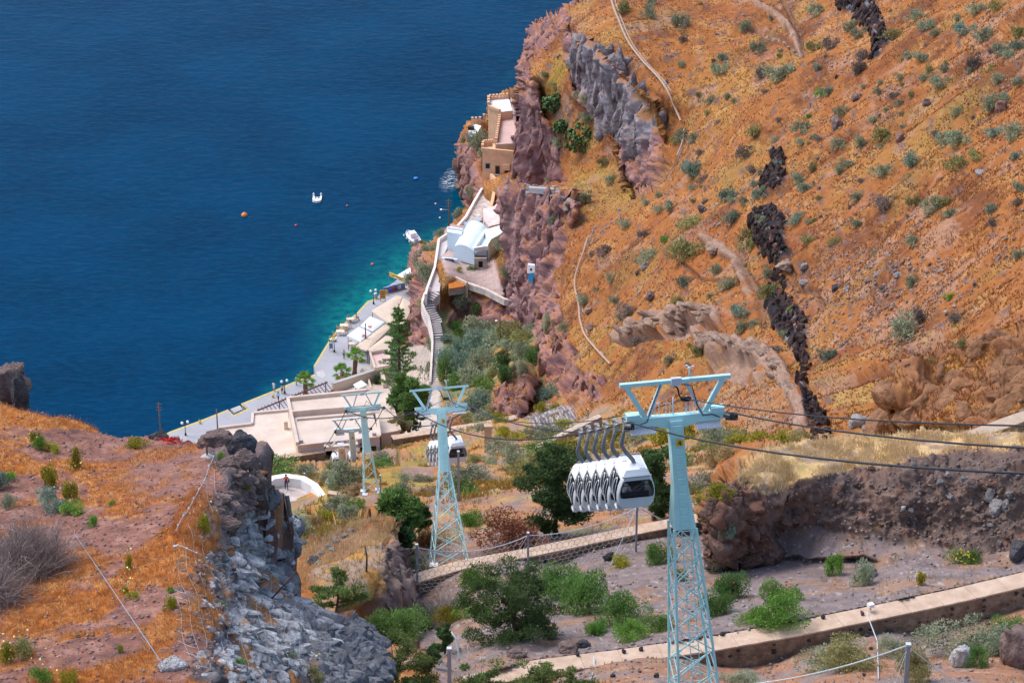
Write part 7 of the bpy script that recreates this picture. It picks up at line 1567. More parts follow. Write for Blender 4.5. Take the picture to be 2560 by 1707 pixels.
# ------------------------------------------------------------------ trees
def clump(rng, c, r, n, sq=.6):
    d = rng.normal(size=(n, 3)); d /= np.linalg.norm(d, axis=1)[:, None]; rr = r*rng.uniform(.25, 1.0, n)**.6
    return c+d*rr[:, None]*np.array([1, 1, sq]), d
def tree(base, H, Wd, label, kind, seed, trunk_h=.25, clumps=40, per=260, leaf=.16, shape="round", name="tree", cat="tree", limb=9, lean=(0, 0), sq=.55, r0=None, cr=.2, lim_r=.5):
    rng = np.random.default_rng(seed); t = thing(name, base, label, cat); mb = MB(); r0 = r0 or H*.028; base = Vector(base)
    top = base+Vector((lean[0], lean[1], H*.9)); mid = base.lerp(top, trunk_h)+Vector((rng.normal()*.04*H, rng.normal()*.04*H, 0))
    mb.tube([base-Vector((0, 0, .3)), base.lerp(mid, .5)+Vector((rng.normal()*.02*H, 0, 0)), mid, mid.lerp(top, .5)+Vector((rng.normal()*.05*H, rng.normal()*.05*H, 0)), top], [r0*1.25, r0, r0*.85, r0*.5, r0*.12], 8)
    ends = []
    for k in range(limb):
        f = rng.uniform(.0, .75); st = mid.lerp(top, f); a = 2*math.pi*(k+rng.random()*.5)/limb*2.4; rr = Wd/2*rng.uniform(.55, .95)*(1-.55*f if shape != "cone" else 1-.9*f); e = st+Vector((math.cos(a)*rr, math.sin(a)*rr, rng.uniform(-.02, .22)*H))
        if e.z > base.z+H*.92: e.z = base.z+H*.92
        m_ = st.lerp(e, .5)+Vector((0, 0, -.03*H)); mb.tube([st, m_, e], [r0*.5, r0*.32, r0*.1], 6); ends += [e, m_.lerp(e, .5), st.lerp(e, .35)]
    part(mb, "trunk", BARK, t); C_ = []; Dn = []
    for k in range(clumps):
        if k < len(ends): c = np.array(ends[k])
        else:
            z = rng.uniform(trunk_h*.8, .97); wr = {"round": math.sqrt(max(0, 1-((z-.55)/.5)**2)), "cone": 1.05-z, "column": .55+.45*math.sin(math.pi*z), "umbrella": .4+.6*z}[shape]
            a = rng.uniform(0, 6.28); rr = Wd/2*wr*math.sqrt(rng.random())*.9; c = np.array(base)+np.array([math.cos(a)*rr+lean[0]*z, math.sin(a)*rr+lean[1]*z, z*H])
        p, d = clump(rng, c, Wd*cr*rng.uniform(.6, 1.15), per, sq); C_.append(p); Dn.append(d)
    p = np.concatenate(C_); d = np.concatenate(Dn); ok = p[:, 2] > base.z+.05; V, T = tris(p[ok], d[ok]*.7+np.array([0, 0, .5]), leaf, rng, .5); L_ = np.array(t.location)
    link("crown", mesh_np("crown", V-L_, T, FM[kind]), t); return t
def gt(u, vb, hpx, wpx, label, kind, seed, **k):
    D_ = gdist(u, vb); s = D_/F; return tree(ground(u, vb, -.1), hpx*s/.87, wpx*s, label, kind, seed, **k)
gt(1275, 1672, 270, 285, "large dark juniper tree with forked trunk in the gully", "juniper", 3, clumps=92, per=400, leaf=.12, trunk_h=.27, limb=14, sq=.5, cr=.1, r0=.17)
gt(1395, 1335, 215, 200, "big dark green tree behind the near row of cabins", "dark", 5, clumps=70, per=260, leaf=.22, trunk_h=.12, limb=10, sq=.6, cr=.15)
gt(1640, 1300, 190, 110, "dark green tree between the cabins and the near tower", "dark", 6, clumps=46, per=220, leaf=.22, trunk_h=.12, limb=8, cr=.19)
gt(985, 1330, 95, 135, "dense dark green tree left of the middle tower", "green", 7, clumps=46, per=200, leaf=.28, trunk_h=.12, limb=8, cr=.18)
gt(1010, 1405, 110, 76, "dark green leafy tree below the cypress by the knoll", "dark", 8, clumps=36, per=200, leaf=.2, trunk_h=.12, limb=7, cr=.2)
gt(1060, 1335, 84, 34, "narrow dark cypress left of the middle tower", "dark", 9, clumps=34, per=160, leaf=.2, shape="column", trunk_h=.06, limb=5, cr=.32, name="cypress", cat="cypress")
gt(875, 1545, 150, 190, "sparse pine with thin trunk on the left knoll", "pine", 10, clumps=34, per=130, leaf=.16, trunk_h=.35, limb=12, sq=.45, cr=.1)
gt(1112, 1640, 84, 40, "small dark cypress behind the thick grey net post", "dark", 11, clumps=22, per=170, leaf=.13, shape="umbrella", trunk_h=.3, limb=5, cr=.26, name="cypress", cat="cypress")
gt(1086, 1670, 70, 36, "slim dark cypress left of the thick grey net post", "dark", 12, clumps=22, per=170, leaf=.13, shape="column", trunk_h=.08, limb=5, cr=.28, name="cypress", cat="cypress")
for k, (u, v, hp, wp, lab) in enumerate(((980,1765,165,190,"loose pine foliage at the bottom beside the dark rock"),(1060,1770,135,150,"loose pine foliage at the bottom left of the net post"),(1205,1765,112,170,"loose pine foliage at the bottom right of the net post"),(1330,1765,116,190,"loose pine foliage covering the left wall end"),(1440,1760,84,120,"loose pine foliage at the bottom below the pipes"))):
    gt(u, v, hp, wp, lab, "pine", 20+k, clumps=40, per=170, leaf=.13, trunk_h=.1, limb=9, sq=.5, cr=.12, name="pine_tree")
# broad tree right of the station
def zt(u, vb, z, hpx, wpx, label, kind, seed, **k):
    b = PZ(u, vb, z); s = Dz(vb, z)/F; return tree(b, hpx*s/.88, wpx*s, label, kind, seed, **k)
zt(1022, 1075, 24, 132, 112, "broad olive green tree between station and stairway", "green", 30, clumps=70, per=200, leaf=.42, trunk_h=.15, limb=9, cr=.15)
zt(1000, 1090, 26, 60, 60, "drooping olive tree leaning over the station corner", "olive", 31, clumps=30, per=160, leaf=.35, trunk_h=.15, limb=7, cr=.18)
zt(1024, 1000, 4, 40, 60, "dark green tree crown beside the pine base", "green", 33, clumps=30, per=150, leaf=.4, trunk_h=.15, limb=7, cr=.18)
# Norfolk Island pine
b = PZ(1000, 1010, 3); s = Dz(1010, 3)/F; H = 248*s/.885; t = thing("norfolk_pine", b, "tall tiered Norfolk pine beside the cream awnings", "pine tree"); rng = np.random.default_rng(44)
mb = MB(); mb.tube([b, b+Vector((0, 0, H*.5)), b+Vector((.1, 0, H))], [.35, .24, .05], 8); C_ = []; Dn = []
for k in range(15):
    f = (k+1)/16; z = H*(.10+.88*f**.95); R_ = 3.4*(1-f)**.75*rng.uniform(.85, 1.1)+.35
    for j in range(5):
        a = 2*math.pi*(j+rng.random()*.5)/5+k*.7; e = b+Vector((math.cos(a)*R_, math.sin(a)*R_, z+R_*.22)); st = b+Vector((0, 0, z)); mb.tube([st, st.lerp(e, .5)-Vector((0, 0, R_*.05)), e], [.07, .05, .02], 5)
        for q_ in np.linspace(.3, 1.0, 5): p, d = clump(rng, np.array(st.lerp(e, q_)), .24+.14*(1-f), 30, .6); C_.append(p); Dn.append(d)
part(mb, "trunk", BARK, t); p = np.concatenate(C_); V, T = tris(p, np.concatenate(Dn)*.6+np.array([0, 0, .6]), .3, rng, .45); link("crown", mesh_np("crown", V-np.array(b), T, FM["green"]), t)
# fan palms
def palm(u, vt, vb, label, r=1.9, seed=0):
    b = PZ(u, vb, ZQ); H = (vb-vt)*Dz(vb, ZQ)/F/.885; t = thing("fan_palm", b, label, "palm"); rng = np.random.default_rng(seed); tp = b+Vector((rng.normal()*.15, 0, H))
    part(MB().tube([b, b.lerp(tp, .25), b.lerp(tp, .7), tp], [.48, .36, .42, .30], 10), "trunk", mat("palm_trunk", (.20, .10, .07), .95, .4, 6, 1, 20), t)
    for k in range(20):
        a = 2.4*k; el = rng.uniform(-.6, 1.1) if k > 4 else 1.2; d = Vector((math.cos(a)*math.cos(el), math.sin(a)*math.cos(el), math.sin(el))); sd_ = d.cross(Vector((0, 0, 1))).normalized(); n_ = sd_.cross(d); st = tp+d*.2; hub = tp+d*r*.45; mb = MB(); mb.bar(st, hub, .05)
        for q_ in range(11):
            th = (q_-5)*.27; dd = d*math.cos(th)+sd_*math.sin(th); e = hub+dd*r*.62*(1-.05*abs(q_-5))-Vector((0, 0, .25*r*(.4+abs(th)*.25))); w2 = (sd_*math.cos(th)-d*math.sin(th))*.085; m_ = hub.lerp(e, .55)+Vector((0, 0, .06)); mb.add([hub, m_-w2, e, m_+w2], [(0, 1, 2, 3)])
        part(mb, "frond", FM["bright"] if el > -.25 else FM["straw"], t, )
palm(764, 952, 990, "fan palm growing through the rust brown pergola", 2.0, 1); palm(856, 930, 953, "fan palm beside the terrace wall, left of the pair", 1.9, 2); palm(886, 892, 936, "taller fan palm beside the terrace wall, right of the pair", 2.0, 3)
t, p = POTPLANT; o = link("leaves", shrub_proto("dark", "mid", 1), t); o.scale = (.9, .9, 1.6); o.location = (0, 0, .8)
# prickly pears
def pear(u, v, wpx, hpx, label, seed):
    D_ = gdist(u, v+hpx*.4); s = D_/F; c = ground(u, v+hpx*.4); rng = np.random.default_rng(seed); t = thing("prickly_pear", c, label, "cactus"); V = []; T = []; k8 = 8
    ang = np.linspace(0, 2*math.pi, k8, endpoint=False)
    for k in range(240):
        a = rng.uniform(0, 6.28); rr = math.sqrt(rng.random()); q_ = np.array([math.cos(a)*rr*wpx*s*.5, math.sin(a)*rr*wpx*s*.35, rng.uniform(.05, 1)*hpx*s*(1-.5*rr)]); R_ = rng.uniform(.28, .46)
        n_ = rng.normal(size=3); n_ /= np.linalg.norm(n_); e_ = np.cross(n_, [0, 0, 1.]); e_ /= np.linalg.norm(e_)+1e-6; f_ = np.cross(n_, e_); b0 = len(V)
        for x in ang: V.append(q_+e_*math.cos(x)*R_*.75+f_*math.sin(x)*R_)
        V.append(q_+n_*R_*.2); V.append(q_-n_*R_*.2)
        for x in range(k8): T.append([b0+x, b0+(x+1) % k8, b0+k8]); T.append([b0+(x+1) % k8, b0+x, b0+k8+1])
    link("pads", mesh_np("pads", np.array(V), np.array(T), fol("cactus_pads", (.07, .16, .05), (.22, .36, .14), .6, 1.2, 0)), t, kind="stuff")
pear(1391, 253, 62, 52, "upper prickly pear clump on the grassy cliff ledge", 1); pear(1455, 342, 84, 80, "largest prickly pear clump on the grassy cliff ledge", 2); pear(1410, 313, 40, 36, "small prickly pear clump left of the largest one", 3)
# bare twig bushes
def twigs(base, R_, H, n, r, label, m, seed, up=.4, name="dead_shrub", lean=(0, 0)):
    rng = np.random.default_rng(seed); t = thing(name, base, label, "shrub"); V = []; T = []
    for k in range(n):
        a = rng.uniform(0, 6.28); el = rng.uniform(.1, 1.45); L = rng.uniform(.6, 1); p = np.array([rng.normal()*.2*R_, rng.normal()*.2*R_, 0.]); d = np.array([math.cos(a)*math.cos(el)*R_+lean[0], math.sin(a)*math.cos(el)*R_+lean[1], math.sin(el)*H])*L
        s_ = np.cross(d, rng.normal(size=3)); s_ /= np.linalg.norm(s_)+1e-9; b0 = len(V); bend = rng.normal(size=3)*.14*R_; w_ = r*rng.uniform(.6, 1.3)
        for f, wf in ((0, 1.2), (.35, 1), (.7, .7), (1, .15)):
            q_ = p+d*f+bend*math.sin(f*3)+np.array([0, 0, -.25*H*f*f*(1-math.sin(el))]); V += [q_-s_*w_*wf, q_+s_*w_*wf]
        for f in range(3): T += [[b0+2*f, b0+2*f+1, b0+2*f+3], [b0+2*f, b0+2*f+3, b0+2*f+2]]
        if rng.random() < .7:
            f = .6; q_ = p+d*f+bend*math.sin(f*3); e = q_+(d*.35+rng.normal(size=3)*.22*R_); b0 = len(V); V += [q_-s_*w_*.7, q_+s_*w_*.7, e]; T.append([b0, b0+1, b0+2])
    V = np.array(V); V[:, 2] = np.maximum(V[:, 2], -.2); link("twigs", mesh_np("twigs", V, np.array(T), m), t, kind="stuff"); return t
TW1 = mat("grey_dry_twigs", (.27, .20, .175), .95, .35, 3, col2=(.42, .33, .30)); TW2 = mat("pale_bare_twigs", (.50, .43, .38), .9, .2, 3)
bb = lground(70, 1430, 0); twigs(bb, 1.75, 1.7, 2600, .0075, "big grey dry twig bush at the left edge of the bluff", TW1, 1)
twigs(lground(-30, 1500, 0), 1.5, 1.3, 1300, .0075, "lower grey dry twig bush cut by the left frame edge", TW1, 2)
twigs(ground(1120, 1530, 0), 1.4, 1.9, 260, .012, "pale bare twig shrub right of the knoll cliff", TW2, 3)
twigs(ground(1670, 1395, 0), .6, .9, 60, .01, "pale twigs of the bush left of the near tower", TW2, 4)
t = thing("dead_branch", ground(1000, 1700), "bleached dead branch at the bottom beside the dark rock", "branch"); D_ = 146
part(MB().tube([P(952,1699,D_), P(985,1690,D_), P(1010,1672,D_), P(1027,1660,D_), P(1030,1652,D_)], [.09, .08, .06, .05, .02], 6), "limb", TW2, t); part(MB().tube([P(980,1665,D_), P(1010,1655,D_), P(1030,1650,D_)], [.04, .05, .03], 6), "limb", TW2, t); part(MB().tube([P(985,1690,D_), P(1005,1698,D_), P(1040,1703,D_)], [.07, .05, .03], 6), "limb", TW2, t)
t = thing("bent_branch", ground(1148, 1640), "white bent branch standing behind the thick grey post", "branch"); part(MB().tube([P(1128,1578,152), P(1140,1596,152), P(1148,1640,152), P(1148,1652,152)], [.03, .05, .06, .05], 6), "limb", WIREL, t)
t = thing("dead_sapling", ground(918, 1425), "thin dead trunk standing on the left knoll", "branch"); g = ground(916, 1428); part(MB().tube([g, g+Vector((.05, 0, 1.0)), g+Vector((-.05, 0, 1.8))], [.07, .06, .03], 6), "limb", BARK, t)
# ------------------------------------------------------------------ weeds on the bluff
def ls(u, v, wpx, hpx, kd, label, group=None, lod="mid"):
    vb = v+hpx*.45; p = lground(u, vb); D_ = p.y*CP-(p.z-CAMZ)*SP; s = D_/F; shrub(p, wpx*s*1.3, hpx*s*1.35, kd, lod, label, group, "weed", "weed")
for u, v, w_, h_, kd, lab in ((128,1240,92,58,"blueg","blue grey shrub on the bluff above the dry bush"),(70,1395,90,40,"sage","green shoots growing through the big dry bush"),(30,1370,70,36,"sage","olive shoots in the upper left of the dry bush"),(130,1185,46,56,"yellow","yellow flowered weed on the upper left bluff"),(190,1150,34,60,"yellow","tall yellow green weed left of the cinder patch"),(182,1225,40,60,"yellow","yellow flowered weed beside the blue grey shrub"),(175,1262,56,34,"bright","green weed below the yellow flowered one"),(100,1110,30,30,"bright","green weed on the upper bluff meadow"),(130,1118,40,24,"yellow","yellowish weed on the upper bluff meadow"),(90,1095,30,36,"yellow","yellowish weed highest on the bluff meadow"),(345,1100,50,28,"yellow","yellow green weed on the bluff rim"),(312,1471,20,26,"yellow","small yellow green weed below the bluff middle"),(336,1488,30,20,"yellow","second small yellow green weed in the bluff middle"),(427,1476,26,16,"bright","green weed by the netting's lower left"),(548,1136,20,20,"bright","fresh green tuft beside the anchor rod"),(612,1213,28,20,"yellow","bright yellow flower tuft on the cliff edge"),(510,1310,36,50,"yellow","yellow flowered weed inside the orange grass"),(20,1640,40,50,"yellow","yellow flowered weed in the lower left corner"),(60,1630,60,50,"olive","olive weed in the lower left corner"),(105,1690,56,40,"bright","green weed at the bottom left"),(170,1690,50,36,"yellow","pale yellow weed at the bottom left"),(300,1615,16,22,"yellow","tiny yellow weed on the lower bluff"),(10,1200,40,40,"blueg","bluish weed at the left edge"),(25,1190,30,24,"bright","bright weed at the left edge"),(20,1245,50,40,"sage","grey weed at the left edge above the dry bush"),(725,1640,40,36,"sage","pale weed on the grey lower rock"),(610,1647,34,20,"bright","green weed on the lower netting"),(780,1680,60,40,"olive","olive weed on the lower grey rock"),(560,1510,24,20,"bright","green sprig in the netting"),(425,1515,34,30,"yellow","yellow sprig near the netting's edge"),(320,1400,24,40,"yellow","thin yellow weed in the orange grass"),(280,1255,16,16,"bright","tiny green weed on the cinder"),(232,1298,24,30,"bright","green sprig left of the steel cable")):
    ls(u, v, w_, h_, kd, lab)
WP = [(130,1180),(185,1140),(182,1215),(175,1255),(90,1110),(312,1468),(336,1484),(510,1300),(20,1630),(105,1680),(170,1680),(320,1395),(612,1210),(725,1630),(780,1675),(40,1655),(60,1615),(150,1240),(200,1190)]
rw = np.random.default_rng(9); cw = np.array([lground(u+rw.normal()*14, v+rw.normal()*13, rw.uniform(.15, .45)) for u, v in WP for _ in range(14)]); Vw, Tw = tris(cw, np.tile([0, -.5, .7], (len(cw), 1)), .055, rw, 1.0)
link("yellow_blossoms", mesh_np("yellow_blossoms", Vw, Tw, mat("pale_yellow_petals", (.80, .70, .22), .7)), None, label="pale yellow blossoms dotted over the bluff weeds", cat="flowers", kind="stuff")
o = flowers(430, 1105, 50, 30, (.6, .03, .03), "red poppies on the bluff rim", "poppies"); o.location = Vector((0, 0, 0))
bpy.data.objects.remove(o, do_unlink=True)
rng = np.random.default_rng(5); c = np.array([lground(430+rng.normal()*16, 1108+rng.normal()*4, .15) for _ in range(30)]); V, T = tris(np.repeat(c, 5, 0)+rng.normal(size=(150, 3))*.03, np.tile([0, -.6, .6], (150, 1)), .08, rng, .9)
link("poppies", mesh_np("poppies", V, T, mat("poppy_red", (.6, .03, .03), .7)), None, label="red poppies on the bluff rim beside the boulders", cat="flowers")
# ------------------------------------------------------------------ grass and gravel, uncountable
def tufts(name, pos, h, m, label, cat="grass", blades=3, wd=.05, seed=1, lean=.35):
    rng = np.random.default_rng(seed); n = len(pos); p = np.repeat(pos, blades, 0); N_ = len(p); hh = (h[0]+(h[1]-h[0])*rng.random(N_))[:, None]
    p = p+rng.normal(size=(N_, 3))*np.array([.5, .5, 0])*hh*.5; d = np.stack([rng.normal(size=N_)*lean, rng.normal(size=N_)*lean, np.ones(N_)], 1); s_ = np.stack([rng.normal(size=N_), rng.normal(size=N_)*.3, np.zeros(N_)], 1); s_ /= np.linalg.norm(s_, axis=1)[:, None]
    V = np.stack([p-s_*hh*wd-np.array([0, 0, .03]), p+s_*hh*wd-np.array([0, 0, .03]), p+d*hh], 1).reshape(-1, 3)
    return link(name, mesh_np(name, V, np.arange(3*N_).reshape(-1, 3), m), None, label=label, cat=cat, kind="stuff")
def pick(Xa, wgt, n, seed=3):
    rng = np.random.default_rng(seed); wgt = np.clip(wgt, 0, None); i = rng.choice(len(Xa), n, p=wgt/wgt.sum()); return Xa[i]
def gm_(name, a, b, sc=.25): return mat(name, a, .95, .3, sc, col2=b, coord='Object', detail=8, spec=.1)
GO = gm_("orange_dry_grass", (.34, .115, .034), (.50, .24, .085)); GST = gm_("straw_grass", (.74, .52, .26), (.88, .69, .42), .4); GY = gm_("yellowing_grass", (.38, .25, .04), (.50, .36, .10), .3)
SXr = X.reshape(-1, 3); area = np.ones(len(SXr)); land = (ms < .2)
wS = land*(GV < 1130)*(1-np.clip(mx([caves, rock_p*(1-grassy), dikes, tan_p, bank, btop, terr, terr2, low1, lowq, yard, valley, knolc, scree_w]), 0, 1))*sm(-.2, .2, n2_+.1)*((X[:, 2] > 12))
tufts("dry_grass", pick(SXr, wS, 62000), (.10, .36), GO, "orange dry grass covering the big slope", blades=3, wd=.15)
tufts("straw_grass", pick(SXr, btop*sm(-.25, .1, fbm(X/1.5, 3, 401)), 4500), (.15, .42), GST, "pale straw grass on top of the dark bank", blades=4, wd=.05, lean=.25)
tufts("terrace_grass", pick(SXr, valley*sm(0, .3, fbm(X/3, 3, 405)), 12000), (.2, .6), GY, "yellowing grass on the mid terraces", blades=3, wd=.09)
kt = PM([(660,1400),(720,1345),(810,1315),(900,1296),(970,1305),(985,1345),(900,1370),(780,1420),(700,1450)], 10, 14)
tufts("knoll_grass", pick(SXr, kt+.0001*0, 3500), (.12, .36), GST, "golden grass on the crest of the left knoll", blades=4, wd=.05, lean=.25)
tufts("terrace_weeds", pick(SXr, (terr2*sm(.05, .3, fbm(X/1.5, 3, 409))+terr*.5*sm(.2, .4, fbm(X/1.2, 3, 411))+low1*.4*sm(.15, .4, fbm(X/1.2, 3, 413))+knolr*.6), 6000), (.08, .28), GY, "short dry weeds on the near terraces", blades=3, wd=.07)
wL = gm*(1-lrock)*(lin > .6)*(m2 > -.25)+og*1.5*(lin > .6)+.25*lrock*sm(.12, .3, fbm(Xl/.9, 3, 285))*(1-ldark)
tufts("bluff_grass", pick(Xl, wL, 42000), (.04, .15), gm_("bluff_orange_grass", (.44, .15, .035), (.74, .40, .16), 1.6), "orange dry grass on the near bluff", blades=4, wd=.035, lean=.5)
def pebbles(name, pos, r, m, label, seed=4):
    rng = np.random.default_rng(seed); n = len(pos); o8 = np.array([[1, 0, 0], [0, 1, 0], [-1, 0, 0], [0, -1, 0], [0, 0, .8], [0, 0, -.5]]); f8 = np.array([[0, 1, 4], [1, 2, 4], [2, 3, 4], [3, 0, 4], [1, 0, 5], [2, 1, 5], [3, 2, 5], [0, 3, 5]])
    rr = r[0]+(r[1]-r[0])*rng.random(n)**4; pos = pos+rng.normal(size=(n, 3))*np.array([.15, .15, 0]); V = pos[:, None]+(o8[None]*rng.uniform(.6, 1.3, (n, 6, 3)))*rr[:, None, None]; a = rng.uniform(0, 6.28, n)
    T = (f8[None]+(np.arange(n)*6)[:, None, None]).reshape(-1, 3); return link(name, mesh_np(name, V.reshape(-1, 3), T, m), None, label=label, cat="gravel", kind="stuff")
PEB = mat("mixed_gravel", (.10, .085, .085), .95, .3, 2.5, col2=(.52, .44, .40), detail=9)
pebbles("terrace_gravel", pick(SXr, terr+low1*.9+terr2*.25, 15000), (.02, .16), PEB, "mixed gravel and small stones on the near terraces")
pebbles("bank_stones", pick(SXr, bank*(1-knob), 4000), (.03, .18), mat("bank_gravel", (.10, .075, .07), .95, .3, 2.0, col2=(.30, .22, .19), detail=9), "small stones bedded in the dark bank", 6)
pebbles("cinder", pick(Xl, (1-lrock)*(lin > .6)*(1-gm*.6)+lrock*.4*(lin > .6), 14000), (.008, .075), mat("cinder_gravel", (.14, .08, .075), .95, .3, 4, col2=(.42, .30, .28), detail=9), "reddish cinder and stones on the near bluff", 7)
pebbles("slope_scree", pick(SXr, wS*sm(.0, .4, fbm(X/5, 3, 415))+right_soil*.8*land+soil2*.5+0*dikes, 7000), (.08, .4), mat("slope_scree", (.16, .10, .09), .95, .35, .6, col2=(.44, .33, .29), detail=9), "loose scree stones on the big slope", 8)
# ================================================================== PEOPLE
SKIN = mat("skin", (.50, .27, .18), .6, .08, 5)
def cloth(name, c): return mat("cloth_"+name, c, .9, .15, 8, .2, 30)
def person(base, yaw, pose, shirt, legs_m, label, hair=(.03, .02, .015), scale=1.0, bare_legs=False):
    """one continuous body grown from a skeleton; hair is a child"""
    J = dict(pel=(0, 0, .95, .15), wai=(0, -.01, 1.08, .13), che=(0, 0, 1.32, .165), nec=(0, .0, 1.47, .06), hea=(0, -.02, 1.60, .095), top=(0, -.02, 1.70, .085))
    def limb(s):
        J['sh'+s] = (.19*(1 if s == 'R' else -1), 0, 1.40, .07); k = 1 if s == 'R' else -1
        el, ha = pose['arm'+s]; J['el'+s] = (*el, .048); J['wr'+s] = (*ha, .036); d = Vector(ha)-Vector(el); d.normalize(); J['ha'+s] = (*(Vector(ha)+d*.09), .038); J['fi'+s] = (*(Vector(ha)+d*.17), .016); J['th'+s] = (*(Vector(ha)+d*.07+Vector((-.05*k, -.03, 0))), .013)
        kn, an = pose['leg'+s]; J['hi'+s] = (.09*k, 0, .92, .10); J['kn'+s] = (*kn, .066); J['an'+s] = (*an, .045); J['to'+s] = (an[0]+.02*k, an[1]-.17, an[2]-.05, .04)
    limb('R'); limb('L')
    dz = pose.get('dz', 0); names = list(J); idx = {n_: i for i, n_ in enumerate(names)}
    E = [('pel', 'wai'), ('wai', 'che'), ('che', 'nec'), ('nec', 'hea'), ('hea', 'top')]; reg = ['s', 's', 's', 'k', 'k']
    for s in 'RL':
        E += [('che', 'sh'+s), ('sh'+s, 'el'+s), ('el'+s, 'wr'+s), ('wr'+s, 'ha'+s), ('ha'+s, 'fi'+s), ('ha'+s, 'th'+s), ('pel', 'hi'+s), ('hi'+s, 'kn'+s), ('kn'+s, 'an'+s), ('an'+s, 'to'+s)]; reg += ['s', 's', 'k', 'k', 'k', 'k', 'l', 'l', 'k' if bare_legs else 'l', 'f']
    me = bpy.data.meshes.new("body_frame"); me.from_pydata([J[n_][:3] for n_ in names], [(idx[a], idx[b_]) for a, b_ in E], []); o = bpy.data.objects.new("body_frame", me); COL.objects.link(o)
    md = o.modifiers.new("skin", 'SKIN'); ms_ = o.modifiers.new("sub", 'SUBSURF'); ms_.levels = 1
    for i, n_ in enumerate(names):
        sv = me.skin_vertices[0].data[i]; r = J[n_][3]; sv.radius = (r, r*(.68 if n_ in ('che', 'wai', 'pel') else 1.0)); sv.use_root = (n_ == 'pel')
    dg = bpy.context.evaluated_depsgraph_get(); bm_ = bpy.data.meshes.new_from_object(o.evaluated_get(dg)); bpy.data.objects.remove(o, do_unlink=True)
    bm_.name = "body"; bm_.materials.clear()
    mats = [SKIN, shirt, legs_m, cloth("shoes", (.05, .045, .04))]
    for m_ in mats: bm_.materials.append(m_)
    A = np.array([J[a][:3] for a, b_ in E]); B = np.array([J[b_][:3] for a, b_ in E]); mi = {'k': 0, 's': 1, 'l': 2, 'f': 3}
    for pl in bm_.polygons:
        c = np.array(pl.center); d = B-A; tt = np.clip(((c-A)*d).sum(1)/((d*d).sum(1)+1e-9), 0, 1); k = np.argmin(np.linalg.norm(A+d*tt[:, None]-c, axis=1)); r_ = reg[k]
        if r_ == 's' and c[2] < 1.0 and abs(c[0]) < .25: r_ = 'l'
        pl.material_index = mi[r_]; pl.use_smooth = True
    t = empty("person", base, yaw, label, "person"); t.scale = (scale,)*3
    bo = link("body", bm_, t); bo.location = (0, 0, dz)
    hd = J['hea']; hb = MB(); hb.lathe((hd[0], hd[1]+.015, hd[2]+.03), [(.108, -.02), (.118, .03), (.105, .085), (.06, .125), (.01, .135)], 12); hb.lathe((hd[0], hd[1]+.05, hd[2]-.04), [(.07, -.05), (.085, 0), (.09, .07)], 10); h_ = hb.build("hair", mat("hair_%d" % int(hair[0]*1000), hair, .7), bo)
    fc = MB(); fc.lathe((hd[0], hd[1]-.10, hd[2]), [(.012, -.03), (.018, -.02), (.008, .03)], 6); fc.build("nose", SKIN, bo)
    for s in (-1, 1): MB().lathe((hd[0]+.035*s, hd[1]-.088, hd[2]+.02), [(.004, -.01), (.013, 0), (.004, .01)], 6).build("eye", BLACKM, bo)
    MB().box((hd[0], hd[1]-.092, hd[2]-.045), (.05, .012, .012)).build("mouth", mat("lips", (.4, .14, .12), .6), bo)
    return t
STAND = dict(armR=((.26, .03, 1.14), (.25, -.08, .9)), armL=((-.26, .03, 1.14), (-.25, -.08, .9)), legR=((.1, -.02, .5), (.1, .02, .07)), legL=((-.1, .0, .5), (-.11, .03, .07)))
WALK = dict(armR=((.25, .1, 1.15), (.25, .12, .9)), armL=((-.25, -.08, 1.15), (-.24, -.25, .95)), legR=((.1, -.2, .52), (.1, -.2, .08)), legL=((-.1, .08, .5), (-.1, .38, .12)))
PHOTO = dict(armR=((.28, -.08, 1.2), (.1, -.28, 1.46)), armL=((-.28, -.08, 1.2), (-.1, -.28, 1.46)), legR=((.1, -.02, .5), (.12, .02, .07)), legL=((-.1, .0, .5), (-.12, .03, .07)))
SIT = dict(armR=((.26, -.08, 1.14), (.16, -.33, 1.0)), armL=((-.26, -.08, 1.14), (-.16, -.33, 1.0)), legR=((.11, -.42, .92), (.11, -.42, .5)), legL=((-.11, -.42, .92), (-.11, -.42, .5)), dz=-.45)
JEANS = cloth("dark_jeans", (.02, .03, .055)); WSH = cloth("white_shirt", (.72, .74, .78)); 
pr = PZ(716, 1222, 72.2); person(pr, .2, PHOTO, cloth("red_shirt", (.55, .02, .025)), JEANS, "person in red top and dark jeans standing in the white round lookout", scale=1.0)
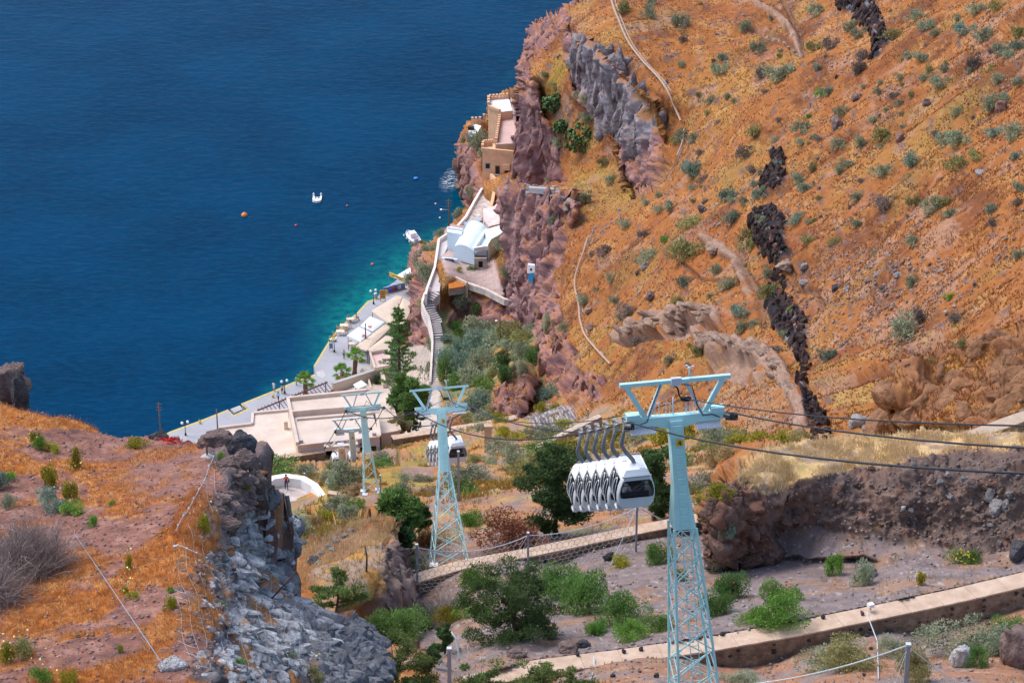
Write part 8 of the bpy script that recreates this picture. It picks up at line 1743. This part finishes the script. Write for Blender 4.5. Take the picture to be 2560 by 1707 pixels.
t = thing("shoulder_bag", pr+Vector((.28, -.05, .75)), "dark brown shoulder bag at the hip of the person in red", "bag"); part(MB().box(pr+Vector((.28, -.02, .98)), (.12, .3, .26)), "pouch", cloth("brown_bag", (.07, .045, .035)), t); part(MB().tube([pr+Vector((.27, -.02, 1.1)), pr+Vector((.2, -.12, 1.4)), pr+Vector((-.1, -.1, 1.5))], .015, 5), "strap", cloth("brown_bag", (.07, .045, .035)), t)
person(PZ(685, 977, ZQ), 2.6, STAND, WSH, WSH, "person in white standing at the quay edge", bare_legs=True)
person(PZ(696, 1003, ZQ), 2.9, WALK, cloth("pale_blue_shirt", (.50, .58, .74)), JEANS, "person in pale blue shirt walking beside the pergola")
person(PZ(706, 984, ZQ), .4, STAND, cloth("pinkish_top", (.55, .42, .40)), cloth("black_shorts", (.02, .02, .022)), "person in pinkish top and black shorts beside the street lamp", bare_legs=True)
person(PZ(741, 962, ZQ), 1.2, STAND, WSH, cloth("light_blue_trousers", (.3, .4, .6)), "person in white top half hidden by the pergola palm")
person(PZ(860, 896, ZQ), -.4, STAND, cloth("lilac_top", (.45, .38, .5)), cloth("black_trousers", (.02, .02, .025)), "person with fair hair and lilac top near the palms", hair=(.45, .25, .08))
person(PZ(885, 800, ZQ)+Vector((.4, 0, .0)), 1.6, SIT, cloth("coral_top", (.6, .2, .18)), JEANS, "person in coral top seated at the quay edge table")
# passengers of the nearest cabin
R = Matrix.Rotation(YAW, 3, 'Z'); c0 = Vector(NEAR[0].location)
person(c0+R@Vector((-.32, -.30, .02)), YAW+2.1, SIT, WSH, cloth("beige_trousers", (.4, .33, .25)), "passenger in white top with brown hair seated in the nearest cabin", hair=(.12, .05, .025), scale=.86)
person(c0+R@Vector((.36, -.25, .02)), YAW-1.9, SIT, cloth("grey_green_shirt", (.16, .19, .18)), cloth("blue_jeans", (.05, .12, .3)), "passenger in grey shirt and blue jeans seated in the nearest cabin", hair=(.06, .03, .02), scale=.86)
c0 = Vector(NEAR[3].location); person(c0+R@Vector((-.2, -.1, .02)), YAW+2.4, SIT, cloth("red_jacket", (.5, .03, .03)), JEANS, "passenger in red seated in a cabin of the near row", scale=.86)
